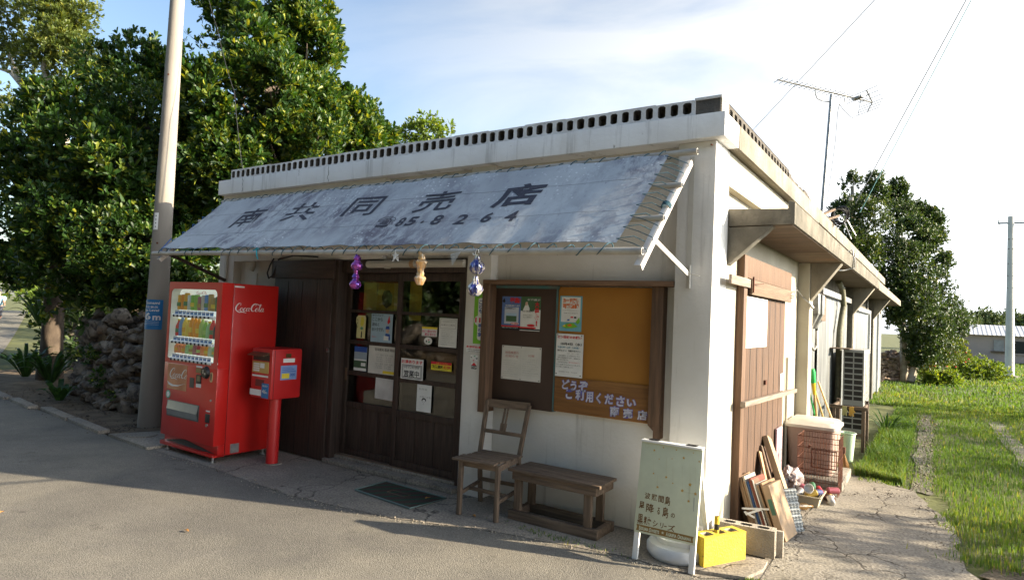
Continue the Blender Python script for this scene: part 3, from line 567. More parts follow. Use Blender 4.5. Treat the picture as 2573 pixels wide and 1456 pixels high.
b = MB(); b.tube([(.05,4.02,1.62),(.06,4.02,1.42),(.09,4.06,1.36),(.12,4.12,1.42),(.11,4.12,1.6)], .018, 8); P('meter_conduit', b, M_offw, smooth=True)

# items on the front wall under the awning
b = MB(); b.tube([(-3.53,-.0,2.085),(-2.27,.0,2.085)], .038, 14); b.box(-3.3,-3.23,.0,.05,2.04,2.13)
lt = P('fluorescent_batten', b, M_offw, smooth=True); P('clamp', MB().tube([(-2.93,0,2.085),(-2.88,0,2.085)], .042, 14), M_card, par=lt)
b = MB(); b.box(-5.60,-5.50,.02,.098,2.15,2.34); b.tube([(-5.55,.05,2.15),(-5.55,.05,2.08),(-5.58,.04,2.03)], .03, 8); P('junction_box', b, M_offw, bevel=.006)
b = MB(); b.box(-5.06,-4.93,-.06,-.001,2.16,2.27); P('cable_box', b, M_offw, bevel=.008)
b = MB(); b.tube([(-5.02,-.05,2.17),(-5.08,-.06,2.08),(-5.12,-.06,1.99),(-5.09,-.06,1.93),(-5.02,-.06,1.96),(-4.98,-.05,2.06),(-4.95,-.04,2.15),(-4.7,-.03,2.19),(-4.3,-.02,2.17)], .009, 8); P('cable', b, M_wire, smooth=True)
b = MB(); b.tube([(-5.5,.08,2.3),(-5.3,-.01,2.33),(-4.6,-.012,2.35),(-4.0,-.012,2.34),(-3.7,-.012,2.31),(-3.66,-.012,2.25),(-3.5,-.012,2.27)], .006, 6); b.tube([(-5.53,.09,2.0),(-5.53,.09,.1)], .006, 6); P('cable', b, M_offw)
# ------------------------------------------------------------------ awning
AW0 = Vector((0,-.12,2.85)); AWD = Vector((0,-.80,-.765)).normalized(); AWN = Vector((1,0,0)).cross(AWD)  # down the slope / normal
if AWN.z < 0: AWN = -AWN
def ap(u, v, h=0): return Vector((u,0,0))+AW0+AWD*v+AWN*h
vend_ = lambda u: 1.115+(u+.2)*.022                     # slope length grows a little to the right
aw = thing('shop_awning', 'long mouldy grey tarpaulin awning laced to pipes over the shop front', 'awning', (-3.05,-.1,2.85))
nu, nv = 90, 12; V = []; F = []
def wav(u, v):
    t = v; return -.012*math.sin(math.pi*min(1,max(0,t)))*(1+.3*math.sin(u*2.1))+.004*math.sin(u*9+t*3)+.003*math.sin(u*23)*(t**2)
for j in range(nv+1):
    for i in range(nu+1):
        t = j/nv; ul = -5.93-.06*t; ur = -.30-.04*t; u = ul+(ur-ul)*i/nu
        v = .02+t*(vend_(u)-.030-.02)+(.008*math.sin(u*13) if j in (0, nv) else 0)
        V.append(ap(u, v, .030+wav(u,t)))
for j in range(nv):
    for i in range(nu): a = j*(nu+1)+i; F.append((a,a+1,a+nu+2,a+nu+1))
b = MB(); b.add(V, F); b.add([Vector(p)-AWN*.004 for p in V], [tuple(reversed(f)) for f in F]); cloth = b.build('tarpaulin', M_tarp, aw, smooth=True)
M_letter = mat('faded_navy_lettering', (.030,.033,.052), (.05,.055,.08), scale=30, rough=.85)
b = MB()
def onaw(g, u0, u1, v0, v1, sk=0):
    Vg, Fg, _ = g; out = []
    for a, c in Vg:
        u = u0+(u1-u0)*a; v = v1+(v0-v1)*c; t = (v-.02)/(vend_(u)-.050); out.append(ap(u, v, .0335+wav(u,t)))
    b.add(out, Fg)
for s, u0, u1, v0, v1, of in [('南',-5.19,-4.75,.25,.60,.012),('共',-4.32,-3.87,.24,.555,.012),('同',-3.40,-2.98,.235,.54,.010),('売',-2.49,-2.06,.245,.55,.010),('店',-1.63,-1.20,.255,.575,.03)]: onaw(glyphs(s, of), u0, u1, v0, v1)
for s, u0, u1, v0, v1 in [('8',-2.535,-2.455,.62,.755),('5',-2.42,-2.31,.62,.758),('8',-2.125,-2.025,.63,.77),('2',-1.875,-1.765,.635,.775),('6',-1.61,-1.51,.645,.78),('4',-1.385,-1.28,.648,.785),('.',-2.245,-2.21,.70,.735)]: onaw(glyphs(s, .025), u0, u1, v0, v1)
onaw(glyphs('☎', .0), -2.785, -2.585, .605, .76)
b.build('lettering', M_letter, cloth)
for v in (.325,.72):
    b = MB(); b.tube([ap(u,v+.001*math.sin(u*40),.034+wav(u,v)) for u in np.arange(-5.85,-.35,.15)], .0009, 4); b.build('seam', flat('seam_grey', (.25,.26,.30), .8), cloth)
M_pipe = mat('grey_plastic_pipe', (.44,.42,.37), (.33,.31,.28), scale=9, rough=.5, spot=((.2,.13,.09), 5, .64, (.3,1,1), .08, .6))
for (u0, v0, u1, v1, h, r) in ((-6.03,-.02,-.105,-.03,0,.024),(-6.12,.334,-.12,.365,-.03,.020),(-6.13,.70,-.135,.757,-.03,.020),(-6.14,1.005,-.15,1.15,.0,.024)):
    b = MB(); q0, q1 = ap(u0,v0,h), ap(u1,v1,h); b.tube([q0+(q1-q0)*(i/12) for i in range(13)], r, 12); d = (q1-q0).normalized(); b.tube([q1+d*.0005,q1+d*.003], r*.72, 12, M_black)
    b.mats = [M_pipe, M_black]; b.m = [0]*(len(b.f)-10-4)+[1]*14; b.build('support_pipe', None, aw, smooth=True)
M_angle = mat('painted_angle_iron', (.66,.63,.58), (.55,.50,.45), scale=5, rough=.6, spot=((.42,.06,.04), 4, .63, (1,1,1), .05, .9))
for u, vt, vb in ((-.17,.01,1.235),(-6.02,.01,1.06)):
    b = MB(); b.bar(ap(u,vt,-.045), ap(u,vb,-.045), .045, .006, upv=AWN); b.bar(ap(u+.022,vt,-.065), ap(u+.022,vb,-.065), .005, .04, upv=AWN); b.build('side_bar', M_angle, aw, bevel=.001)
b = MB(); b.bar(ap(-.165,.93,-.07), (-.165,-.035,1.985), .035, .006, upv=(1,0,0)); b.build('strut', M_angle, aw)
b = MB(); b.bar(ap(-6.0,.93,-.07), (-6.0,-.03,1.90), .035, .03, upv=(1,0,0)); b.build('strut', M_dark, aw)
b = MB(); b.box(-.19,-.155,-.006,-.001,1.88,2.86); b.box(-.158,-.153,-.04,-.006,1.88,2.05); b.tube([(-.20,-.045,2.0),(-.08,-.05,1.97)], .003, 5); b.build('wall_rail', M_offw, aw)
b = MB(); b.box(-6.04,-6.0,-.03,-.001,1.8,2.85); b.build('wall_rail', M_offw, aw)
# lacing
def lace(u0, u1, vf, n, rad, seed, m=M_rope, r=.0040):
    rr = random.Random(seed); pts = []; st = 14
    for k in range(n*st+1):
        t = k/(n*st); a = 2*math.pi*t*n; u = u0+(u1-u0)*t+.02*math.sin(a); v = vf(u)
        q = rad*(1+.25*math.sin(k*.37))
        pts.append(ap(u, v+(-1 if vf(u) < .5 else 1)*0+q*math.cos(a)*1.25+(.022 if vf(u)<.5 else -.022), q*math.sin(a)+.004))
    return MB().tube(pts, r, 5)
lace(-5.95,-.28,lambda u:-.025,46,.030,1).build('rope', M_rope, aw, smooth=True)
lace(-6.0,-.30,lambda u: 1.005+(u+6.14)*.0242,40,.031,2).build('rope', M_rope, aw, smooth=True)
b = MB(); pts = []
for i, v in enumerate(np.linspace(.05,1.06,9)):
    pts += [ap(-.315-.03*v, v, .036), ap(-.24, v+.02, .012), ap(-.148, v+.045, -.022), ap(-.143, v+.055, -.07), ap(-.19, v+.058, -.05), ap(-.25, v+.075, .012)]
b.tube(pts, .0032, 5)
for i in range(4): b.tube([ap(-.17+.030*math.cos(a), .58+.011*i+.004*math.sin(a*2), -.045+.030*math.sin(a)) for a in np.linspace(0,6.28,13)], .0045, 5)
b.build('rope', M_rope, aw, smooth=True)
b = MB(); pts = []
for i, v in enumerate(np.linspace(.05,.96,7)): pts += [ap(-5.92-.06*v, v, .04), ap(-6.02,v+.04,-.05), ap(-5.98,v+.09,-.02)]
b.tube(pts, .0045, 5); b.tube([ap(-6.1,.75,.02), ap(-6.05,.98,.0)], .006, 5); b.build('rope', flat('blue_cord', (.04,.12,.35), .7), aw)
b = MB(); b.tube([ap(-4.1,1.05,.05),ap(-4.1,1.09,.0),ap(-4.11,1.10,-.04)], .007, 6); b.tube([ap(-4.1,1.04,.03),ap(-4.06,1.06,.06),ap(-4.12,1.08,.05)], .006, 6); b.build('rope_knot', flat('turquoise_cord', (.02,.30,.40), .7), aw)

# glass lantern strings hung from the lower pipe
def lowpipe(u): v = 1.005+(u+6.14)*.0242; return ap(u, v, 0)
def orn_a(b, c, s, n=18): b.lathe([(.001,0),(.035*s,.0),(.055*s,.02*s),(.064*s,.045*s),(.055*s,.07*s),(.034*s,.09*s),(.030*s,.105*s),(.040*s,.118*s),(.036*s,.135*s),(.024*s,.150*s),(.022*s,.165*s),(.024*s,.17*s),(.022*s,.19*s),(.001,.192*s)], c, n)
def orn_b(b, c, s): b.lathe([(.001,0),(.030*s,.0),(.040*s,.02*s),(.056*s,.06*s),(.050*s,.075*s),(.034*s,.085*s),(.036*s,.105*s),(.030*s,.12*s),(.031*s,.14*s),(.036*s,.145*s),(.034*s,.16*s),(.001,.161*s)], c, 32, rib=.06, nr=14)
def orn_c(b, c, s): b.lathe([(.001,0),(.030*s,.0),(.052*s,.02*s),(.070*s,.055*s),(.060*s,.09*s),(.036*s,.115*s),(.026*s,.13*s),(.029*s,.14*s),(.022*s,.155*s),(.024*s,.175*s),(.001,.176*s)], c, 40, rib=.08, nr=9)
for fn, m, x, z1, z2, dz, lab, sc in ((orn_a,M_purple,-2.705,1.955,1.80,.19,'pair of purple foil glass lanterns hanging on a thread from the awning pipe',.82),(orn_b,M_gold,-1.975,1.965,1.84,.16,'pair of amber ribbed glass lanterns hanging on a thread from the awning pipe',.84),(orn_c,M_blue,-1.43,1.925,1.765,.17,'pair of navy and silver striped glass lanterns near the middle white column',.82)):
    lp = lowpipe(x); y = lp.y; t = thing('lantern_string', lab, 'lantern string', (x,y,lp.z-.02), 'glass lantern strings along the awning edge')
    b = MB(); b.tube([(x,y,lp.z),(x+.002,y,z1),(x-.003,y,z2)], .0022, 5); b.build('thread', M_wire, t)
    for z, dx in ((z1-.01,.0),(z2-.01,-.008)):
        b = MB(); fn(b, (x+dx, y, z), sc); b.build('glass_lantern', m, t, smooth=True)
b = MB(); lp = lowpipe(-2.24); c = lp+Vector((0,-.02,-.035))
for a in range(5): 
    p = [c+Vector((math.cos(R(72*a+90+o))*q*.9, .008*((a%2)-.5), math.sin(R(72*a+90+o))*q)) for o, q in ((-36,.02),(0,.052),(36,.02))]; b.prism([c]+p, (0,.004,0))
b.build('star_ornament', M_white, None, loc=c); tag(bpy.data.objects['star_ornament'], 'small clear plastic star clipped to the awning pipe beside the amber lanterns', 'ornament')
b = MB(); lp = lowpipe(-1.56); c = lp+Vector((0,-.03,.0))
for a in range(7): b.prism([c, c+Vector((-.10,.004*a,-.02-.012*a)), c+Vector((-.10,.004*a,-.028-.012*a))], (0,.001,0))
tag(b.build('plastic_tuft', flat('clear_tape', (.6,.65,.7), .3), None, loc=c), 'frayed bunch of clear plastic string under the awning pipe', 'plastic tuft')
lp = lowpipe(-1.425); b = MB(); b.tube([lp+Vector((.03,-.03,-.01)),lp+Vector((.025,-.03,.01)),lp+Vector((.01,-.03,.012)),lp+Vector((.0,-.03,-.005)),lp+Vector((-.005,-.03,-.025)),lp+Vector((-.018,-.03,-.028)),lp+Vector((-.024,-.03,-.012))], .0035, 6)
tag(b.build('hook', M_white, None, smooth=True, loc=lp), 'white S shaped hook on the awning pipe above the navy lanterns', 'hook')

# ------------------------------------------------------------------ vending machine
vm = thing('vending_machine', 'tall red drinks vending machine with lit-up style display window', 'vending machine', (-5.2,-.55,0))
vm['label'] = 'tall red drinks vending machine with glass display beside the concrete pole'
VX0, VX1, VY, VB = -5.71, -4.70, -.865, -.197
def V_(name, mb, m=None, par=vm, **k): return mb.build(name, m, par, **k)
b = MB(); b.box(VX0,VX1,VY+.13,VB,.06,1.83); V_('cabinet', b, M_red, bevel=.012)
# door with window opening: frame pieces
b = MB(); wx0, wx1, wz0, wz1 = -5.665,-4.785,1.0,1.755
oct_ = []
def rrect(x0,x1,z0,z1,r,n=5):
    pts = []
    for cx, cz, a0 in ((x1-r,z1-r,0),(x0+r,z1-r,90),(x0+r,z0+.012,180),(x1-r,z0+.012,270)):
        rr_ = r if cz > z0+.1 else .012
        cx2 = cx if rr_ == r else (x0+.012 if a0 == 180 else x1-.012)
        for k in range(n+1): a = R(a0+90*k/n); pts.append((cx2+rr_*math.cos(a), cz+rr_*math.sin(a)))
    return pts
hole = rrect(wx0,wx1,wz0,wz1,.06); n = len(hole); outer = []
for x, z in hole:   # project the hole outline radially onto the door rectangle's upper part
    cx, cz = (wx0+wx1)/2, (wz0+wz1)/2; dx, dz = x-cx, z-cz
    s1 = ((VX1 if dx > 0 else VX0)-cx)/dx if abs(dx) > 1e-6 else 1e9; s2 = ((1.83 if dz > 0 else .95)-cz)/dz if abs(dz) > 1e-6 else 1e9
    s_ = min(s1, s2); outer.append((cx+dx*s_, cz+dz*s_))
def ringface(y): return [(x,y,z) for x,z in hole]+[(x,y,z) for x,z in outer]
b.add(ringface(VY), [(i,(i+1)%n,n+(i+1)%n,n+i) for i in range(n)])
lin = MB(); lin.add([(x,VY+.004,z) for x,z in hole]+[(x,VY+.11,z) for x,z in hole], [(i,(i+1)%n,n+(i+1)%n,n+i) for i in range(n)])
corners = {(VX0,1.83),(VX1,1.83),(VX0,.95),(VX1,.95)}
b.add([(VX0,VY,1.83),(VX1,VY,1.83),(VX1,VY+.128,1.83),(VX0,VY+.128,1.83)], [(0,1,2,3)])
# corner fill triangles so the ring reaches the rectangle's corners
for cx_, cz_ in corners:
    k = min(range(n), key=lambda i: abs(outer[i][0]-cx_)+abs(outer[i][1]-cz_))
    near = sorted(range(n), key=lambda i: (outer[i][0]-cx_)**2+(outer[i][1]-cz_)**2)[:2]
    b.add([(cx_,VY,cz_)]+[(outer[i][0],VY,outer[i][1]) for i in near], [(0,1,2)])
b.add([(VX0,VY,.95),(VX0,VY,1.83),(VX0,VY+.128,1.83),(VX0,VY+.128,.95)], [(0,1,2,3)]); b.add([(VX1,VY,.95),(VX1,VY,1.83),(VX1,VY+.128,1.83),(VX1,VY+.128,.95)], [(0,1,2,3)])
V_('door_frame', b, M_red); V_('display_surround', lin, flat('surround_grey', (.60,.62,.58), .5))
b = MB(); b.box(VX0,VX1,VY,VY+.128,.17,.9495); b.prism([(VX0,VY,.10),(VX1,VY,.075),(VX1,VY,.055),(VX0,VY,.06)], (0,.128,0)); b.box(VX0,VX1,VY+.05,VY+.128,.06,.1695)
lower = V_('door', b, M_red, bevel=.004)
b = MB(); b.prism([(VX0+.06,VY+.045,.105),(VX0+.4,VY+.045,.155),(VX1-.3,VY+.045,.12),(VX1-.04,VY+.045,.085),(VX0+.06,VY+.045,.085)], (0,.004,0)); V_('kick_recess', b, M_black)
b = MB(); b.box(wx0-.01,wx1+.01,VY+.095,VY+.126,.99,1.77); M_vback = flat('display_lining', (.86,.88,.84), .5); M_vback.node_tree.nodes['Principled BSDF'].inputs['Emission Color'].default_value = (.9,1,.95,1); M_vback.node_tree.nodes['Principled BSDF'].inputs['Emission Strength'].default_value = .13; V_('display_back', b, M_vback)  # lining glows faintly, added to brighten the display in place of inner lamps
b = MB(); b.add([(wx0,VY+.006,z) if i in (0,3) else (wx1,VY+.006,z) for i, z in ((0,wz0),(1,wz0),(2,wz1),(3,wz1))], [(0,1,2,3)]); V_('display_glass', b, M_vglass)
rowz = (1.475,1.19,1.005)
CC = [(.75,.42,.06),(.72,.30,.06),(.25,.50,.10),(.55,.62,.60),(.30,.55,.12),(.15,.30,.60),(.60,.55,.45),(.45,.32,.12),(.10,.15,.14),(.12,.25,.12),(.65,.05,.05),(.78,.60,.10),(.80,.36,.05),(.45,.62,.2),(.5,.08,.10),(.05,.05,.07),(.78,.30,.12),(.35,.60,.30),(.42,.18,.2),(.55,.66,.5)]
rr = random.Random(11)
rowc = [[0,1,0,3,2,4,18,6,5,7,7,9],[10,5,11,11,12,12,12,13,4,17,10,15],[16,16,16,17,13,18,14,16,12,19,17]]
for ri, rz in enumerate(rowz):
    tiles = MB(); tiles.box(wx0+.005,wx1-.005,VY+.02,VY+.12,rz-.02,rz+.004); V_('display_shelf', tiles, M_vback)
    nb = len(rowc[ri]); 
    for i in range(nb):
        x = wx0+.10+(wx1-wx0-.16)*i/(nb-1); c = CC[rowc[ri][i]]; hgt = (.19,.215,.14)[ri]*rr.uniform(.85,1.15); m = flat('drink_%d' % rowc[ri][i], c, .35); z0 = rz+.055; r_ = .033
        b = MB()
        if ri == 0: b.lathe([(.001,0),(.024,0),(.028,.006),(.028,hgt*.8),(.022,hgt*.86),(.001,hgt*.86)], (x,VY+.052,z0), 12, m)
        else: b.lathe([(.001,0),(r_*.92,0),(r_,.01),(r_,hgt*.55),(r_*.8,hgt*.66),(r_*.42,hgt*.8),(r_*.42,hgt*.88)], (x,VY+.052,z0), 12, m); b.lathe([(r_*.5,hgt*.88),(r_*.5,hgt*.97),(.001,hgt*.97)], (x,VY+.052,z0), 10, M_white if i % 3 else M_yel)
        o = V_('drink_container', b, smooth=True)
        if i % 2 == 0: V_('drink_label', MB().lathe([(r_+.001,hgt*.2),(r_+.001,hgt*.42)], (x,VY+.052,z0), 12), flat('drink_label_%d' % ((rowc[ri][i]+3)%5), CC[(rowc[ri][i]+9)%20], .5), par=o)
    b = MB(); c = MB(); d = MB()
    for i in range(10):
        x = wx0+.11+(wx1-wx0-.18)*i/9.4
        c.box(x-.030,x+.030,VY+.010,VY+.014,rz+.008,rz+.046); d.box(x-.020,x+.022,VY+.0085,VY+.0095,rz+.032,rz+.042)
    b.tube([(wx0+.07,VY+.004,rz-.010),(wx1-.035,VY+.004,rz-.010)], .017, 10)
    V_('button_rail', b, M_white, smooth=True)
    V_('price_tags', c, flat('blue_price_card', (.10,.22,.50), .5)); V_('price_print', d, M_paper)
    e = MB()
    for i in range(10): x = wx0+.10+(wx1-wx0-.18)*i/9.4; e.lathe([(.012,0),(.012,.008),(.001,.009)], (0,0,0), 12); 
    e = MB()
    for i in range(10): x = wx0+.10+(wx1-wx0-.18)*i/9.4; e.tube([(x,VY-.010,rz-.012),(x,VY-.020,rz-.014)], .012, 10)
    V_('buttons', e, M_black, smooth=True)
b = MB(); put(b, SCRIPT, (-5.33,VY+.093,1.70), (.20,0,0), (0,0,.038), None); V_('script_emblem', b, M_inkred)
# advert panel with script and white wave
ad = V_('advert_panel', MB().box(-5.632,-5.25,VY-.003,VY-.0005,.67,.942), mat('advert_panel_print', (.42,.16,.07), (.62,.30,.16), scale=5, rough=.35))
b = MB(); V, F, _ = SCRIPT2; put(b, (V, F, 0), (-5.60,VY-.0045,.775), (.345,0,.0), (.03,0,.125), None); b.add([(-5.63,VY-.0045,.752),(-5.60,VY-.0045,.715),(-5.53,VY-.0045,.70),(-5.42,VY-.0045,.708),(-5.26,VY-.0045,.752),(-5.40,VY-.0045,.722),(-5.50,VY-.0045,.718),(-5.57,VY-.0045,.732)], [(0,1,7),(1,2,6,7),(2,3,5,6),(3,4,5)]); V_('script_emblem', b, M_paper, par=ad)
b = MB(); V, F, _ = SCRIPT; b.add([(VX1+.0015, -.712+.345*float(a)+.0*float(c), 1.525+.105*float(c)) for a, c in V], F); V_('script_emblem', b, M_paper)
b = MB(); b.tube([(-4.895,VY-.028,.90),(-4.895,VY,.90)], [.052,.066], 20); V_('coin_mechanism', b, M_black, smooth=True)
b = MB(); b.box(-4.915,-4.90,VY-.032,VY-.0285,.89,.93); b.box(-4.885,-4.865,VY-.032,VY-.0285,.88,.90); V_('coin_slot', b, M_steel)
V_('banknote_slot', MB().box(-5.085,-4.985,VY-.004,VY,.885,.935), flat('ochre_panel', (.25,.17,.06), .5))
V_('paper_label', MB().box(-5.085,-4.975,VY-.002,VY,.94,.957), M_paper)
V_('display_unit', MB().box(-5.07,-4.98,VY-.006,VY,.775,.865), M_black); V_('display_lens', MB().box(-5.055,-4.995,VY-.007,VY-.0061,.80,.855), flat('olive_screen', (.16,.14,.07), .2))
V_('paper_label', MB().box(-5.07,-4.98,VY-.002,VY,.735,.772), M_paper)
V_('card_reader', MB().box(-5.19,-5.11,VY-.004,VY,.72,.825), flat('grey_reader', (.07,.065,.06), .4))
lk = V_('lock_plate', MB().prism([(-4.80+.022*math.cos(t),VY-.004,.86+.022*math.sin(t)+(.03 if math.sin(t)>0 else -.03)) for t in np.linspace(0,6.28,20)[:-1]], (0,.004,0)), flat('tan_plate', (.60,.42,.22), .4))
V_('lock_handle', MB().box(-4.808,-4.792,VY-.006,VY-.0042,.83,.895), M_black, par=lk)
e = V_('recycling_badge', MB().tube([(-5.60,VY-.002,.608),(-5.60,VY,.608)], .045, 24), flat('badge_green', (.12,.40,.28), .5))
b = MB(); b.tube([(-5.60,VY-.003,.608),(-5.60,VY-.0021,.608)], .030, 24); V_('badge_centre', b, M_paper, par=e)
tr = V_('collection_flap', MB().box(-5.605,-4.985,VY-.004,VY,.38,.552), flat('flap_frame', (.10,.10,.10), .4), bevel=.003)
b = MB(); b.add([(-5.585,VY-.005,.545),(-5.0,VY-.005,.545),(-5.0,VY-.02,.46),(-5.585,VY-.02,.46)], [(0,1,2,3)]); b.add([(-5.585,VY-.02,.46),(-5.0,VY-.02,.46),(-5.0,VY-.006,.395),(-5.585,VY-.006,.395)], [(0,1,2,3)]); V_('flap_cover', b, flat('smoked_cover', (.22,.24,.25), .12, spec=.8), par=tr)
V_('coin_return', MB().box(-4.865,-4.785,VY-.004,VY,.395,.485), M_black, bevel=.002); V_('coin_return_knob', MB().tube([(-4.825,VY-.012,.37),(-4.825,VY,.37)], .016, 12), M_steel, smooth=True)
V_('lock', MB().tube([(-4.785,VY-.006,.625),(-4.785,VY,.625)], .012, 12), M_steel)
V_('paper_label', MB().box(-4.86,-4.79,VY-.0015,VY,.505,.52), M_paper)
V_('rating_plate', MB().box(VX1,VX1+.002,-.675,-.575,.075,.17), M_galv); V_('paper_label', MB().box(VX1,VX1+.002,-.73,-.62,1.79,1.805), M_paper)
b = MB(); b.box(VX1,VX1+.002,VY+.1285,VY+.1315,.07,1.82); V_('door_gap', b, M_black)
for x, y in ((VX0+.06,VY+.06),(VX1-.04,VY+.03),(VX1-.04,VB-.06),(VX0+.06,VB-.06)): V_('foot', MB().lathe([(.03,0),(.03,.012),(.012,.014),(.012,.062)], (x,y,0), 12), M_steel, smooth=True)

# ------------------------------------------------------------------ post box on its pillar
pb = thing('post_box', 'red street post box on a red round pillar in front of the dark shutter', 'post box', (-4.31,-.45,0))
PX0, PX1, PY0, PY1, PZ0, PZ1 = -4.49,-4.15,-.63,-.265,.675,1.185
b = MB(); b.box(PX0,PX1,PY0,PY1,PZ0,PZ1); body = b.build('box', M_red2, pb, bevel=.028)
MB().lathe([(.060,0),(.060,.67),(.058,.69)], (-4.31,-.45,0), 28).build('pillar', M_red2, pb, smooth=True)
MB().lathe([(.10,0),(.095,.008)], (-4.31,-.45,.0), 28).build('base_ring', M_apron, pb)
b = MB(); b.prism([(PX0+.03,PY0-.002,1.145),(PX0+.03,PY0-.075,1.115),(PX0+.03,PY0-.07,1.108),(PX0+.03,PY0-.002,1.125)], (.27,0,0)); b.build('slot_hood', flat('hood_bronze', (.12,.09,.05), .35, metal=.5), pb, bevel=.002)
MB().box(PX0+.035,PX1-.04,PY0-.003,PY0,1.06,1.12).build('letter_slot', M_black, pb)
lb = MB().box(PX0+.03,PX1-.045,PY0-.006,PY0,.935,1.05).build('collection_notice', flat('ochre_frame', (.50,.33,.10), .4), pb, bevel=.002)
b = MB()
for i in range(4): b.box(PX0+.05,PX0+.15,PY0-.0075,PY0-.0062,.95+.022*i,.965+.022*i)
b.box(PX0+.16,PX0+.23,PY0-.0075,PY0-.0062,.985,1.035); b.build('notice_print', M_paper, lb)
MB().box(PX0+.03,PX1-.05,PY0-.002,PY0,.895,.912).build('paper_label', M_paper, pb)
MB().box(PX0+.09,PX1-.11,PY0-.002,PY0,.80,.868).build('name_plate', flat('maroon_plate', (.14,.02,.02), .4), pb)
MB().box(PX0+.005,PX0+.19,PY0-.002,PY0,.705,.765).build('paper_label', M_paper, pb)
tsn = MB().box(PX0+.20,PX0+.31,PY0-.004,PY0-.0005,.69,.835).build('sea_level_plate', flat('sign_blue', (.015,.17,.42), .4), pb)
b = MB(); put(b, glyphs('46', .01), (PX0+.212,PY0-.005,.735), (.06,0,0), (0,0,.04), None); put(b, glyphs('m'), (PX0+.275,PY0-.005,.735), (.022,0,0), (0,0,.018), None); put(b, glyphs('海抜表示'), (PX0+.212,PY0-.005,.80), (.085,0,0), (0,0,.02), None); b.build('lettering', M_paper, tsn)
MB().box(PX1,PX1+.006,-.47,-.41,1.095,1.135).build('key_plate', flat('brass_dark', (.14,.10,.04), .35, metal=.6), pb)
MB().box(PX1,PX1+.002,-.50,-.36,1.045,1.085).build('paper_label', M_paper, pb)
st = MB().box(PX1,PX1+.002,-.525,-.33,.87,1.015).build('sticker', flat('pale_blue_sticker', (.20,.30,.55), .5), pb, bevel=.0005)
MB().box(PX1+.0022,PX1+.003,-.51,-.42,.885,.935).build('sticker_patch', M_yel, st)
b = MB(); Vg, Fg, _ = glyphs('300', .02); b.add([(PX1+.0032, -.41+.06*float(a), .905+.028*float(c)) for a, c in Vg], Fg); b.box(PX1+.0022,PX1+.0028,-.51,-.345,.95,.956); b.box(PX1+.0022,PX1+.0028,-.51,-.36,.97,.976); b.box(PX1+.0022,PX1+.0028,-.51,-.38,.99,.994); b.build('sticker_print', M_inkblue, st)
MB().box(-4.155,-4.1495,-.60,-.595,.69,1.17).build('door_gap', M_black, pb)

# ------------------------------------------------------------------ utility pole by the shop
up_ = thing('utility_pole', 'thick tapering concrete utility pole left of the red vending machine', 'utility pole', (-7.04,-.30,0))
b = MB(); b.tube([(-7.04,-.30,-.02),(-7.04,-.30,3),(-7.04,-.30,6),(-7.04,-.30,9)], [.142,.108,.082,.06], 36); b.build('pole', M_pole, up_, smooth=True)
b = MB(); 
for z, a in ((5.3,-1.9),(4.55,-1.0),(2.35,-.9),(1.75,-2.6),(3.6,-2.2),(1.2,-2.4)): rad = .142-.0113*z; b.tube([(-7.04+math.cos(a)*rad*.95,-.3+math.sin(a)*rad*.95,z),(-7.04+math.cos(a)*(rad+.006),-.3+math.sin(a)*(rad+.006),z)], .013, 8)
b.build('bolt', M_rust, up_)
def curved(name, a0, a1, z0, z1, m, par, dr=.006, base=None):
    b = MB(); n = 12; V = []
    for i in range(n+1):
        a = a0+(a1-a0)*i/n
        for z in (z0, z1): q = .142-.0113*z+dr; V.append((-7.04+math.cos(a)*q, -.3+math.sin(a)*q, z))
    b.add(V, [(2*i,2*i+2,2*i+3,2*i+1) for i in range(n)]); return b.build(name, m, par)
sp_ = curved('sea_level_sign', R(-122), R(2), 1.245, 1.625, flat('sign_blue', (.015,.17,.42), .4), up_, .004)
def curvetext(s, off, a0, a1, z0, z1, name, par, m=M_paper):
    b = MB(); V, F, _ = glyphs(s, off); b.add([(-7.04+math.cos(a0+(a1-a0)*float(p))*(.142-.0113*z0+.0075), -.3+math.sin(a0+(a1-a0)*float(p))*(.142-.0113*z0+.0075), z0+(z1-z0)*float(q)) for p, q in V], F); return b
bb = MB()
for s, of, a0, a1, z0, z1 in (('Tsunami',.02,-108,-16,1.565,1.602),('海抜表示',.01,-104,-24,1.512,1.545),('Sea Level',.02,-108,-18,1.475,1.505),('6',.05,-98,-58,1.365,1.458),('m',.03,-48,-8,1.365,1.42)):
    q = curvetext(s, of, R(a0), R(a1), z0, z1, '', None); bb.add(q.v, q.f)
for z in (1.345,1.325,1.305): bb_ = curvetext('-'*14, 0, R(-108), R(-16), z, z+.003, '', None); bb.add(bb_.v, bb_.f)
bb.build('lettering', M_paper, sp_)
wt_ = curved('white_plate', R(-86), R(-54), 2.52, 2.74, M_paper, up_, .006)
b = MB()
for i in range(4): z_ = 2.70-.047*i; b.tube([(-7.04+math.cos(R(-70))*.105,-.3+math.sin(R(-70))*.105,z_),(-7.04+math.cos(R(-70))*.120,-.3+math.sin(R(-70))*.120,z_)], .008, 6)
b.build('plate_mark', M_ink, wt_)

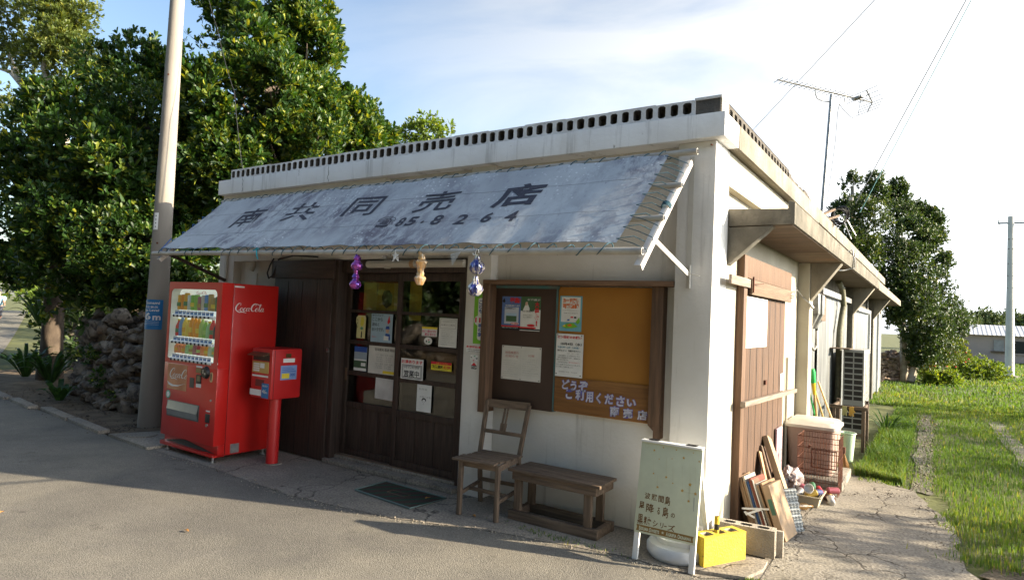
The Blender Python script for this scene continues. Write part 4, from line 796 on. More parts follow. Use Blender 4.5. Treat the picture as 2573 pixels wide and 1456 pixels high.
# ------------------------------------------------------------------ posters and notices
def poster(name, label, cat, x0, x1, z0, z1, y, m, tx=(), sh=(), tilt=0, thick=.0008, outline=None, group=None):
    """a sheet facing -y; tx: (text, fx0, fx1, fz0, fz1, material, weight); sh: (material, polygon in 0..1 or rect)"""
    w, h = x1-x0, z1-z0; b = MB()
    pl = outline or [(0,0),(1,0),(1,1),(0,1)]
    b.prism([(x0+w*a, y, z0+h*c) for a, c in pl], (0,thick,0)); o = b.build(name, m, None, loc=((x0+x1)/2,y,(z0+z1)/2)); tag(o, label, cat, group)
    lay = y-.0008; bym = {}
    for mm_, q in sh:
        if len(q) == 4 and not isinstance(q[0], tuple): q = [(q[0],q[2]),(q[1],q[2]),(q[1],q[3]),(q[0],q[3])]
        b = MB(); b.add([(x0+w*a, lay, z0+h*c) for a, c in q], [tuple(range(len(q)))]); b.build('printed_area', mm_, o); lay -= .0005
    bt = {}
    for s, a0, a1, c0, c1, mm_, of in tx: put(bt.setdefault(mm_, MB()), glyphs(s, of), (x0+w*a0, lay-.0006, z0+h*c0), (w*(a1-a0),0,0), (0,0,h*(c1-c0)), None)
    for mm_, bq in bt.items(): bq.build('lettering', mm_, o)
    if tilt: o.rotation_euler = (0, R(tilt), 0)
    return o
G1, G2 = .1025, .0595     # just in front of the left and right door panes... sheets are behind the glass where they are inside
I1, I2 = .126, .083
M_yp = mat('yellow_sheet', (.55,.45,.10), (.42,.36,.10), scale=4, rough=.8); M_yp2 = mat('ochre_sheet', (.50,.36,.04), (.36,.26,.04), scale=9, rough=.8)
poster('yellow_banner','wide yellow paper banner with a dark printed crest behind the top left pane','banner',-3.73,-3.16,1.60,1.915,.150,M_yp,
  tx=[('入浴券',.33,.37,.55,.95,M_ink,.0)], sh=[(M_yp2,[(.33,0),(.80,0),(.76,1),(.40,1)]),(flat('dark_olive_print',(.09,.08,.03),.8),[(.50,.25),(.60,.12),(.72,.25),(.74,.55),(.66,.72),(.52,.70),(.47,.5)]),(flat('brown_strip',(.25,.08,.03),.8),(0,1,.96,1))])
poster('yellow_strip','narrow yellow paper strip behind the glass left of the top right pane','paper strip',-3.06,-2.90,1.53,1.94,.14,M_yp2)
poster('fruit_sticker','pale yellow sticker shaped like a lemon on the left door','sticker',-3.775,-3.63,1.315,1.555,G1,flat('pale_yellow',(.66,.62,.30),.7),
  tx=[('レモン',.08,.26,.45,.85,M_ink,.01)], sh=[(flat('lemon_yellow',(.70,.62,.08),.7),[(.45,.6),(.6,.5),(.8,.6),(.85,.8),(.7,.95),(.5,.9)]),(M_ink,[(.55,.03),(.68,.03),(.68,.25),(.62,.34),(.57,.25)]),(flat('leaf_green_ink',(.12,.35,.2),.7),[(.45,.42),(.62,.36),(.8,.42),(.7,.5),(.55,.5)])], outline=[(.12,0),(.98,0),(1,.9),(.9,1),(.2,1),(.02,.9),(.0,.7),(.12,.55),(.08,.1)])
M_lb = flat('light_blue_print',(.36,.50,.62),.7); M_skin = flat('skin_tone_print', (.62,.40,.30), .7)
poster('parcel_poster','light blue parcel poster with black headline on the left door','poster',-3.547,-3.243,1.290,1.582,G1,M_lb,
  tx=[('ゆうパック、',.06,.62,.90,.985,M_ink,.01),('ここから',.06,.55,.74,.86,M_ink,.01),('送ると',.06,.40,.56,.69,M_ink,.01),('おトクです。',.06,.62,.38,.51,M_ink,.01),('受取人',.06,.3,.16,.2,M_inkred,.0)],
  sh=[(M_inkblue,[(.66,.10),(.92,.10),(.90,.30),(.70,.32)]),(M_skin,[(.72,.34),(.84,.34),(.88,.46),(.80,.52),(.70,.46)]),(M_inkblue,[(.69,.47),(.88,.47),(.86,.58),(.72,.58)]),(M_paper,[(.62,.08),(.85,.08),(.85,.22),(.62,.24)]),(M_inkred,[(.80,.64),(.90,.72),(.84,.95),(.76,.72)])])
poster('beach_photo','narrow photo print of sky and shore on the left door','photo',-3.775,-3.59,.975,1.226,G1,M_paper,sh=[(M_inkblue,(0,1,.78,1)),(flat('horizon_grey',(.30,.36,.42),.7),(0,1,.48,.78)),(flat('dark_green_print',(.05,.10,.05),.7),(0,1,.12,.42)),(M_paper,(.58,.94,.2,.34))])
M_cream2 = flat('cream_paper', (.62,.60,.55), .8)
poster('ferry_timetable','large cream timetable sheet with grey columns on the left door','timetable',-3.562,-3.153,.966,1.250,G1,M_cream2,
  tx=[('安栄観光 高速 時刻表',.22,.97,.82,.93,M_ink,.0),('行き  便名  出発  到着',.25,.85,.66,.71,M_inkgrey,.0),('8:00   9:10',.28,.80,.58,.62,M_inkgrey,0),('12:45  13:55',.28,.80,.51,.55,M_inkgrey,0),('14:30  15:40',.28,.80,.44,.48,M_inkgrey,0),('帰り  便名  出発  到着',.25,.85,.34,.39,M_inkgrey,.0),('9:50  11:00',.28,.80,.27,.31,M_inkgrey,0),('15:50  17:00',.28,.80,.20,.24,M_inkgrey,0)], sh=[(M_yel,(.52,.99,.03,.13))])
poster('blank_sheet','plain white sheet on the lowest pane of the left door','sheet of paper',-3.443,-3.155,.713,.926,G1,mat('crumpled_paper', (.62,.60,.58), (.46,.44,.42), scale=6, rough=.8, bump=.6, bscale=12),tilt=1)
poster('slogan_sticker','white sticker with magenta slogan and yellow top band on the right door','sticker',-2.805,-2.614,1.390,1.478,G2,M_paper,tx=[('日に一度わが子に',.04,.96,.40,.68,flat('magenta_ink',(.60,.02,.14),.7),.02),('配る 目と心',.22,.94,.06,.34,MATS['magenta_ink'],.02)],sh=[(M_yel,(0,1,.78,1))])
poster('oval_sticker','small white oval sticker under the slogan sticker','sticker',-2.773,-2.671,1.308,1.380,G2,M_paper,outline=[(.5+.5*math.cos(t),.5+.5*math.sin(t)) for t in np.linspace(0,6.283,25)[:-1]],sh=[(M_ink,[(.2,.35),(.35,.3),(.4,.5),(.3,.6)]),(M_inkred,[(.5,.55),(.65,.55),(.6,.75)]),(flat('leaf_green_ink',(.12,.35,.2),.7),[(.55,.25),(.75,.3),(.72,.5),(.55,.45)])])
dn = []
for i, z in enumerate((.90,.78)): dn.append(('これはお知らせです' if i == 0 else '営業のご案内',.12,.88,z-.04,z+.01,M_inkgrey,.0))
for i in range(8): dn.append((['ご利用のみなさまへ','いつもありがとうございます','下記のとおりご案内します','ご確認をお願いします'][i%4],.10,.85-.1*(i%3),.57-.07*i,.60-.07*i,M_inkgrey,.0))
poster('typed_notice','tall white typed notice with a boxed heading high on the right door','notice',-2.590,-2.372,1.298,1.572,G2,M_paper,tx=dn,sh=[(M_inkgrey,(.06,.94,.955,.965)),(M_inkgrey,(.06,.94,.64,.65)),(M_inkgrey,(.06,.075,.65,.955)),(M_inkgrey,(.925,.94,.65,.955))])
poster('open_sign','white OPEN style sign in a double black frame on the right door','shop sign',-3.050,-2.760,.958,1.158,.052,M_paper,
  tx=[('お湯あります',.03,.97,.76,.94,M_inkred,.02),('いらっしゃいませ',.14,.82,.52,.64,M_ink,.02),('営業中',.16,.84,.12,.44,M_ink,.02)],
  sh=[(M_ink,(.05,.95,.05,.70)),(M_paper,(.07,.93,.08,.67)),(M_ink,(.09,.91,.105,.645)),(M_paper,(.105,.895,.13,.62))])
bpy.data.objects['open_sign']['label'] = 'white sign with large black characters in a double frame on the right door'
poster('warning_sticker','yellow and red road safety sticker on the right door','sticker',-2.668,-2.417,1.074,1.154,G2,flat('signal_yellow',(.72,.62,.03),.6),tx=[('飲酒運転',.03,.60,.18,.62,M_ink,.02),('根絶!',.62,.98,.18,.62,M_inkred,.02),('全席 シートベルト',.25,.85,.74,.92,M_yel,.0),('みんなで守ろう',.2,.8,.04,.12,M_inkblue,.0)],sh=[(M_inkred,(0,1,.68,1))])
poster('lunch_notice','white handwritten notice with a small sketched face low on the right door','notice',-2.831,-2.646,.663,.920,G2,M_paper,tx=[('お弁当',.15,.68,.80,.88,M_inkgrey,.0),('日替り弁当',.24,.96,.52,.59,M_inkgrey,.0)],
  sh=[(M_ink,[(.34,.42),(.40,.50),(.52,.52),(.64,.48),(.66,.40),(.62,.40),(.56,.46),(.44,.46),(.38,.38)]),(M_inkgrey,(.40,.45,.36,.375)),(M_inkgrey,(.54,.59,.36,.375)),(M_inkgrey,(.46,.54,.27,.28)),(M_inkgrey,(.495,.51,.31,.35))])
# notices on the middle column
M_gr = flat('bright_green_print', (.18,.46,.03), .6)
circ = lambda cx, cy, rx, ry, n=22: [(cx+rx*math.cos(t), cy+ry*math.sin(t)) for t in np.linspace(0,6.283,n+1)[:-1]]
poster('refuge_sign','tall green sign with a white balloon and number 110 on the white column','sign',-2.135,-1.983,1.357,1.853,-.0035,M_gr,
  tx=[('こ',.36,.62,.72,.79,M_inkblue,.03),('ど',.36,.64,.64,.71,M_inkblue,.03),('も',.36,.62,.56,.63,M_inkblue,.03),('110',.12,.90,.385,.475,M_inkred,.05),('番',.34,.66,.30,.365,M_inkblue,.02),('の',.36,.62,.22,.285,M_inkblue,.03),('家',.34,.66,.13,.21,M_inkblue,.02)],
  sh=[(M_paper,(.30,.70,.12,.80)),(M_paper,circ(.5,.12,.2,.055)),(M_paper,circ(.51,.42,.47,.10)),(M_paper,circ(.5,.80,.2,.03))])
poster('red_text_sticker','white strip with a red headline under the green sign','sticker',-2.206,-2.004,1.278,1.338,-.0025,M_paper,tx=[('暴力団排除協力事業所',.01,.99,.60,.98,M_inkred,.03),('沖縄県暴力団追放運動推進センター',.08,.98,.32,.48,M_ink,.0),('八重山地区暴力団追放協議会',.08,.96,.04,.2,M_ink,.0)])
poster('leaf_sticker','tiny sticker of scattered leaves, upper of two on the white column','sticker',-2.155,-2.07,1.195,1.255,-.0025,M_paper,sh=[(M_ink,[(.0,.6),(.2,.7),(.25,.5)]),(MATS['leaf_green_ink'],[(.4,.8),(.7,.95),(.65,.7)]),(M_ink,[(.7,.55),(1,.6),(.9,.35)]),(M_inkred,[(.3,.2),(.6,.25),(.5,.05)])])
poster('house_sticker','tiny red and black house sticker, lower of two on the white column','sticker',-2.145,-2.075,1.125,1.19,-.0025,M_paper,tx=[('STOP',.05,.95,.15,.45,M_paper,.02)],sh=[(M_inkred,[(.1,.55),(.5,.98),(.9,.55)]),(M_ink,(.05,.95,.05,.55))])
# posters on the dark panel
DP = .0895
M_sky2 = flat('poster_blue', (.10,.17,.40), .6); M_gren = flat('poster_green', (.06,.13,.06), .6)
poster('recruiting_poster','blue poster with a small photo inset, left of the pair on the dark panel','poster',-1.893,-1.6935,1.497,1.793,DP,M_sky2,tx=[('募集!',.42,.98,.80,.97,M_inkred,.04),('島の仲間を求めています',.2,.95,.70,.755,M_paper,.02),('応募受付中',.55,.95,.16,.22,M_paper,.02),('お問い合わせはこちらまで',.05,.9,.05,.09,M_paper,.0),('三共同売店だより',.18,.75,.62,.66,M_ink,.02)],
  sh=[(flat('pale_inset',(.50,.54,.62),.6),(.15,.90,.18,.68)),(M_gren,(.24,.80,.25,.48)),(flat('inset_sky',(.40,.55,.70),.6),(.24,.80,.42,.50)),(M_inkred,circ(.72,.19,.22,.04)),(M_inkred,(0,1,.09,.13)),(M_ink,(0,1,0,.09)),(M_ink,[(.02,.85),(.12,.95),(.18,.85),(.12,.8)])])
poster('festival_poster','green and white poster with red upright letters, right of the pair on the dark panel','poster',-1.693,-1.489,1.497,1.795,DP,M_gren,tx=[('大',.72,.95,.70,.85,M_inkred,.05),('募',.72,.95,.52,.68,M_inkred,.05),('集',.72,.95,.34,.50,M_inkred,.05),('!',.80,.87,.15,.31,M_inkred,.05),('急げ！今年も開催します',.35,.98,.88,.94,M_paper,.02),('サトウキビ狩り',.10,.65,.54,.60,M_ink,.02),('受付は九月まで',.15,.62,.44,.47,M_ink,.0),('詳しくは役場まで',.15,.6,.38,.41,M_ink,.0)],
  sh=[(M_paper,(.0,.72,.10,.58)),(M_paper,(.7,1,.06,.62)),(M_paper,[(.10,.58),(.30,.86),(.45,.66),(.45,.58)]),(M_skin,[(.22,.74),(.34,.74),(.36,.84),(.24,.84)]),(M_inkred,circ(.55,.16,.2,.04)),(M_inkred,(0,.8,.07,.11)),(M_ink,(0,1,0,.06)),(M_paper,(0,1,0,.02))])
lines = [('出張検査の',.10,.44,.76,.84,flat('faded_red_ink',(.50,.20,.18),.8),.0),('お知らせ',.10,.44,.65,.73,MATS['faded_red_ink'],.0),('公報',.68,.84,.71,.78,MATS['faded_red_ink'],0)]
for i in range(8): lines.append((['検査日のご案内をいたします','会場は公民館となります','受付時間は午前九時から','持ち物は次のとおりです'][i%4],.05,.44-.05*(i%3),.55-.065*i,.565-.065*i,M_inkgrey,0)); lines.append((['右のとおり公示する','平成の検査実施について','計量法に基づき定期検査','を行うものとする'][i%4],.54,.95-.04*(i%3),.62-.065*i,.635-.065*i,M_inkgrey,0))
poster('inspection_notice','wide cream two page notice pinned below the posters on the dark panel','notice',-1.873,-1.463,1.062,1.358,DP,M_cream2,tx=lines,sh=[(M_ink,circ(.03,.96,.012,.016,8)),(M_ink,circ(.5,.97,.012,.016,8)),(M_ink,circ(.97,.96,.012,.016,8)),(M_ink,circ(.03,.04,.012,.016,8)),(M_ink,circ(.5,.03,.012,.016,8)),(M_ink,circ(.97,.04,.012,.016,8)),(flat('fold_shadow_ink',(.5,.48,.45),.8),(.495,.50,0.06,.94))])
OP = .0925
poster('card_payment_poster','white poster with orange headline and a painted island in a blue border','poster',-1.30,-1.091,1.514,1.809,OP,flat('aqua_print',(.16,.42,.52),.6),
  tx=[('カード決済',.14,.86,.80,.94,flat('orange_ink',(.75,.16,.02),.6),.05),('可能店舗',.14,.86,.645,.785,MATS['orange_ink'],.05),('Credit Card Accepted Here',.14,.86,.58,.60,M_ink,.0),('ご利用いただけるお店です',.18,.84,.50,.53,M_ink,.0)],
  sh=[(M_paper,(.07,.93,.26,.97)),(M_inkred,(.5,.62,.38,.42)),(M_ink,(.66,.76,.37,.42)),(M_inkblue,(.36,.46,.30,.34)),(M_gr,[(.12,.13),(.35,.22),(.62,.24),(.85,.14),(.6,.09),(.3,.08)]),(MATS['orange_ink'],[(.35,.17),(.5,.22),(.6,.16),(.45,.13)]),(M_yel,[(.15,.14),(.26,.19),(.3,.12)]),(M_gr,[(.74,.27),(.9,.40),(.94,.28),(.84,.2)])])
bl = [('ビン回収のお願い',.06,.94,.89,.955,M_inkred,.03),('10月4日（水）',.18,.95,.735,.80,M_ink,.02),('午後5時～6時（1時間）',.06,.86,.66,.705,flat('teal_ink',(.05,.25,.38),.7),.01),('集めるビン：泡盛の空きビン',.06,.92,.585,.63,M_ink,.01),('（2合・3合・一升）',.42,.86,.53,.56,M_inkgrey,0),('上記の日程で、ビン回収を行います。',.08,.90,.475,.505,M_ink,.0),('酒造や回収業だけでなく、各家庭にも',.08,.92,.425,.455,M_ink,.0),('個別に伺う予定です。',.04,.48,.375,.405,M_ink,0),('ご協力頂ける方は、',.08,.46,.32,.35,M_ink,0),('家の門の前(近く)',.5,.90,.32,.35,M_inkred,0),('にビンを置いていただけたらと思います。',.04,.93,.265,.295,M_ink,0),('どうぞ宜しくお願い致します。',.04,.68,.21,.24,M_ink,0),('波照間子供会   85-8264',.14,.82,.10,.13,M_inkgrey,0)]
poster('bottle_collection_notice','tall white notice with a red title pinned on the orange board','notice',-1.316,-1.06,1.135,1.492,.0805,M_paper,tx=bl,sh=[(M_ink,circ(.04,.06,.022,.016,8)),(M_ink,circ(.93,.05,.022,.016,8)),(M_ink,circ(.05,.97,.02,.014,8)),(M_ink,circ(.93,.97,.02,.014,8))])
# ------------------------------------------------------------------ furniture in front of the shop
dm = thing('doormat', 'green and brown patterned doormat with a pale green rim before the doors', 'doormat', (-2.57,-.38,0))
q = [Vector(p) for p in ((-2.955,-.56,0),(-2.955,-.17,0),(-2.19,-.215,0),(-2.225,-.635,0))]
b = MB(); b.prism(q, (0,0,.008)); 
def matmat():
    m, t, p = _tree('woven_mat'); N = t.nodes.new; l = t.links.new; tc = N('ShaderNodeTexCoord'); mp = N('ShaderNodeMapping'); mp.inputs['Rotation'].default_value = (0,0,R(38)); l(tc.outputs['Object'], mp.inputs[0])
    w = N('ShaderNodeTexWave'); w.inputs['Scale'].default_value = 2.6; w.inputs['Distortion'].default_value = .3; l(mp.outputs[0], w.inputs[0])
    r = N('ShaderNodeValToRGB'); r.color_ramp.interpolation = 'CONSTANT'; e = r.color_ramp.elements; e[0].color = (.055,.036,.028,1); e[1].position = .82; e[1].color = (.015,.07,.04,1); l(w.outputs[0], r.inputs[0]); l(r.outputs[0], p.inputs['Base Color'])
    n = N('ShaderNodeTexWave'); n.inputs['Scale'].default_value = 22; l(mp.outputs[0], n.inputs[0]); bu = N('ShaderNodeBump'); bu.inputs['Distance'].default_value = .01; l(n.outputs[0], bu.inputs['Height']); l(bu.outputs[0], p.inputs['Normal']); p.inputs['Roughness'].default_value = .95; return m
b.build('mat_pile', matmat(), dm)
b = MB(); b.tube([p+Vector((0,0,.008)) for p in q+[q[0]]], .0085, 8); b.build('mat_rim', flat('pale_green_rim', (.12,.17,.16), .6), dm, smooth=True)
b = MB(); 
for dx, w_ in ((-.12,.24),): b.tube([(-2.70,-.42,.0095),(-2.70,-.34,.0095),(-2.48,-.35,.0095),(-2.48,-.43,.0095),(-2.70,-.42,.0095)], .003, 5)
b.build('mat_emblem', M_gwood, dm)

ch = thing('wooden_chair', 'old weathered wooden chair with a splayed back and slatted seat beside the white column', 'chair', (-1.67,-.3,0))
A = dict(fl=(-1.845,-.47), fr=(-1.505,-.43), bl=(-1.93,-.09), br=(-1.56,-.05))
def leg(p, z, tx=0, ty=0, w=.034): 
    b = MB(); b.bar((p[0],p[1],0), (p[0]+tx,p[1]+ty,z), w, w, upv=(0,1,0)); b.build('leg', M_gwoodv, ch, bevel=.003)
leg(A['fl'], .435, .005, .0); leg(A['fr'], .435, .0, .0)
for p, dx in ((A['bl'],-.02),(A['br'],.02)):
    b = MB(); w = .034
    P_ = [Vector((p[0],p[1]+.03,0)), Vector((p[0]+dx*.2,p[1]-.005,.42)), Vector((p[0]+dx,p[1]+.10,.86))]
    for a_, c_ in zip(P_, P_[1:]): b.bar(a_, c_+(c_-a_).normalized()*.004, w, w*.9, upv=(0,1,0))
    b.build('leg', M_gwoodv, ch, bevel=.003)
b = MB()
for i in range(5):
    t0 = i/5; y0 = -.50+.085*i; b.obox((-1.715+.015*i*.2, y0+.04, .447+.004*math.sin(i*2)), (.195,.02,0), (-.006,.040,0), (0,0,.008))
b.build('seat', M_gwood, ch, bevel=.002)
b = MB(); b.bar((-1.86,-.47,.415),(-1.49,-.43,.415),.02,.045); b.bar((-1.86,-.47,.415),(-1.93,-.09,.415),.02,.045); b.bar((-1.50,-.43,.415),(-1.56,-.05,.415),.02,.045); b.build('seat_frame', M_gwood, ch, bevel=.002)
b = MB(); b.bar((-1.845,-.47,.17),(-1.93,-.08,.18),.02,.03); b.bar((-1.505,-.43,.15),(-1.56,-.04,.16),.02,.03); b.bar((-1.93,-.08,.2),(-1.56,-.05,.2),.02,.03); b.bar((-1.87,-.3,.175),(-1.53,-.26,.16),.02,.03); b.build('stretcher', M_gwood, ch, bevel=.002)
b = MB(); b.bar((-1.955,.01,.845),(-1.535,.05,.85),.022,.07,upv=(0,.2,1)); b.bar((-1.94,-.055,.615),(-1.55,-.015,.61),.02,.03); b.build('back_rail', M_gwood, ch, bevel=.003)
b = MB(); 
zz = [.62,.66,.69,.78,.80,.82]; ww = [.05,.055,.028,.020,.032,.05]
for sx in (-1, 1):
    for i in range(5):
        a_ = Vector((-1.745+sx*.016*(1 if 0 < i < 5 else 1), -.04+(zz[i]-.62)*.28, zz[i])); c_ = Vector((-1.745+sx*.016, -.04+(zz[i+1]-.62)*.28, zz[i+1]))
        b.bar(a_, c_+(c_-a_)*.05, ww[i]*.55, .012, upv=(0,1,0))
b.build('back_splat', M_gwoodv, ch, bevel=.001)

bn = thing('wooden_bench', 'low weathered wooden bench with a plank top and box base against the white wall', 'bench', (-1.09,-.12,0))
b = MB()
for i, (y0, y1) in enumerate(((-.30,-.20),(-.197,-.095),(-.09,.03))): b.box(-1.50+.004*i,-.685-.006*i,y0,y1,.378,.40)
b.build('bench_top', M_gwood, bn, bevel=.003)
b = MB(); b.box(-1.465,-.72,-.285,-.265,.315,.377); b.box(-1.465,-.72,.0,.02,.315,.377); b.box(-1.465,-1.445,-.2645,-.0005,.315,.377); b.box(-.74,-.72,-.2645,-.0005,.315,.377); b.build('bench_apron', M_gwood, bn, bevel=.002)
for x in (-1.425,-.80):
    for y in (-.245,-.035): MB().box(x-.03,x+.03,y-.02,y+.02,.0702,.3765).build('leg', M_gwoodv, bn, bevel=.003)
b = MB(); b.box(-1.49,-.70,-.29,-.25,.0,.07); b.box(-1.49,-.70,-.03,.015,.0,.07); b.box(-1.48,-1.44,-.2495,-.0305,.0,.07); b.box(-.745,-.705,-.2495,-.0305,.0,.07); b.build('base_rail', M_gwood, bn, bevel=.003)

# A-frame sign
sb = thing('sandwich_board', 'pale green sandwich board with hanging stars and brown brush writing', 'sandwich board', (-.15,-.35,0))
FT = Vector((-.365,-.305,.785)); FR_ = Vector((.43,0,0)); FD = Vector((0,-.125,-.785)).normalized(); FN = Vector((0,-1,.16)).normalized()
def fp(a, d, h=0): return FT+FR_*a+FD*d+FN*h
b = MB(); b.prism([fp(0,0),fp(1,0),fp(1,.615),fp(0,.615)], FN*.008)
M_sgn = flat('pale_green_enamel', (.56,.58,.42), .4); pn = b.build('panel', M_sgn, sb, bevel=.001)
for a in (.045,.955): 
    b = MB(); b.bar(fp(a,-.01,-.012), fp(a,.795,-.012), .038, .022, upv=FN); b.build('leg', M_white, sb, bevel=.002)
for a in (.10,.90):
    b = MB(); q0 = fp(a,0,-.03); b.bar(q0, (q0.x, .03, .0), .034, .022, upv=(0,1,0)); b.build('leg', M_white, sb, bevel=.002)
b = MB(); b.prism([(-.33,-.01,.15),(.02,-.01,.15),(.02,-.08,.76),(-.33,-.08,.76)] and [(-.33,-.045,.2),(.02,-.045,.2),(.02,-.255,.74),(-.33,-.255,.74)], (0,.006,0)); b.build('rear_panel', M_white, sb)
b = MB(); b.box(-.365,.065,-.33,-.27,.783,.797); b.build('top_cap', M_white, sb, bevel=.003)
for a in (.2,.82): q0 = fp(a,-.005,0); MB().box(q0.x-.035,q0.x+.035,q0.y-.01,q0.y+.035,.797,.803).build('hinge', M_black, sb)
M_star = flat('ochre_star_print', (.55,.30,.04), .6); M_brn = flat('brown_brush_ink', (.16,.075,.02), .7); M_line = flat('dotted_line_print', (.50,.45,.28), .7)
def star(b, a, d, r):
    c = fp(a,d,.0088); pts = []
    for k in range(10): q = r*(1 if k % 2 == 0 else .42); t = R(90+36*k); pts.append(c+Vector((1,0,0))*q*math.cos(t)-FD*q*math.sin(t))
    b.add([c]+pts, [(0,1+k,1+(k+1)%10) for k in range(10)])
b = MB(); c_ = MB()
def sp(x, y):   # e3-crop pixel of the panel to panel fractions
    a = (x-(180-(y-65)*.108))/(625); d = (y-65-(x-180)*.16)/880*.615; return a, d
for x, y, r, ln in ((308,163,.010,0),(404,138,.007,0),(534,162,.007,0),(606,238,.011,0),(702,192,.005,0),(756,272,.007,0),(357,246,.005,0),(489,245,.005,0),(297,384,.008,250),(427,418,.011,225),(337,512,.011,390),(492,474,.007,310),(585,540,.013,310),(662,484,.014,285),(712,567,.013,320),(644,635,.011,500)):
    a, d = sp(x,y); star(b, a, d, r)
    if ln:
        a2, d2 = sp(x+4, ln); n = 14
        for k in range(n): q0, q1 = fp(a+(a2-a)*(k/n), d+(d2-d)*(k/n), .0086), fp(a+(a2-a)*((k+.55)/n), d+(d2-d)*((k+.55)/n), .0086); c_.bar(q0, q1, .0014, .0004, upv=FN)
for (x0,y0),(x1,y1) in (((585,545),(655,562)),((655,562),(712,567)),((662,490),(652,630))): a, d = sp(x0,y0); a2, d2 = sp(x1,y1); c_.bar(fp(a,d,.0086), fp(a2,d2,.0086), .0016, .0004, upv=FN)
b.build('star_print', M_star, pn); c_.build('dotted_lines', M_line, pn)
b = MB()
for s, x0, y0, x1, y1 in (('波',205,565,262,625),('照',275,580,330,640),('間',345,592,400,655),('島',412,595,465,680),('星',143,648,200,740),('降',218,668,300,752),('る',330,700,360,765),('島',385,695,445,795),('の',468,748,508,790),('黒',128,765,185,860),('糖',192,790,270,866),('シ',285,820,335,880),('リ',360,840,392,890),('ー',400,866,425,876),('ズ',432,855,508,912)):
    a0, d1 = sp((x0+x1)/2-(x1-x0)/2, (y0+y1)/2+(y1-y0)/2); a1, d0 = sp((x0+x1)/2+(x1-x0)/2, (y0+y1)/2-(y1-y0)/2)
    a0, dm0 = sp(x0, (y0+y1)/2); a1, _x = sp(x1, (y0+y1)/2); hh = (y1-y0)/880*.615; dm1 = (dm0+_x)/2
    put(b, glyphs(s, .016), fp(a0, dm1+hh/2, .0090), FR_*(a1-a0), -FD*hh, None)
b.build('lettering', M_brn, pn)
rb = MB(); rb.add([fp(a,d,.0086) for a, d in ((.035,.562),(.965,.562),(.95,.580),(.965,.602),(.035,.602),(.05,.580))], [(0,1,2,3,4,5)]); rbo = rb.build('ribbon_banner', flat('ribbon_brown', (.25,.14,.035), .7), pn)
b = MB()
for s, a0, a1 in (('B',.085,.11),('ESUMA',.113,.245),('S',.255,.283),('WEETS',.286,.42),('A',.53,.56),('GRIFIA',.563,.70),('O',.715,.75),('KINAWA',.753,.93)):
    big = len(s) == 1; put(b, glyphs(s, .04), fp(a0,.597 if big else .595,.0094), FR_*(a1-a0), -FD*(.028 if big else .021), None)
star(b, .475, .582, .011); b.build('lettering', M_sgn, rbo)
b = MB(); a, d = sp(235,120); 
for k in range(10): t0, t1 = R(36*k), R(36*k+24); b.bar(fp(a,d,.0086)+Vector((1,0,0))*.014*math.cos(t0)-FD*.014*math.sin(t0), fp(a,d,.0086)+Vector((1,0,0))*.014*math.cos(t1)-FD*.014*math.sin(t1), .002, .0004, upv=FN)
b.build('faint_emblem', M_line, pn)
b = MB(); a, d = sp(700,600); a2, d2 = sp(690,725); b.bar(fp(a,d,.0087), fp(a2,d2,.0087), .0035, .0004, upv=FN); b.build('fine_print', M_inkgrey, pn)

# white plastic weighted base behind the sign
wb = thing('weight_base', 'round white plastic water filled flag base on the ground under the sandwich board', 'flag base', (-.13,-.16,0))
b = MB(); pf = [(.001,0),(.19,0),(.215,.03),(.215,.075),(.20,.095),(.16,.100),(.150,.104),(.148,.135),(.13,.14),(.10,.15),(.05,.155),(.05,.20),(.001,.20)]; b.lathe(pf, (-.13,-.17,0), 40, rib=.012, nr=4); b.build('base_shell', mat('grimy_white_plastic', (.52,.56,.60), (.42,.44,.47), scale=5, rough=.5, spot=((.2,.18,.15), 6, .66, (1,1,1), .1, .5)), wb, smooth=True)
MB().lathe([(.035,.2),(.035,.23),(.001,.23)], (-.13,-.17,0), 20).build('filler_cap', M_white, wb, smooth=True)

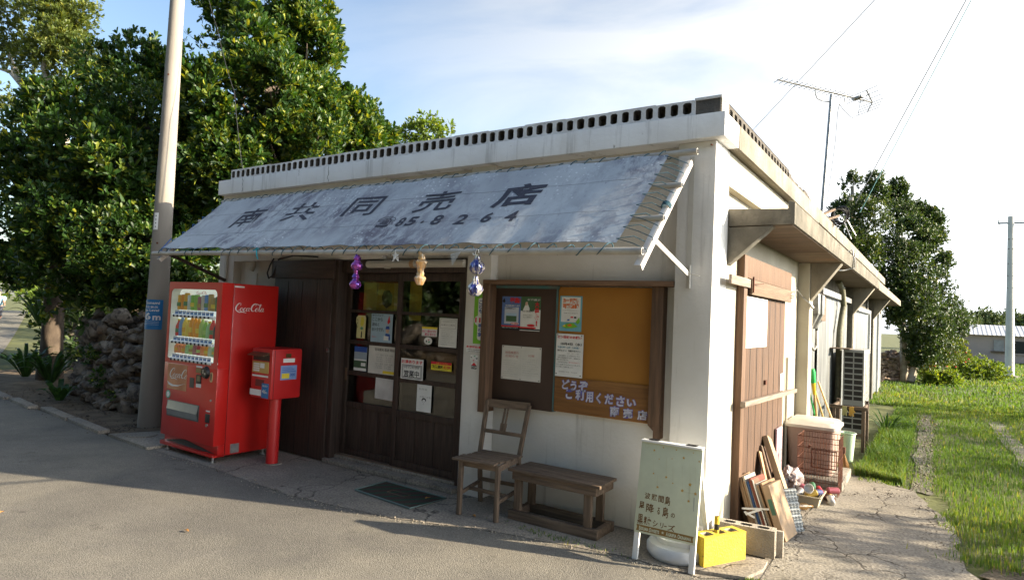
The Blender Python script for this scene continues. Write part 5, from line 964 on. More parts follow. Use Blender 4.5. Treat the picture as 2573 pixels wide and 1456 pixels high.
# concrete blocks
def holeblock(name, lab, c, ang, lx, ly, h, m, md):
    t = thing(name, lab, 'concrete block', (c[0],c[1],.023)); ca, sa = math.cos(R(ang)), math.sin(R(ang))
    f = lambda x, y, z: (c[0]+x*ca-y*sa, c[1]+x*sa+y*ca, .023+z)
    b = MB(); nc = 3; w = (lx-.05)/nc; hx, hy = w*.36, ly*.26; hc = [(-lx/2+.025+w*(i+.5)) for i in range(nc)]
    # top face as strips round the openings, then the opening walls
    top = []
    xs = [-lx/2]+[v for cx in hc for v in (cx-hx, cx+hx)]+[lx/2]
    for i in range(len(xs)-1):
        if i % 2 == 0: b.add([f(xs[i],-ly/2,h),f(xs[i+1],-ly/2,h),f(xs[i+1],ly/2,h),f(xs[i],ly/2,h)], [(0,1,2,3)], m)
        else:
            x0, x1 = xs[i], xs[i+1]; e = .012
            o8 = [(x0+e,-hy),(x1-e,-hy),(x1,-hy+e),(x1,hy-e),(x1-e,hy),(x0+e,hy),(x0,hy-e),(x0,-hy+e)]
            b.add([f(x0,-ly/2,h),f(x1,-ly/2,h),f(x1,ly/2,h),f(x0,ly/2,h)]+[f(x_,y_,h) for x_, y_ in o8], [(0,1,5,4),(1,6,5),(1,2,7,6),(2,8,7),(2,3,9,8),(3,10,9),(3,0,11,10),(0,4,11)], m)
            b.add([f(x_,y_,h) for x_, y_ in o8]+[f(x_,y_,h-.12) for x_, y_ in o8], [(k,(k+1)%8,8+(k+1)%8,8+k) for k in range(8)]+[tuple(range(8,16))], md)
    V = [(-lx/2,-ly/2),(lx/2,-ly/2),(lx/2,ly/2),(-lx/2,ly/2)]
    for k in range(4):
        (xa,ya),(xb,yb) = V[k], V[(k+1)%4]
        if abs(xa-xb) < 1e-6: # end faces carry a groove
            s_ = 1 if xa > 0 else -1; g = .018
            yy = [ya, ya+(yb-ya)*.3, ya+(yb-ya)*.42, ya+(yb-ya)*.58, ya+(yb-ya)*.7, yb]; xx = [xa,xa,xa-s_*g,xa-s_*g,xa,xa]
            b.add([f(x_,y_,z_) for x_, y_ in zip(xx, yy) for z_ in (0,h)], [(2*i,2*i+2,2*i+3,2*i+1) for i in range(5)], m)
        else: b.add([f(xa,ya,0),f(xb,yb,0),f(xb,yb,h),f(xa,ya,h)], [(0,1,2,3)], m)
    b.build('block', None, t); return t
yt = holeblock('concrete_block', 'bright yellow painted hollow concrete block at the corner of the path', (.135,-.125), 62, .39, .125, .19, M_yblock, M_gblock)
b = MB(); b.tube([(.118,-.12,.10),(.118,-.12,.315)], .017, 14, M_yblock); b.tube([(.118,-.12,.3155),(.118,-.12,.3165)], .013, 12, M_black); b.tube([(.118,-.12,.225),(.118,-.12,.262)], .0175, 14, M_black); tag(b.build('pipe_stub', None, None, smooth=True, loc=(.118,-.12,.1)), 'short yellow pipe with black smears standing in the yellow block', 'pipe')
holeblock('concrete_block', 'grey hollow concrete block in front of the cardboard bundles, nearer of two', (.245,.175), 5, .39, .10, .19, M_gblock, M_blockdark)
tag(MB().obox((.285,.268,.094), (.19,.014,0), (-.001,.018,0), (0,0,.092)).build('concrete_block', M_gblock, None, bevel=.006, loc=(.28,.26,0)), 'thin grey slab block just behind the nearer grey hollow block', 'concrete block')

# ------------------------------------------------------------------ pile along the side wall
def lean_sheet(b, x0, y0, z0, w, h, th, lean, yaw, m, pitch=0):
    """a sheet standing on edge: w along its base, h up, leaning towards -x/-y"""
    d = Vector((math.cos(R(yaw)), math.sin(R(yaw)), 0)); n = Vector((-d.y, d.x, 0)); upd = (Vector((0,0,1))*math.cos(R(lean))+n*math.sin(R(lean)))
    nn = d.cross(upd); c = Vector((x0,y0,z0))+d*w/2+upd*h/2; b.obox(c, d*w/2, upd*h/2, nn*th/2, m)
rr = random.Random(21)
cbm = [flat('board_%d' % i, c, .85) for i, c in enumerate([(.24,.15,.085),(.20,.12,.065),(.30,.21,.13),(.13,.08,.05),(.34,.31,.26),(.03,.07,.17),(.15,.045,.03),(.25,.17,.11),(.05,.12,.08),(.15,.09,.065),(.36,.35,.32)])]
def bundle(label, x, y, n, w, h, seq, lean=14, tie=True, step=.021, th=.6):
    """sheets standing side by side, planes along y, tops leaning back to the wall"""
    t = thing('cardboard_bundle', label, 'cardboard bundle', (x,y,0), 'flattened cardboard bundles against the side wall')
    for i in range(n):
        a = R(lean+rr.uniform(-1.2,1.2)+i*.35); up_v = Vector((-math.sin(a),0,math.cos(a))); hh = h*rr.uniform(.86,1.0); ww = w*rr.uniform(.85,1); d = Vector((rr.uniform(-.06,.06)+.10,1,0)).normalized()
        c = Vector((x+step*i, y+rr.uniform(-.012,.012), .004))+up_v*hh/2+d*ww/2; nn = up_v.cross(d)
        b = MB(); b.obox(c, d*ww/2, up_v*hh/2, nn*step*rr.uniform(.28,.48)); b.build('flattened_box', cbm[seq[i % len(seq)]], t)
    if tie:
        for z, k in ((.16,0),(.30,1)):
            sx = -math.tan(R(lean))*z; e = step*n; dz = .035*k
            if k == 0:
                b = MB(); b.bar((x+sx-.03,y-.016,z+.02),(x+sx+e+.0,y-.018,z+.06),.004,.014); b.bar((x+sx+e,y-.018,z+.06),(x+sx+e+.04,y+.20,z+.08),.004,.012); b.bar((x+sx+.0,y-.02,z-.02),(x+sx+.12,y-.024,z+.045),.004,.016); b.bar((x+sx-.01,y-.024,z+.0),(x+sx+.07,y-.026,z-.03),.004,.016); b.build('binding_string', M_white, t)
        b = MB(); s0 = Vector((x+step*n*.62,y-.014,.02)); b.bar(s0, s0+Vector((-math.sin(R(lean+2))*.42,0,math.cos(R(lean+2))*.42)), .008, .003, upv=(0,1,0)); b.build('binding_string', M_white, t)
    return t
bundle('old brown cardboard bundle standing nearest the white pillar', .03, .86, 8, .26, .33, [3,0,9,7,3,9,0,3], tie=False, lean=15, step=.020)
bundle('cardboard bundle tied with white string with blue and white boards inside', .17, .70, 11, .27, .46, [0,2,0,4,5,10,6,3,4,2,0], lean=17, step=.019)
t = thing('cardboard_box', 'folded carton with a green mark in front of the tied cardboard bundle', 'cardboard box', (.39,.66,0))
a = R(19); up_v = Vector((-math.sin(a),0,math.cos(a))); d = Vector((.12,1,0)).normalized(); nn = up_v.cross(d); c = Vector((.41,.62,.004))+up_v*.21+d*.14; MB().obox(c, d*.14, up_v*.21, nn*.026).build('carton', cbm[2], t, bevel=.003)
MB().obox(c-d*.141+up_v*.05, d*.001, up_v*.06, nn*.015).build('green_mark', cbm[8], t)
# grey egg tray
b = MB(); n1, n2 = 20, 34; V = []; yaw = 55; d = Vector((math.cos(R(yaw)), math.sin(R(yaw)), 0)); nn = Vector((-d.y, d.x, 0)); upd = Vector((0,0,1))*math.cos(R(17))+nn*math.sin(R(17)); dn_ = d.cross(upd)
for j in range(n2+1):
    for i in range(n1+1): V.append(Vector((.43,.86,.02))+d*(.13*i/n1)+upd*(.33*j/n2)+dn_*(.012*math.sin(i*2*math.pi/5)*math.sin(j*2*math.pi/5)+.010*math.sin(j*2*math.pi/5)))
b.add(V, [(j*(n1+1)+i, j*(n1+1)+i+1, (j+1)*(n1+1)+i+1, (j+1)*(n1+1)+i) for j in range(n2) for i in range(n1)]); tag(b.build('egg_tray', flat('grey_pulp', (.36,.38,.38), .85), None, smooth=True, loc=(.45,.86,0)), 'grey moulded egg tray leaning behind the tied cardboard bundle', 'egg tray')
# leaning boards
def board(label, p_bot, p_top, w, th, m, name='wooden_board', wv=None):
    b = MB(); b.bar(p_bot, p_top, w, th, upv=wv or (1,-.6,0)); o = b.build(name, m, None, bevel=.002, loc=p_bot); return tag(o, label, 'board')
M_ply = mat('pale_ply', (.36,.27,.165), (.28,.205,.125), scale=4, rough=.75, spot=((.25,.18,.1), 3, .62, (1,1,1), .2, .6))
board('pale beige padded board leaning in front of the brown side door', (.33,1.42,.012), (.06,1.66,.60), .15, .05, M_ply, wv=(-.9,.2,.35))
board('thin dark plank leaning behind the pale beige board', (.26,1.33,.01), (.045,1.55,.53), .12, .02, M_gwood, wv=(-.9,.2,.35))
board('rough brown plank leaning behind the dark plank', (.22,1.27,.01), (.05,1.45,.50), .10, .016, M_card, wv=(-.9,.2,.35))
b = MB(); lean_sheet(b, .045, 2.24, .002, .02, .62, .26, 0, 0, flat('pink_foam', (.42,.29,.31), .8)); tag(b.build('foam_sheet', None, None, bevel=.006, loc=(.05,2.2,0)), 'pale pink foam sheet standing against the side door jamb', 'foam sheet')
# tray with rubbish
tr_ = thing('plastic_tray', 'cream plastic tray full of empty cans on the path by the wire cage', 'tray', (.40,1.97,0))
b = MB(); x0, x1, y0, y1 = .26,.50,1.80,2.12
f4 = lambda e, z: [(x0+e,y0+e,z),(x1-e,y0+e,z),(x1-e,y1-e,z),(x0+e,y1-e,z)]
b.add(f4(.02,.004)+f4(0,.10)+f4(-.012,.10)+f4(-.012,.09)+f4(.012,.10)+f4(.03,.012), [(0,1,2,3)]+[(k,(k+1)%4,4+(k+1)%4,4+k) for k in range(4)]+[(4+k,4+(k+1)%4,8+(k+1)%4,8+k) for k in range(4)]+[(8+k,8+(k+1)%4,12+(k+1)%4,12+k) for k in range(4)]+[(16+k,16+(k+1)%4,20+(k+1)%4,20+k) for k in range(4)]+[(20,21,22,23)])
b.build('tray_shell', flat('cream_plastic', (.42,.38,.28), .5), tr_)
canc = [((.4,.4,.4),'silver'),((.04,.045,.12),'navy'),((.40,.03,.04),'red'),((.40,.27,.06),'gold'),((.45,.45,.43),'white'),((.10,.05,.04),'dark brown'),((.30,.08,.10),'maroon'),((.06,.18,.09),'green')]
spots = [(.31,1.86,.10),(.42,1.86,.11),(.36,1.94,.13),(.46,1.96,.11),(.30,2.0,.11),(.40,2.04,.14),(.46,2.07,.10),(.53,2.16,.035),(.56,2.06,.035),(.50,2.22,.035),(.555,2.24,.09)]
rr = random.Random(5)
for i, (x, y, z) in enumerate(spots):
    c, nm = canc[(i*3) % 8]; b = MB(); d = Vector((rr.uniform(-1,1), rr.uniform(-1,1), rr.uniform(-.2,.5))).normalized()*.055; p = Vector((x,y,z)); b.tube([p-d,p-d*.92,p+d*.85,p+d], [.024,.031,.031,.022], 14, flat('can_'+nm.replace(' ','_'), c, .3, metal=.3)); b.tube([p+d*1.001,p+d*1.03], .021, 12, M_steel)
    tag(b.build('drink_can', None, None, smooth=True, loc=p), ('%s empty drink can lying %s' % (nm, 'in the cream tray' if i < 7 else 'on the path beside the wire cage')) , 'drink can', 'empty cans in and beside the tray')
seen_lab = {}
for o in COL.objects:
    if o.name.startswith('drink_can'): seen_lab.setdefault(o['label'], []).append(o)
for lab, os_ in seen_lab.items():
    if len(os_) > 1:
        for k, o in enumerate(sorted(os_, key=lambda o: o.location.y)): o['label'] = lab+(', nearer the road' if k == 0 else ', nearer the bin')
b = MB(); b.lathe([(.001,0),(.036,0),(.042,.06),(.040,.062),(.034,.006),(.001,.006)], (0,0,0), 16); o = b.build('plastic_cup', M_white, None, smooth=True); o.location = (.40,1.83,.15); o.rotation_euler = (R(60),R(20),0); tag(o, 'white plastic cup lying on top of the cans in the tray', 'cup')
# clear bag of bottles
bm = bmesh.new(); bmesh.ops.create_icosphere(bm, subdivisions=4, radius=1); rr = random.Random(9)
from mathutils import noise as mn
for v in bm.verts:
    n_ = mn.noise(v.co*2.2)*.35+mn.noise(v.co*6)*.18; v.co *= (1+n_); v.co = Vector((v.co.x*.11, v.co.y*.16, max(-.10, v.co.z*.13)))
me = bpy.data.meshes.new('plastic_bag'); bm.to_mesh(me); bm.free(); me.materials.append(mat('crinkled_clear_plastic', (.40,.35,.34), (.25,.20,.19), scale=14, rough=.18, spec=.8, bump=.8, bscale=18)); o = link('plastic_bag', me); o.location = (.20,2.06,.15); tag(o, 'crumpled clear plastic bag of rubbish between the boards and the tray', 'plastic bag')
# bottle on the ground behind the board
b = MB(); b.tube([(.30,1.60,.03),(.40,1.70,.03),(.42,1.72,.03),(.45,1.75,.03)], [.03,.03,.012,.012], 12); tag(b.build('plastic_bottle', flat('amber_bottle', (.20,.11,.03), .25), None, smooth=True, loc=(.4,1.7,0)), 'amber bottle lying on the path behind the pale leaning board', 'bottle')
# wire cage
cg = thing('wire_cage', 'rusty wire pet cage standing on end before the plastic bin', 'wire cage', (.40,2.45,0))
b = MB(); x0, x1, y0, y1, H = .22,.585,2.32,2.68,.56
for z in np.linspace(.02,H,6):
    b.tube([(x0,y0,z),(x1,y0,z),(x1,y1,z),(x0,y1,z),(x0,y0,z)], .0035, 5)
for i in range(15): x = x0+(x1-x0)*i/14; b.tube([(x,y0,.01),(x,y0,H)], .0018, 4); b.tube([(x,y1,.01),(x,y1,H)], .0018, 4)
for i in range(1,13): y = y0+(y1-y0)*i/13; b.tube([(x1,y,.01),(x1,y,H)], .0018, 4); b.tube([(x0,y,.01),(x0,y,H)], .0018, 4)
b.build('wire_panels', M_rust, cg)
b = MB(); b.tube([(.35,2.315,.27),(.57,2.315,.27),(.57,2.315,.44),(.35,2.315,.44),(.35,2.315,.27)], .008, 6)
for i in range(9): x = .36+.024*i; b.tube([(x,2.313,.27),(x,2.313,.44)], .002, 4)
b.build('cage_door', M_rust, cg)
MB().tube([(.32,2.31,.45),(.335,2.30,.48)], .012, 8).build('latch', M_rust, cg)
# bin
tb = thing('rubbish_bin', 'large pinkish cream plastic bin with a rounded lid on the side path', 'bin', (.27,3.05,0))
def rr2(x0,x1,y0,y1,z,r=.06,n=5): 
    o_ = []
    for cx, cy, a0 in ((x1-r,y1-r,0),(x0+r,y1-r,90),(x0+r,y0+r,180),(x1-r,y0+r,270)):
        for k in range(n+1): a = R(a0+90*k/n); o_.append((cx+r*math.cos(a), cy+r*math.sin(a), z))
    return o_
def loft(b, rings, m=None):
    V = [p for r_ in rings for p in r_]; n = len(rings[0]); b.add(V, [(i*n+k,i*n+(k+1)%n,(i+1)*n+(k+1)%n,(i+1)*n+k) for i in range(len(rings)-1) for k in range(n)]+[tuple(range(n-1,-1,-1)), tuple((len(rings)-1)*n+k for k in range(n))], m)
b = MB(); loft(b, [rr2(.055,.47,2.80,3.30,.10),rr2(.02,.50,2.76,3.35,.58)]); b.build('bin_body', mat('pinkish_plastic', (.36,.255,.215), (.30,.21,.175), scale=3, rough=.5), tb, smooth=True)
b = MB(); loft(b, [rr2(-.0,.52,2.74,3.37,.575),rr2(-.0,.52,2.74,3.37,.605),rr2(.02,.50,2.76,3.35,.61),rr2(.04,.48,2.80,3.32,.64)]); b.build('lid', flat('cream_lid', (.50,.455,.40), .45), tb, smooth=True)
tag(MB().box(.0,.59,2.62,3.45,.0,.095).build('concrete_slab', M_path, None, bevel=.01, loc=(.3,3,0)), 'low cracked concrete slab carrying the pinkish bin', 'concrete slab')
# broom and mops
def pole_thing(name, label, a, c, r, m, tip=None, group='brooms and mops against the side wall'):
    t = thing(name, label, 'broom' if 'broom' in name else 'mop', a, group); MB().tube([a,c], r, 10).build('handle', m, t, smooth=True)
    if tip: tip(t, Vector(a), Vector(c))
    return t
def tip1(t, a, c): d = (c-a).normalized(); MB().tube([c-d*.17,c-d*.04,c], [.03,.034,.028], 12).build('green_grip', flat('green_plastic', (.03,.42,.10), .45), t, smooth=True); MB().tube([c-d*.32,c-d*.172], [.017,.026], 10).build('yellow_collar', flat('yellow_plastic', (.72,.50,.03), .45), t, smooth=True)
M_bam = flat('bamboo', (.50,.34,.14), .5)
pole_thing('mop', 'upturned mop with a green head and yellow collar behind the bin', (.20,4.05,.02), (.12,3.77,1.14), .013, M_bam, tip1)
pole_thing('mop', 'long tan bamboo mop handle leaning right behind the bin', (.34,4.3,.02), (.13,3.84,.93), .012, M_bam)
pole_thing('mop', 'thin bright green mop handle behind the bin', (.22,4.2,.02), (.09,3.85,.85), .010, flat('green_plastic', (.03,.42,.10), .45))
def tipb(t, a, c):
    b = MB(); rr = random.Random(3)
    for i in range(60): b.tube([(a.x,a.y,.26),(a.x+rr.uniform(-.02,.09),a.y+rr.uniform(-.07,.07),.01)], .002, 4)
    b.build('bristles', flat('straw', (.30,.17,.07), .9), t); MB().tube([(a.x,a.y,.23),(a.x,a.y,.30)], .022, 10).build('binding', M_rust, t)
pole_thing('broom', 'brown bristle broom standing between the bin and the pale bucket', (.50,3.55,.25), (.20,3.70,1.0), .012, M_bam, tipb)
# bucket
bk = thing('bucket', 'pale green plastic bucket behind the bin near the wooden stand', 'bucket', (.45,4.4,0))
MB().lathe([(.001,0),(.065,0),(.09,.33),(.098,.335),(.098,.35),(.085,.35),(.06,.01),(.001,.01)], (.45,4.4,.0), 24).build('bucket_body', flat('pale_green_plastic', (.42,.55,.40), .5), bk, smooth=True)
MB().tube([(.45+.10*math.cos(t),4.4,.34+.03*math.sin(t)) for t in np.linspace(0,3.14,9)], .004, 5).build('handle', M_steel, bk)
# wooden stand with gloves
sd_ = thing('wooden_stand', 'brown wooden stand in front of the outdoor unit with gloves hung on it', 'stand', (.38,5.3,0))
for x, y in ((.20,5.15),(.56,5.15),(.20,5.65),(.56,5.65)): MB().box(x-.022,x+.022,y-.022,y+.022,0,.60 if y < 5.5 else .64).build('leg', M_gwoodv, sd_, bevel=.002)
b = MB(); b.box(.15,.61,5.125,5.155,.555,.60); b.box(.545,.575,5.156,5.66,.56,.60); b.box(.185,.215,5.156,5.66,.56,.60); b.box(.19,.57,5.14,5.16,.20,.24); b.build('rail', M_gwood, sd_, bevel=.002)
M_glv = flat('yellow_rubber', (.60,.34,.06), .5)
for i, (x, lab, m_) in enumerate(((.335,'dull yellow work glove draped on the wooden stand, left of two',flat('dull_yellow_cloth',(.42,.38,.16),.8)),(.42,'orange yellow rubber glove draped on the wooden stand, right of two',M_glv))):
    b = MB(); b.obox((x,5.115,.55), (.028,0,0), (0,.008,0), (0,0,.045))
    for k in range(4): b.tube([(x-.022+.015*k,5.113,.51),(x-.026+.017*k,5.108,.475-.006*(k%2))], .0075, 6)
    b.tube([(x+.026,5.113,.545),(x+.045,5.108,.52)], .008, 6); tag(b.build('work_glove', m_, None, smooth=True, bevel=.003, loc=(x,5.11,.55)), lab, 'glove', 'gloves on the wooden stand')
# outdoor unit
ac = thing('outdoor_unit', 'tall grey outdoor air conditioner unit with a dark grille by the side wall', 'outdoor unit', (.32,6.6,0))
ax0, ax1, ay0, ay1, az0, az1 = .19,.47,6.2,7.05,.10,1.33
M_ac = mat('grey_unit_paint', (.33,.33,.305), (.27,.27,.25), scale=3, rough=.5)
MB().box(ax0,ax1,ay0,ay1,az0,az1).build('casing', M_ac, ac, bevel=.008)
MB().box(ax0+.012,ax1-.012,ay0-.002,ay0-.0005,az0+.05,az1-.03).build('coil', M_black, ac)
b = MB(); 
for i in range(3): x = (ax0+.012)+(ax1-ax0-.024)*i/2; b.box(x-.008,x+.008,ay0-.010,ay0-.0025,az0+.04,az1-.02)
for i in range(15): z = az0+.05+(az1-az0-.08)*i/14; b.box(ax0+.005,ax1-.005,ay0-.012,ay0-.0105,z-.010,z+.010)
b.box(ax0+.005,ax1-.005,ay0-.013,ay0-.0125,az0+.40,az0+.48); b.build('grille', M_ac, ac)
b = MB(); 
for i in range(12): z = az0+.06+(az1-az0-.12)*i/11; b.tube([(ax1+.008,ay0+.05,z),(ax1+.018,ay0+.42,z),(ax1+.008,ay1-.06,z)], .004, 5)
for j in range(4): y = ay0+.08+(ay1-ay0-.16)*j/3; b.tube([(ax1+.012,y,az0+.06),(ax1+.012,y,az1-.06)], .004, 5)
b.build('side_guard', M_galv, ac)
for y in (ay0+.08, ay1-.1): MB().box(ax0-.0,ax1+.0,y,y+.06,0,.099).build('foot', M_gblock, ac)
tag(MB().box(.0,.30,5.95,6.3,1.335,1.35).build('flat_board', M_gwood, None, loc=(.15,6.1,1.34)), 'thin dark board lying on top of the grey outdoor unit', 'board')

# ------------------------------------------------------------------ aerial, roof clutter and overhead cables
an = thing('tv_aerial', 'metal mast with a long fishbone television aerial on the side roof edge', 'aerial', (.0,5,3.1))
q0, q1 = Vector((.0,5,3.0)), Vector((.098,5,4.865)); MB().tube([q0,q1], .022, 10).build('mast', M_galv, an, smooth=True)
bs, be = Vector((-.466,4.289,4.93)), Vector((.533,5.798,4.93)); MB().tube([bs,be], .010, 6).build('boom', M_galv, an)
ed = Vector((.74,-.67,0)).normalized()
b = MB(); 
for i in range(19): p = bs+(be-bs)*(.01+.83*i/17); b.tube([p-ed*.10,p+ed*.10], .0045, 5)
b.build('director_rods', M_galv, an)
b = MB(); rp = be+Vector((.0,0,0)); up1, dn1 = rp+Vector((-.07,-.10,.16)), rp+Vector((-.05,-.08,-.15)); b.tube([up1,rp,dn1], .010, 6)
for t in (0,.33,.66,1): 
    p = rp+(up1-rp)*t; b.tube([p-ed*.21,p+ed*.21], .0045, 5)
    if t: p = rp+(dn1-rp)*t; b.tube([p-ed*.21,p+ed*.21], .0045, 5)
b.build('reflector', M_galv, an)
p = bs+(be-bs)*.84; b = MB(); b.obox(p+Vector((.0,0,.02)), ed*.09, Vector((.022,.032,0)), Vector((0,0,.015))); b.tube([p-ed*.22,p+ed*.22], .005, 5); b.build('dipole_box', M_galv, an, bevel=.003)
b = MB(); pA = bs+(be-bs)*.38; b.tube([pA,pA+Vector((0,0,-.07)),pA+Vector((.02,.03,-.13)),Vector((-.01,4.93,4.77)),Vector((.095,5.03,4.765)),Vector((.17,5.15,4.77)),Vector((.23,5.28,4.80)),bs+(be-bs)*.70], .0085, 6); b.build('support_arm', M_galv, an, smooth=True)
b = MB(); b.tube([(.18,5.16,4.76),(.24,5.25,4.68),(.32,5.4,4.62),(.38,5.5,4.68),(.40,5.58,4.90)], .004, 5); b.tube([(.20,5,4.73),(.18,5,4.6),(.16,5,4.2),(.10,5,3.6),(.06,5,3.25)], .004, 5); b.build('coaxial_cable', M_wire, an)
cc = thing('cable_coil', 'tangle of coiled black cable and bracket on the roof edge', 'cable coil', (.02,5.6,3.1)); rr = random.Random(2)
b = MB()
for k in range(5): b.tube([(.14+.10*math.cos(a)+.01*k,5.7+.05*math.sin(a*2+k),3.26+.12*math.sin(a)+.012*k) for a in np.linspace(0,6.5,22)], .008, 6)
for k in range(6): p = Vector((.03,5.3,3.2)); b.tube([p+Vector((rr.uniform(-.06,.1),rr.uniform(-.2,.8),rr.uniform(-.05,.1))) for _ in range(5)], .007, 5)
b.build('coiled_cable', M_wire, cc, smooth=True)
for a_, c_, w_, h_, nm in (((-.02,5.0,3.18),(.12,5.35,3.32),.05,.03,'wooden_chock'),((.0,5.1,3.12),(.16,5.5,3.25),.04,.03,'wooden_chock'),((.2,6.0,3.3),(.32,6.2,3.05),.012,.012,'metal_rod'),((.16,6.0,3.28),(.26,6.2,3.0),.012,.012,'metal_rod')): MB().bar(a_, c_, w_, h_).build(nm, M_gwood if nm[0] == 'w' else M_galv, cc)
def wire(name, label, pts, r=.006, m=M_wire, sag=0, group='overhead cables'):
    P_ = [Vector(p) for p in pts]; out = []
    for a, c in zip(P_, P_[1:]):
        for k in range(12): t = k/12; out.append(a+(c-a)*t-Vector((0,0,sag*4*t*(1-t))))
    out.append(P_[-1]); tag(MB().tube(out, r, 5).build(name, m, None, loc=P_[0]), label, 'cable', group)
d1 = (Vector((.878,5,6.011))-Vector((-1.0,5,4.534)))
wire('overhead_cable', 'single thin cable crossing the sky behind the aerial', [Vector((-1.3,5.6,4.45)), Vector((-1.0,5,4.534))+d1*2.6+Vector((0,-2,0))], .004, MATS.get('cable_grey') or flat('cable_grey', (.10,.115,.12), .6))
wire('overhead_cable', 'twisted cable rising right from the roof end, left of the pair', [Vector((.22,7.1,3.7)), Vector((1.658,7,6.708)), Vector((3.1,6.9,9.8))], .007, MATS['cable_grey'])
wire('overhead_cable', 'twisted cable rising right from the roof end, right of the pair', [Vector((.28,7.15,3.55)), Vector((1.722,7,6.692)), Vector((3.2,6.9,9.85))], .006, flat('teal_cable', (.12,.28,.28), .6))
tag(MB().box(.14,.20,6.9,6.95,3.72,3.77).build('cable_clamp', M_offw, None, loc=(.17,6.9,3.7)), 'small pale insulator clamp on the cable above the roof end', 'insulator')
wire('overhead_cable', 'thin dark cable hanging in front of the tree right of the pole', [(-6.78,-.1,5.9),(-6.5,-.05,5.2),(-6.1,.0,4.3),(-5.9,.05,3.3)], .004, M_wire, .05)
# ------------------------------------------------------------------ vegetation helpers
def foliage(name, clumps, n, size, m, parent, seed=1, ros=7, width=.42, upb=.55, shell=.62, bias=0., lump=.28, rosr=1.0, facing=None, gaps=0, gapf=3.4):
    """crown of n leaf rosettes spread through ellipsoid clumps (x,y,z,r)"""
    g = np.random.default_rng(seed); C_ = np.array(clumps, float); w = C_[:,3]**2; idx = g.choice(len(C_), n, p=w/w.sum())
    d = g.normal(size=(n,3)); 
    if facing is not None: # denser on the side one can see
        fl = (d@np.array(facing) < 0) & (g.random(n) < .45); d[fl] *= -1
    d /= np.linalg.norm(d,axis=1)[:,None]
    rad = (shell+(1.08-shell)*g.random(n)**.6)
    lob = 1+lump*np.sin(d[:,0]*5+idx*1.7)*np.sin(d[:,1]*4+idx)*np.cos(d[:,2]*5+idx*.6)+.10*g.normal(size=n)
    c = C_[idx,:3]+d*(C_[idx,3]*rad*lob)[:,None]
    if gaps > 0:   # pockets without leaves, so that the crown breaks into tufts
        q = g.normal(size=(3,3))*gapf; nz_ = np.sin(c@q[0])+np.sin(c@q[1]+1)+np.sin(c@q[2]+2)+.5*np.sin(c@(q[0]*2.3)); kp = nz_ > np.quantile(nz_, gaps)
        c, d, idx = c[kp], d[kp], idx[kp]; n = len(c); size = size*(1+.22*np.sin(idx*2.1))[:,None].repeat(ros,0)
    ax = d*.55+np.array([0,0,upb])+g.normal(size=(n,3))*.28; ax /= np.linalg.norm(ax,axis=1)[:,None]
    t = np.cross(ax, g.normal(size=(n,3))); t /= np.linalg.norm(t,axis=1)[:,None]; s_ = np.cross(ax, t)
    c = np.repeat(c, ros, 0); ax = np.repeat(ax, ros, 0); t = np.repeat(t, ros, 0); s_ = np.repeat(s_, ros, 0); N = len(c)
    k = np.tile(np.arange(ros), n); a = k*2.4+g.normal(size=N)*.25; tilt = .35+.75*(k/ros)+g.normal(size=N)*.15
    ra = t*np.cos(a)[:,None]+s_*np.sin(a)[:,None]; u = ax*np.cos(tilt)[:,None]+ra*np.sin(tilt)[:,None]
    v = np.cross(u, ra*np.cos(tilt)[:,None]-ax*np.sin(tilt)[:,None]); nn = np.cross(u, v)
    Ls = size*(.5+.75*g.random(N)[:,None]); W = Ls*width; b0 = c+ax*(size*.25)*(1-k/ros)[:,None]*rosr+u*size*.08
    P0 = b0; P1 = b0+u*Ls*.45+v*W*.40+nn*Ls*.05; P2 = b0+u*Ls*.82+v*W*.42+nn*Ls*.04; P3 = b0+u*Ls-nn*Ls*.04; P4 = b0+u*Ls*.82-v*W*.42+nn*Ls*.04; P5 = b0+u*Ls*.45-v*W*.40+nn*Ls*.05
    V = np.stack([P0,P1,P2,P3,P4,P5],1).reshape(-1,3); base = np.arange(N)[:,None]*6; F = np.concatenate([base+[0,1,2,3], base+[0,3,4,5]],0)
    col = np.clip(np.repeat(g.random(n), ros)*.45+g.random(N)*.45+bias, 0, 1); col = np.where(g.random(N) < .03, 1, col)
    return nmesh(name, V, F, 4, m, parent, np.concatenate([col,col]))
def limbs(name, parent, paths, m=None, n=9):
    b = MB()
    for pts, r_ in paths: b.tube(pts, r_, n)
    return b.build(name, m or M_bark, parent, smooth=True)
def branchy(base, top, r, targets, seed):
    rr = random.Random(seed); base, top = Vector(base), Vector(top); out = []; pts = [base+(top-base)*t+Vector((rr.uniform(-.06,.06),rr.uniform(-.06,.06),0)) for t in (0,.25,.5,.75,1)]; out.append((pts, [r*1.25,r,r*.85,r*.7,r*.45]))
    for tg in targets:
        tg = Vector(tg[:3]); s0 = base+(top-base)*rr.uniform(.35,.95); mid = (s0+tg)/2+Vector((rr.uniform(-.15,.15),rr.uniform(-.15,.15),rr.uniform(-.15,.05))); out.append(([s0,mid,tg],[r*.35,r*.22,r*.06]))
    return out
LEFT = [(-12.47,-.09,4.56,.51),(-12.06,.29,5.2,.58),(-11.64,.79,5.97,.52),(-11.32,1.27,6.16,.57),(-10.88,1.57,5.96,.45),(-10.27,.7,4.99,.76),(-10.51,.04,4.22,.73),(-11.63,-.15,3.75,.76),(-12.17,-.2,2.86,.63),(-10.36,-.06,3.06,.84),(-9.38,.3,3.64,.82),(-9.18,.21,2.6,.8),(-10.76,-.02,2.1,.73),(-9.67,.19,1.79,.57),(-9.31,.7,4.58,.59),(-13.21,.19,2.2,.45),(-8.93,.67,2.02,.51),(-8.95,.61,3.09,.57),(-11.2,1.4,4.8,.9),(-10.2,1.6,3.4,1.0),(-12.2,1.2,3.6,.9),(-9.3,1.6,3.6,.8),(-10.3,2.1,4.6,.8)]
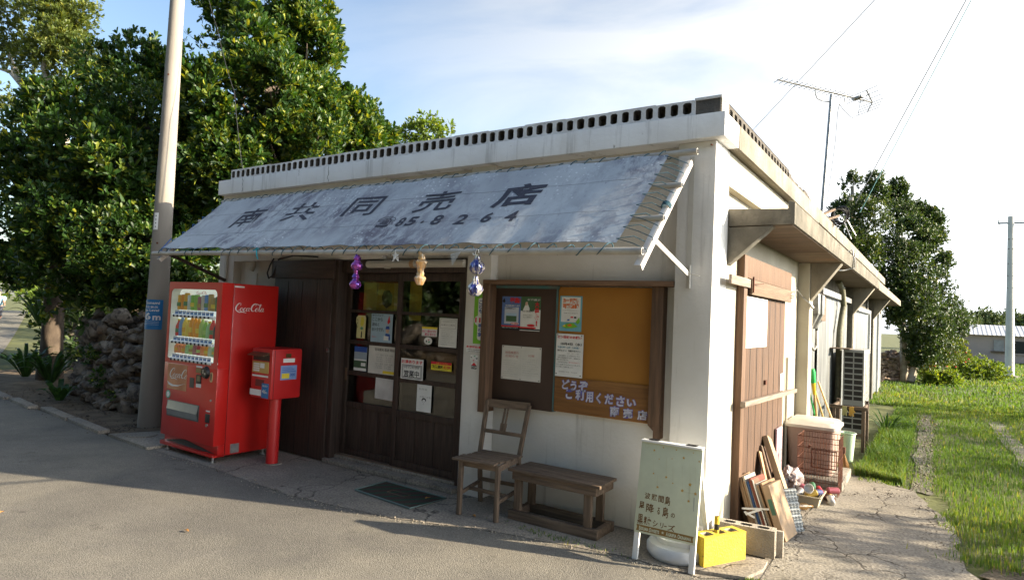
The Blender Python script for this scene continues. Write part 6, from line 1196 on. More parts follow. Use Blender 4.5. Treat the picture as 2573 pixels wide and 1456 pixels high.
MIDC = [(-9.38,1.72,6.9,0.43),(-8.85,2.08,6.86,0.5),(-8.31,2.44,6.81,0.5),(-7.7,2.27,6.12,0.48),(-7.99,1.48,5.81,0.59),(-8.77,1.27,5.61,0.53),(-7.79,2.53,5.74,0.35),(-7.93,0.95,4.78,0.62),(-7.32,1.36,4.93,0.68),(-7.22,2.03,5.0,0.46),(-7.43,2.8,5.13,0.35),(-8.83,0.99,4.26,0.46),(-7.92,1.0,3.97,0.62),(-7.53,1.56,4.19,0.64),(-7.1,2.14,4.42,0.59),(-7.39,3.15,4.86,0.5),(-7.59,3.93,4.87,0.34),(-8.71,1.1,3.49,0.46),(-8.04,1.25,3.4,0.38),(-9.06,1.22,2.66,0.47),(-9.07,1.53,2.29,0.41),(-8.9,2.6,5.6,.9),(-8.6,3.0,4.2,1.0),(-7.9,3.4,4.9,.8),(-9.2,1.9,4.2,.8),(-8.4,2.7,6.5,.7)]
to_cam = (.95,-.55,0)
t1 = thing('broadleaf_tree', 'large dark glossy leaved tree left of the concrete pole over the rock wall', 'tree', (-10.8,1.3,0), 'glossy leaved trees beside the shop')
LEFT = [(x,y,z-.10,r*.86) for x,y,z,r in LEFT]; foliage('crown', LEFT, 15500, .115, M_leaf, t1, 1, facing=to_cam, gaps=.30, lump=.22)
limbs('trunk', t1, branchy((-10.8,1.3,-.05),(-10.8,1.0,5.2),.17,LEFT[:18],3))
t2 = thing('broadleaf_tree', 'tall glossy leaved tree between the concrete pole and the shop roof', 'tree', (-8.6,2.8,0), 'glossy leaved trees beside the shop')
MIDC = [(x,y,z,r*.86) for x,y,z,r in MIDC]; foliage('crown', MIDC, 17000, .112, M_leaf, t2, 2, facing=to_cam, bias=.06, gaps=.30, lump=.22)
limbs('trunk', t2, branchy((-8.6,2.8,-.05),(-8.4,2.4,6.4),.15,MIDC[:21],4))
FARL = [(-15.93,1.58,8.19,.50),(-16.25,1.36,8.46,.50),(-15.62,1.78,8.3,.5),(-15.35,1.4,7.52,.45),(-15.72,1.16,7.23,.41),(-17.47,1.17,7.88,.42),(-17.62,1.09,7.38,.34),(-16.62,1.17,7.13,.34),(-14.97,1.67,7.18,.36),(-18.17,1.37,6.27,.40),(-15.34,1.42,7.07,.45),(-16.1,1.6,8.0,.5),(-17.3,1.0,8.5,.4),(-14.5,1.8,6.6,.6),(-16.0,1.5,6.3,.5)]
t3 = thing('yellowish_tree', 'tall airy yellow green tree at the far upper left with bare pale branches', 'tree', (-15.4,2.2,0))
foliage('crown', FARL, 3300, .10, M_leafy, t3, 5, shell=.25, lump=.4)
limbs('trunk', t3, [([(-15.4,2.2,0),(-15.2,2.0,3),(-15.5,1.6,5.6)],[.2,.17,.11]),([(-15.5,1.6,5.6),(-15.8,1.3,6.8),(-15.9,1.5,8.3)],[.10,.07,.03]),([(-15.4,1.7,5.4),(-16.9,1.2,6.7),(-17.6,1.1,7.6)],[.10,.07,.03]),([(-16.5,1.3,6.3),(-17.5,1.2,7.0),(-18.2,1.2,7.2)],[.06,.05,.03]),([(-15.4,1.7,5.6),(-14.9,1.7,6.8),(-14.8,1.7,7.2)],[.07,.04,.02])], mat('pale_bark', (.45,.40,.32), (.28,.24,.19), scale=6, rough=.9))
SM = [(-7.58,4.89,5.24,.26),(-7.34,5.05,5.33,.28),(-7.1,5.2,5.34,.22),(-7.34,5.06,5.0,.33),(-7.71,4.81,5.05,.26)]
t4 = thing('small_tree', 'small bright tree top with drooping leaves just above the left half of the roof parapet', 'tree', (-7.4,5.0,0))
foliage('crown', SM, 330, .11, M_leafb, t4, 6, ros=6, upb=.1, shell=.2)
limbs('trunk', t4, [([(-7.4,5.0,0),(-7.4,5.0,3),(-7.35,5.05,5.2)],[.06,.05,.015]),([(-7.4,5,4.4),(-7.1,5.2,5.3)],[.02,.008]),([(-7.4,5,4.5),(-7.6,4.9,5.2)],[.02,.008])])
s_ = .5
RT = {1: [(-.93,17.71,6.13,.30),(-1.06,17.66,5.44,.42),(-.89,17.73,6.5,.16),(-.32,18.12,6.33,.27),(-.31,18.14,5.9,.36),(-.3,16.99,4.93,.5),(-.84,16.65,4.45,.4),(-.6,17.4,3.97,.6),(-.56,16.8,5.27,.38),(-.9,17.6,3.2,.6)],
      2: [(.15,20.82,6.6,.29),(.15,20.85,6.19,.38),(.36,19.82,5.38,.55),(.69,21.22,5.81,.34),(1.04,21.47,5.48,.45),(1.28,22.23,5.55,.28),(1.29,21.66,5.02,.32),(.72,18.89,4.63,.58),(.3,18.4,4.21,.6),(1.0,20.5,4.6,.5)],
      3: [(1.45,21.81,3.98,.35),(1.54,21.87,4.22,.22),(1.27,20.52,3.36,.5),(.74,18.95,3.52,.58),(.23,18.4,3.2,.55),(1.37,20.62,2.65,.61),(.77,18.6,2.65,.67),(.33,18.5,2.3,.55),(1.76,22.09,2.48,.38),(1.12,19.6,1.84,.66),(.9,19.9,1.5,.4),(1.57,20.8,1.66,.38),(-.4,18.6,2.4,.7),(1.0,20.2,1.0,.5),(1.5,21.2,1.0,.5),(1.9,22.3,1.9,.45)]}
for k, lab, lf, tr, sd_s in ((1,'slender mottled tree rising behind the far end of the shop roof',M_leafd,(-.6,17.9,0),11),(2,'tallest dark twin pointed tree right of the overhead cables',M_leafd,(.5,20.2,0),12),(3,'wide dark evergreen reaching right towards the pink house',M_leafd,(.7,19.9,0),13)):
    t = thing('evergreen_tree', lab, 'tree', tr, 'trees behind the far end of the shop')
    foliage('crown', [(x,y,z,r*.95) for x,y,z,r in RT[k]], {1:3600,2:5000,3:7800}[k], .10, lf, t, sd_s, ros=6, shell=.35, gaps=.08, gapf=2.6, lump=.32, bias=.12 if k == 1 else 0, facing=(0,-1,0))
    limbs('trunk', t, branchy(tr, (RT[k][0][0], RT[k][0][1], RT[k][0][2]), .10, RT[k][:7], sd_s), mat('pale_bark', (.45,.40,.32), (.28,.24,.19)))
BU = [(.72,21.48,.74,.41),(1.2,21.79,.88,.53),(1.7,22.73,.89,.48),(2.06,23.57,.89,.37),(1.39,21.9,1.36,.47),(1.9,23.44,1.31,.37),(1.1,21.2,.34,.26)]
t = thing('flowering_shrub', 'yellow green shrub with a few red flowers at the end of the far rock wall', 'shrub', (1.3,22,0)); foliage('leaves', [(x,y,z,r*.85) for x,y,z,r in BU], 1900, .085, leafmat('shrub_leaves', (.035,.07,.012), (.07,.11,.016), (.18,.18,.03), .6, .3), t, 21, shell=.3, bias=.1)
limbs('stem', t, [([(1.3,22,0),(1.3,22,1.2)],[.05,.02]),([(1.4,22.2,0),(1.8,23,1.0)],[.04,.015])])
g = np.random.default_rng(3); b = MB()
for i in range(26): c = BU[g.integers(0,5)]; p = Vector(c[:3])+Vector((g.uniform(-1,1)*c[3], -c[3]*.9, g.uniform(-1,.7)*c[3])); b.lathe([(.001,-.03),(.04,0),(.001,.03)], tuple(p), 6)
b.build('flowers', flat('red_petals', (.55,.05,.03), .7), t)
hed = [( 'low leafy bush beside the red flowered shrub near the far pole', (2.6,24.5,0), [(2.3,24.4,.35,.45),(2.8,24.8,.35,.45),(3.3,25,.25,.35)], M_leafb, 700), ('grassy green bush by the far rock wall foot', (1.5,20.1,0), [(1.3,19.9,.10,.28),(1.7,20.2,.13,.3)], M_leafb, 520)]
for lab, tr, cl_, lf, n in hed: t = thing('low_bush', lab, 'bush', tr); foliage('leaves', cl_, n, .10, lf, t, n, shell=.2); limbs('stem', t, [([tr, (tr[0],tr[1],.4)],[.03,.01])])
# tree line far away
bk_ = [(3.68,69.09,2.9,.9),(4.72,72.18,3.0,.85),(5.54,72.73,3.04,.95),(6.63,73.47,2.93,.8),(7.59,74.11,2.98,.95),(8.41,74.66,2.94,.85),(9.6,75,2.9,1),(10.8,75,3.1,1.1),(4.2,70,1.9,1.1),(6.0,72,1.9,1.2),(8,74,1.9,1.2),(10,75,1.9,1.3),(2.8,60,2.4,1.0),(12.5,75,2.6,1.4),(14,75,2.6,1.4)]
t = tag(foliage('tree_line', bk_, 2600, .36, leafmat('distant_leaves', (.05,.085,.04), (.09,.13,.05), (.13,.17,.06), .7, .1), None, 41, shell=.2), 'distant low line of trees behind the pink house', 'tree line', kind='stuff')
# far left beyond the road
t = tag(foliage('tree_line', [(-35.4,8.8,3.6,1.5),(-36.5,7.8,2.6,1.3),(-45,12.5,2.0,1.6),(-42,11.5,3.6,2.0),(-50,14,4,2.5),(-38,10.5,2.0,1.8),(-60,20,4,4),(-30,9,1.2,1.0)], 3600, .26, M_leafb, None, 42, shell=.2), 'sunlit leafy hedge far down the road at the left edge', 'hedge', kind='stuff')
t = tag(foliage('tree_line', [(-28+i*2.8,9+i*.3+2*math.sin(i*2),1.4+.5*math.sin(i*3),1.9) for i in range(9)]+[(-14.5,3.4,1.0,1.4),(-12.5,3.6,1.3,1.4),(-16.5,4.0,1.2,1.5),(-15.5,3.8,2.8,1.3),(-13,4,2.8,1.2),(-14.6,2.0,.8,.8),(-15.5,2.6,1.7,1.0),(-16.5,2.9,.9,1.0),(-14.0,1.9,1.8,.7),(-17.5,3.4,1.8,1.1),(-13.5,2.0,.7,.8),(-16,2.9,2.6,.9)], 9500, .16, M_leafd, None, 43, shell=.3), 'dark thicket behind the left trees', 'thicket', kind='stuff')
# ferns by the rock wall
def frond(b_V, b_F, p, d, Lg, w, seed, seg=9):
    rr = random.Random(seed); d = Vector(d).normalized(); side = d.cross(Vector((0,0,1))).normalized(); base = len(b_V)
    for i in range(seg+1):
        t = i/seg; c = Vector(p)+d*Lg*t*(.95)+Vector((0,0,1))*Lg*(.55*math.sin(t*2.0)-.25*t*t); ww = w*math.sin(math.pi*min(.98,t*.93+.05))**.6*(1+.12*(i%2)); b_V += [c-side*ww+Vector((0,0,.35*ww)), c, c+side*ww+Vector((0,0,.35*ww))]
    for i in range(seg):
        a = base+3*i; b_F += [(a,a+1,a+4,a+3),(a+1,a+2,a+5,a+4)]
def fern(lab, c, n, Lg, w, seed, name='nest_fern'):
    rr = random.Random(seed); V, F = [], []
    for i in range(n): a = 2*math.pi*i/n+rr.uniform(-.2,.2); frond(V, F, (c[0]+.05*math.cos(a),c[1]+.05*math.sin(a),c[2]), (math.cos(a),math.sin(a),rr.uniform(.25,.9)), Lg*rr.uniform(.7,1.1), w, seed*100+i)
    t = thing(name, lab, 'fern', c); nmesh('fronds', [tuple(v) for v in V], F, 4, M_fern, t, [rr.random() for _ in F], smooth=True); return t
fern('large bird nest fern at the left end of the rock wall', (-11.6,.28,.08), 30, .62, .032, 5)
fern('second fern hanging over the road edge left of the rock wall', (-12.6,.25,.1), 26, .62, .030, 6)
fern('small fern at the foot of the rock wall', (-9.75,-.28,.03), 11, .34, .035, 7)
fern('fern growing high beside the left trunk', (-13.3,.7,1.0), 16, .75, .032, 8)
foliage_w = [(-8.9,-.12,.4,.12),(-9.3,-.10,.75,.14),(-7.0,.22,.25,.16),(-8.4,-.10,.2,.10)]
t = thing('wall_weed', 'small dark green weeds rooted in the rock wall behind the pole', 'weed', (-8.9,-.1,.2)); foliage('leaves', foliage_w, 110, .07, M_leaf, t, 77, shell=.2)
# trunk at the far left of the rock wall
t = thing('broadleaf_tree', 'mottled thick tree trunk rising from the ferns at the left edge', 'tree', (-12.9,.75,0), 'glossy leaved trees beside the shop'); limbs('trunk', t, [([(-12.9,.75,-.05),(-12.88,.75,.5),(-12.85,.72,1.6),(-12.7,.8,3.2),(-12.4,1,4.6)],[.24,.19,.17,.15,.1])], n=14)
foliage('crown', [(-13.2,.9,3.0,.7),(-12.7,.7,3.5,.7),(-13.6,1.0,3.8,.6),(-12.6,1.3,2.7,.6),(-12.6,1.2,4.8,.6)], 1700, .13, M_leaf, t, 9)

# ------------------------------------------------------------------ rock walls
def ico(sub=2):
    bm = bmesh.new(); bmesh.ops.create_icosphere(bm, subdivisions=sub, radius=1); V = np.array([v.co[:] for v in bm.verts]); F = np.array([[v.index for v in f.verts] for f in bm.faces]); bm.free(); return V, F
ICV, ICF = ico(3)
def clip_rock(P, g):
    for _ in range(11):
        n = g.normal(size=3); n /= np.linalg.norm(n); c = g.uniform(.50,.88); d = P@n; P = P-np.where(d > c, d-c, 0)[:,None]*n
    return P*1.12
def rockwall(name, lab, line, H, depth, size, seed, m, rows, amp=.30):
    g = np.random.default_rng(seed); t = thing(name, lab, 'rock wall', (*line[0], 0)); VV, FF, k = [], [], 0
    for (xa,ya), (xb,yb) in zip(line, line[1:]):
        Lg = math.hypot(xb-xa, yb-ya); dx, dy = (xb-xa)/Lg, (yb-ya)/Lg; nx, ny = -dy, dx
        for r_ in range(rows):
            z = H*(r_+.5)/rows; n = int(Lg/size*1.5)
            for i in range(n):
                s_ = (i+g.uniform(.1,.9))/n; hh = H*(1+.10*math.sin(s_*7+seed)+.05*math.sin(s_*17)); zz = z*hh/H+g.normal()*size*.15
                for lay in range(2 if r_ < rows-1 else 3):
                    off = lay*depth*.5+g.uniform(-.04,.04)+.22*zz/H*depth
                    sc = size*g.choice([.55,.8,1.0,1.25])*np.array([g.uniform(.6,1.05), g.uniform(.5,.8), g.uniform(.34,.62)])
                    a = g.uniform(-.5,.5)+math.atan2(dy,dx); ti = g.normal()*.3; P_ = ICV*(1+.35*amp*np.sin(ICV@g.normal(size=3)*3+g.uniform(0,6))[:,None]+amp*.55*np.sin(ICV@g.normal(size=3)*7)[:,None]+.07*np.sin(ICV@g.normal(size=3)*17)[:,None]+.05*np.sin(ICV@g.normal(size=3)*23)[:,None])
                    P_ = clip_rock(P_, g)*sc; P_ = P_@np.array([[math.cos(ti),0,math.sin(ti)],[0,1,0],[-math.sin(ti),0,math.cos(ti)]]).T; P_ = np.stack([P_[:,0]*math.cos(a)-P_[:,1]*math.sin(a), P_[:,0]*math.sin(a)+P_[:,1]*math.cos(a), P_[:,2]],1)
                    VV.append(P_+np.array([xa+dx*Lg*s_+nx*off, ya+dy*Lg*s_+ny*off, max(.03,zz)])); FF.append(ICF+k); k += len(ICV)
    nmesh('rocks', np.vstack(VV), np.vstack(FF), 3, m, t)
    b = MB()
    for (xa,ya), (xb,yb) in zip(line, line[1:]):
        L_ = Vector((xb-xa,yb-ya,0)).normalized(); nn = Vector((-L_.y,L_.x,0)); b.prism([Vector((xa,ya,0))+nn*.12,Vector((xb,yb,0))+nn*.12,Vector((xb,yb,0))+nn*depth,Vector((xa,ya,0))+nn*depth], (0,0,H*.85))
    b.build('rubble_core', M_soil, t); return t
rockwall('rock_wall', 'dark dry stacked coral rock wall behind the pole and red vending machine', [(-10.6,.25),(-9.6,.02),(-8.6,-.06),(-7.6,.1),(-6.45,.38)], 1.30, .6, .17, 3, M_rock, 7)
M_rock2 = mat('sunlit_rock', (.36,.27,.20), (.17,.12,.09), scale=3, rough=.95, bump=1, bscale=14)
rockwall('rock_wall', 'low brown rubble wall in the sun beyond the outdoor unit', [(-1.6,19.0),(-.3,19.3),(.35,20.3),(.75,21.8)], .85, .5, .115, 5, M_rock2, 7)

# ------------------------------------------------------------------ far house and pole
hs = thing('pink_house', 'long low pinkish rendered house with a pale metal roof beyond the meadow', 'house', (8,47,0))
M_pink = mat('pink_render', (.46,.35,.30), (.36,.29,.26), scale=.5, rough=.9, spot=((.28,.22,.20), 1.4, .58, (1,1,.5), .2, .6))
b = MB(); b.box(2.75,16,45.2,50,0,1.72); b.build('wall', M_pink, hs)
b = MB(); b.prism([(2.4,44.9,1.66),(2.4,47.6,2.32),(2.4,50.3,1.66)], (14,0,0)); rf = b.build('roof', mat('pale_roof_sheet', (.66,.66,.66), (.52,.52,.54), scale=2, rough=.4, metal=.2), hs)
b = MB(); 
for i in range(60): x = 2.45+.23*i; b.bar((x,44.89,1.665),(x,47.6,2.33),.04,.02)
b.build('roof_rib', mat('roof_rib_grey', (.5,.5,.52), rough=.5), hs, )
MB().box(5.35,6.3,45.14,45.199,.62,1.35).build('window', M_black, hs); b = MB(); b.box(5.25,6.4,45.1,45.199,.52,.60); b.box(5.25,5.34,45.1,45.199,.62,1.4); b.build('window_frame', M_pink, hs)
MB().box(4.35,4.85,45.12,45.199,.70,1.38).build('shutter', mat('grey_shutter', (.36,.34,.32), rough=.8), hs); MB().box(4.2,4.95,45.05,45.199,.60,.68).build('sill', M_gwood, hs)
MB().box(2.8,2.95,45.1,45.199,.8,1.0).build('meter_box', M_black, hs); b = MB(); b.box(2.1,2.74,45.3,45.6,0,1.5); b.build('side_wall', M_cream, hs)
fpole = thing('far_pole', 'pale tapering concrete power pole with a crossarm in the meadow', 'power pole', (3.86,28.3,0))
MB().tube([(3.86,28.3,0),(3.84,28.3,6.55)], [.165,.105], 24).build('pole', mat('pale_pole', (.60,.58,.54), (.52,.50,.47), scale=2, rough=.8), fpole, smooth=True)
b = MB(); b.bar((3.40,28.25,6.28),(4.32,28.35,6.28),.07,.07); b.bar((3.44,28.25,6.25),(3.8,28.3,5.85),.012,.012); b.build('crossarm', M_galv, fpole)
b = MB()
for x in (3.44,4.28): b.lathe([(.02,0),(.035,.03),(.02,.06),(.03,.09),(.01,.12)], (x,28.3,6.32), 10)
b.build('insulator', M_white, fpole, smooth=True); b = MB()
for z in (5.6,5.2,4.6,4.1,3.6): b.bar((3.74,28.2,z),(3.96,28.2,z+.01),.015,.02)
b.build('step_bolt', M_rust, fpole); MB().lathe([(.35,0),(.3,.06),(.17,.08)], (3.86,28.3,-.02), 20).build('footing', M_conc, fpole)

# ------------------------------------------------------------------ cyclist far down the road
def skin(name, joints, edges, radii, m, parent, root=0, sub=2):
    me = bpy.data.meshes.new(name); off = org(parent); me.from_pydata([tuple(Vector(p)-off) for p in joints], edges, []); o = link(name, me, parent)
    sk = o.modifiers.new('skin', 'SKIN')
    for i, v in enumerate(me.skin_vertices[0].data): v.radius = (radii[i], radii[i]); v.use_root = (i == root)
    ss = o.modifiers.new('sub', 'SUBSURF'); ss.levels = sub; ss.render_levels = sub; me.materials.append(m); return o
cy = Vector((-34.2,6.55,0)); hd_ = Vector((.93,-.36,0)).normalized(); sd2 = Vector((hd_.y,-hd_.x,0))
def cp(f, s, z): return cy+hd_*f+sd2*s+Vector((0,0,z))
bi = thing('bicycle', 'small dark bicycle ridden far down the road at the left edge', 'bicycle', tuple(cy))
for f in (-.52,.52):
    b = MB(); b.tube([cp(f+.33*math.cos(a),0,.34+.33*math.sin(a)) for a in np.linspace(0,2*math.pi,25)], .018, 6); w_ = b.build('wheel', M_black, bi); b = MB()
    for k in range(10): a = k*.628; b.tube([cp(f,0,.34),cp(f+.32*math.cos(a),0,.34+.32*math.sin(a))], .003, 4)
    b.build('spokes', M_steel, w_)
b = MB(); 
for a, c in ((cp(-.52,0,.34),cp(-.1,0,.30)),(cp(-.1,0,.30),cp(-.22,0,.82)),(cp(-.1,0,.30),cp(.38,0,.78)),(cp(-.2,0,.72),cp(.38,0,.85)),(cp(.38,0,.9),cp(.52,0,.34)),(cp(-.52,0,.34),cp(-.2,0,.7))): b.tube([a,c], .016, 6)
b.build('frame', flat('dark_frame', (.05,.06,.08), .4), bi)
b = MB(); b.tube([cp(.25,-.28,1.02),cp(.36,-.12,1.0),cp(.36,.12,1.0),cp(.25,.28,1.02)], .013, 6); b.tube([cp(.36,0,1.0),cp(.38,0,.85)], .013, 6); b.build('handlebar', M_steel, bi); MB().obox(cp(-.23,0,.85), hd_*.12, sd2*.07, Vector((0,0,.025))).build('saddle', M_black, bi, bevel=.01)
J = [cp(-.22,0,.93),cp(-.16,0,1.12),cp(-.06,0,1.36),cp(-.02,0,1.50),cp(.02,0,1.60),cp(-.06,.17,1.40),cp(.08,.22,1.16),cp(.26,.25,1.06),cp(-.06,-.17,1.40),cp(.08,-.22,1.16),cp(.26,-.25,1.06),cp(-.2,.09,.90),cp(.18,.11,.72),cp(-.02,.12,.34),cp(.10,.12,.28),cp(-.2,-.09,.90),cp(.16,-.11,.86),cp(.02,-.12,.50),cp(.13,-.12,.44),cp(.03,0,1.70)]
Ed = [(0,1),(1,2),(2,3),(3,4),(4,19),(2,5),(5,6),(6,7),(2,8),(8,9),(9,10),(0,11),(11,12),(12,13),(13,14),(0,15),(15,16),(16,17),(17,18)]
Rd = [.14,.13,.15,.055,.085,.06,.045,.035,.06,.045,.035,.085,.065,.045,.035,.085,.065,.045,.035,.09]
pr = thing('person', 'person in a light blue shirt and dark cap cycling away at the left edge', 'person', tuple(cy)); M_sk = flat('skin', (.42,.25,.17), .6)
skin('body', J, Ed, Rd, M_sk, pr)
skin('shirt', [cp(-.21,0,.98),cp(-.16,0,1.14),cp(-.06,0,1.38),cp(-.055,.18,1.40),cp(.04,.225,1.24),cp(-.055,-.18,1.40),cp(.04,-.225,1.24)], [(0,1),(1,2),(2,3),(3,4),(2,5),(5,6)], [.165,.155,.17,.085,.065,.085,.065], flat('light_blue_cotton', (.30,.48,.58), .9), pr)
skin('trousers', [cp(-.22,0,.95),cp(-.2,.09,.90),cp(.18,.11,.72),cp(-.0,.12,.40),cp(-.2,-.09,.90),cp(.16,-.11,.86),cp(.03,-.12,.54)], [(0,1),(1,2),(2,3),(0,4),(4,5),(5,6)], [.155,.105,.08,.06,.105,.08,.06], flat('dark_cloth', (.04,.045,.06), .9), pr)
MB().lathe([(.125,0),(.12,.06),(.08,.11),(.001,.125)], tuple(cp(.03,0,1.68)), 16).build('cap', flat('dark_cloth', (.04,.045,.06), .9), pr, smooth=True)

# ------------------------------------------------------------------ grass and litter
def blades(name, n, region, seed, h0, h1, kind='stuff', dens=None, m=M_grass, w=.006, avoid=None):
    g = np.random.default_rng(seed); x = g.uniform(region[0], region[1], n); y = region[2]+(region[3]-region[2])*g.random(n)**1.7
    keep = np.ones(n, bool) if dens is None else g.random(n) < dens(x, y); x, y = x[keep], y[keep]; N = len(x)
    a = g.uniform(0, 6.28, N); h = g.uniform(h0, h1, N)*(.7+.6*np.sin(x*3.1+y*1.7)**2); dist = np.hypot(x-1.35, y+4.6); ww = w*np.maximum(1, dist/9); le = h*g.uniform(.1,.7,N); la = g.uniform(0,6.28,N)
    P0 = np.stack([x-np.cos(a)*ww, y-np.sin(a)*ww, np.full(N,-.03)],1); P1 = np.stack([x+np.cos(a)*ww, y+np.sin(a)*ww, np.full(N,-.03)],1); top = np.stack([x+np.cos(la)*le, y+np.sin(la)*le, h],1); md = (P0+P1)/2*.5+top*.5; md[:,:2] -= .3*(top[:,:2]-(P0+P1)[:,:2]/2)*.5; md[:,2] = h*.6
    dv = (P1-P0)*.35; V = np.stack([P0,P1,md+dv,md-dv,top],1).reshape(-1,3); bs_ = np.arange(N)[:,None]*5; F = np.concatenate([bs_+[0,1,2], bs_+[0,2,3], bs_+[3,2,4]],0); c = np.clip(g.random(N)*.5+.12*np.sin(x*.9+y*.5)+.06*np.sin(x*3.7-y*2.1)+.22,0,1); c = np.where(g.random(N) < .025, 1, c)
    o = nmesh(name, V, F, 3, m, None, np.concatenate([c,c,c])); o['kind'] = kind; return o
def dens_near(x, y):
    rut = np.exp(-((x-1.23-.03*np.sin(y*3))/.15)**2)*(y < 11)+np.exp(-((x-(2.56-.025*y))/.16)**2)*(y < 11); bare = (y < 3.3) & (x < 1.42+.06*np.sin(y*5)); ac_ = (x < .66) & (y > 3.3)&(y<11.5); edge = (y < 1.35-.55*(x-1.5)+.12*np.sin(x*7))&(x<4)
    tuft = np.where((x < 1.05) & (y > 3.6), 1.0, .62)
    pat = .62+.38*np.sin(x*2.3+1.3*np.sin(y*1.1))*np.sin(y*1.9+.8*np.sin(x*3))
    return np.where(bare | ac_ | edge, 0, tuft*pat*(1-.78*np.clip(rut,0,1)))
blades('grass', 210000, (.6, 5.5, .6, 14), 1, .008, .034, dens=dens_near, w=.0035)
blades('grass', 9000, (.62, 1.08, 3.55, 9), 2, .03, .13, m=M_grass, w=.004)
blades('grass', 60000, (-2, 14, 12, 46), 3, .02, .07, w=.006)
for i, (x, y, n, s_, lab) in enumerate(((.44,-.30,240,.05,'patch of moss and weeds in the joint beside the yellow block'),(-.95,-.42,200,.07,'thin line of green weed at the foot of the wooden bench'),(1.75,1.15,420,.14,'ragged grass clump in the bare soil right of the path'))):
    g = np.random.default_rng(50+i); N = n; px = x+g.normal(size=N)*s_*(3 if i == 1 else 1.2); py = y+g.normal(size=N)*s_*.5; a = g.uniform(0,6.28,N); h = g.uniform(.008,.03 if i < 2 else .09,N)
    P0 = np.stack([px,py,np.zeros(N)],1); P1 = P0+np.stack([np.cos(a)*.008,np.sin(a)*.008,np.zeros(N)],1); P2 = P0+np.stack([np.sin(a)*.01,np.cos(a)*.01,h],1); V = np.stack([P0,P1,P2],1).reshape(-1,3); o = nmesh('weed_patch', V, np.arange(N*3).reshape(-1,3), 3, M_grass, None, g.random(N)); tag(o, lab, 'weeds', kind='stuff')
# spiky plant by the outdoor unit
for i, (c, lab) in enumerate((((.72,7.3,0),'spiky leaved plant in the grass beside the outdoor unit'),)): fern(lab, c, 26, .38, .010, 31+i, 'spiky_plant')
# fallen leaves
g = np.random.default_rng(8); M_dl = flat('dead_leaf', (.42,.20,.05), .8); src = None
for i, (x, y, r_, lab) in enumerate(((-3.05,-2.05,.03,'largest dry leaf lying on the sunlit road, left of centre'),(-2.30,-.33,.03,'curled orange brown leaf lying on the doormat corner'),(-1.72,-.43,.03,'dry leaf beside the front legs of the wooden chair'),(-8.2,-1.6,.045,'dry leaf on the shaded road before the rock wall'),(-4.4,-2.7,.028,'small dry leaf on the sunlit road, far left'),(.36,.62,.02,'tiny dry leaf on the path beside the carton'))):
    b = MB(); a = i*1.3; d = Vector((math.cos(a),math.sin(a),0)); s2 = Vector((-d.y,d.x,0)); c = Vector((x,y,.012 if i == 1 else .004)); pts = [c-d*r_, c-d*r_*.3-s2*r_*.45+Vector((0,0,.008)), c+d*r_*.5-s2*r_*.35+Vector((0,0,.01)), c+d*r_, c+d*r_*.5+s2*r_*.35+Vector((0,0,.004)), c-d*r_*.3+s2*r_*.45+Vector((0,0,.01)), c+Vector((0,0,.002))]
    b.add(pts, [(6,k,(k+1)%6) for k in range(6)]); tag(b.build('fallen_leaf', M_dl, None, loc=(x,y,.005)), lab, 'leaf', 'fallen leaves')
# trees standing outside the picture on the sunny side; they throw the dappled shade
for i, (c, cl_, n, lab) in enumerate((((12.5,11,0),[(12.5,7.6+1.0*k,1.4+.95*((k*7)%3),1.7) for k in range(9)],3600,'row of bushy trees right of the picture shading the meadow'),((5.6,2.9,0),[(5.6,2.9,1.95,.50),(5.3,2.5,1.3,.45),(5.9,3.7,1.6,.5),(5.2,1.6,.9,.45),(5.6,2.0,1.3,.4),(5.9,.9,.8,.5)],520,'small sparse tree right of the picture near the path'))):
    t = thing('shade_tree', lab, 'tree', c); foliage('crown', cl_, n, .16 if i == 0 else .11, M_leaf, t, 90+i, shell=.15); limbs('trunk', t, branchy(c, (c[0],c[1],cl_[0][2]+.2), .08 if i else .2, cl_, 7))

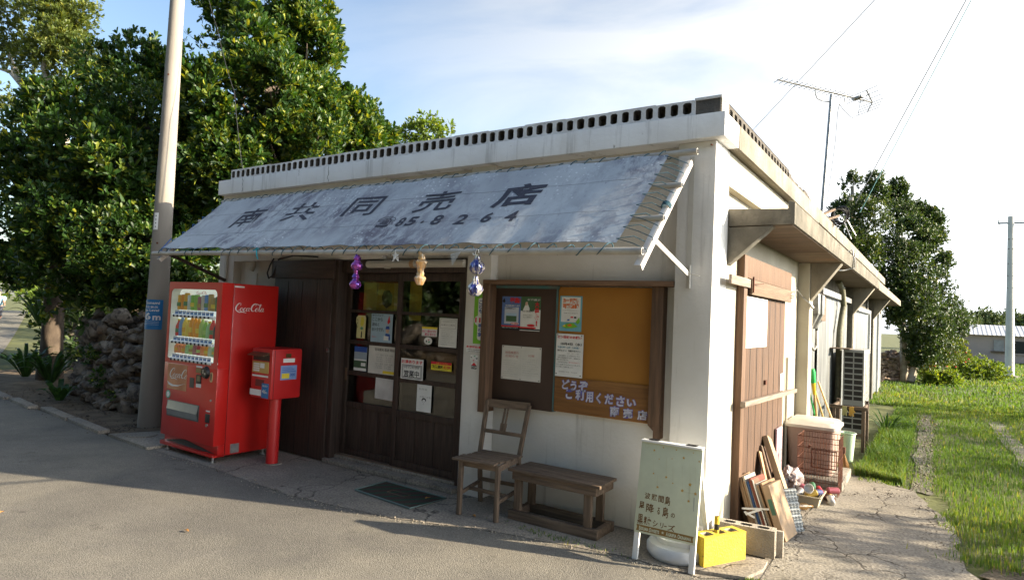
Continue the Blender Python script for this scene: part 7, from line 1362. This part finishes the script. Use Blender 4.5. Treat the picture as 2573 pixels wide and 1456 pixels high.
# the far side of the road, behind the camera: what the door panes mirror and what closes off the low sky
g = np.random.default_rng(12)
for i, (x, y, h) in enumerate(((-13,-10.5,7.2),(-8.5,-11.2,8.4),(-3.5,-10.8,7.8),(2.0,-11.3,8.8),(7.0,-10.6,7.4),(-18,-9.0,7.2))):
    t = thing('street_tree', ['round dark tree across the road, westmost','tall dark tree across the road opposite the drinks machine','dark tree across the road opposite the shop doors','tallest dark tree across the road behind the viewer','dark tree across the road opposite the side path','broad dark tree across the road far left'][i], 'tree', (x,y,0), 'trees across the road')
    cl_ = [(x+g.uniform(-1.9,1.9), y+g.uniform(-1.0,1.0), h*(.22+.75*g.random()), g.uniform(.9,1.5)) for _ in range(22)]
    foliage('crown', cl_, 1900, .36, M_leafd, t, 200+i, ros=6, shell=.3); limbs('trunk', t, branchy((x,y,0),(x,y,h*.8),.2,cl_[:6],i))
rockwall('rock_wall', 'dry stone wall across the road behind the viewer', [(-16,-8.6),(-4,-9.3),(8,-9.4)], 1.1, .5, .42, 15, M_rock, 3)

# grit, crumbs of concrete and dry bits along the joints
def grit(name, line, n, w, s0, s1, m, seed):
    g = np.random.default_rng(seed); VV, FF = [], []; T = np.array([(1,0,-.4),(-.5,.87,-.4),(-.5,-.87,-.4),(0,0,1)]); TF = np.array([(0,1,3),(1,2,3),(2,0,3),(0,2,1)]); L_ = np.array(line, float); seg = g.integers(0, len(L_)-1, n)
    for i in range(n):
        t = g.random(); p = L_[seg[i]]*(1-t)+L_[seg[i]+1]*t+g.normal(size=2)*w; s_ = g.uniform(s0,s1)*(1 if g.random() < .93 else 2.0); M_ = g.normal(size=(3,3)); Q, _ = np.linalg.qr(M_); VV.append((T@Q)*s_*np.array([1,1,.6])+np.array([p[0],p[1],s_*.35])); FF.append(TF+4*i)
    o = nmesh(name, np.vstack(VV), np.vstack(FF), 3, m, None); tag(o, kind='stuff'); return o
tag(grit('grit', [(-5.6,-.97),(-4.5,-.96),(-3.25,-1.06),(-2.14,-.9),(-1.39,-.62),(-.45,-.44),(.15,-.5)], 900, .05, .003, .008, M_gblock, 3), 'loose grit along the joint between road and shop apron')
tag(grit('grit', [(-11.5,-.5),(-9.3,-.62),(-6.9,-.75),(-7.4,-.1),(-9.5,-.2),(-11.5,.0)], 700, .12, .005, .014, M_bark, 4), 'dry crumbs and leaf bits on the soil before the rock wall')
tag(grit('grit', [(.43,-.1),(.44,1.0),(.43,2.4),(1.2,3.0),(1.4,1.6),(1.6,.2),(2.4,-.6)], 900, .07, .003, .010, M_path, 5), 'loose grit along the joints of the cracked path')
tag(grit('gravel_stones', [(1.25,3.3),(1.24,6),(1.22,8.5),(1.19,10.7)], 600, .09, .007, .018, M_gravel, 6), 'small stones in the worn wheel track through the grass')
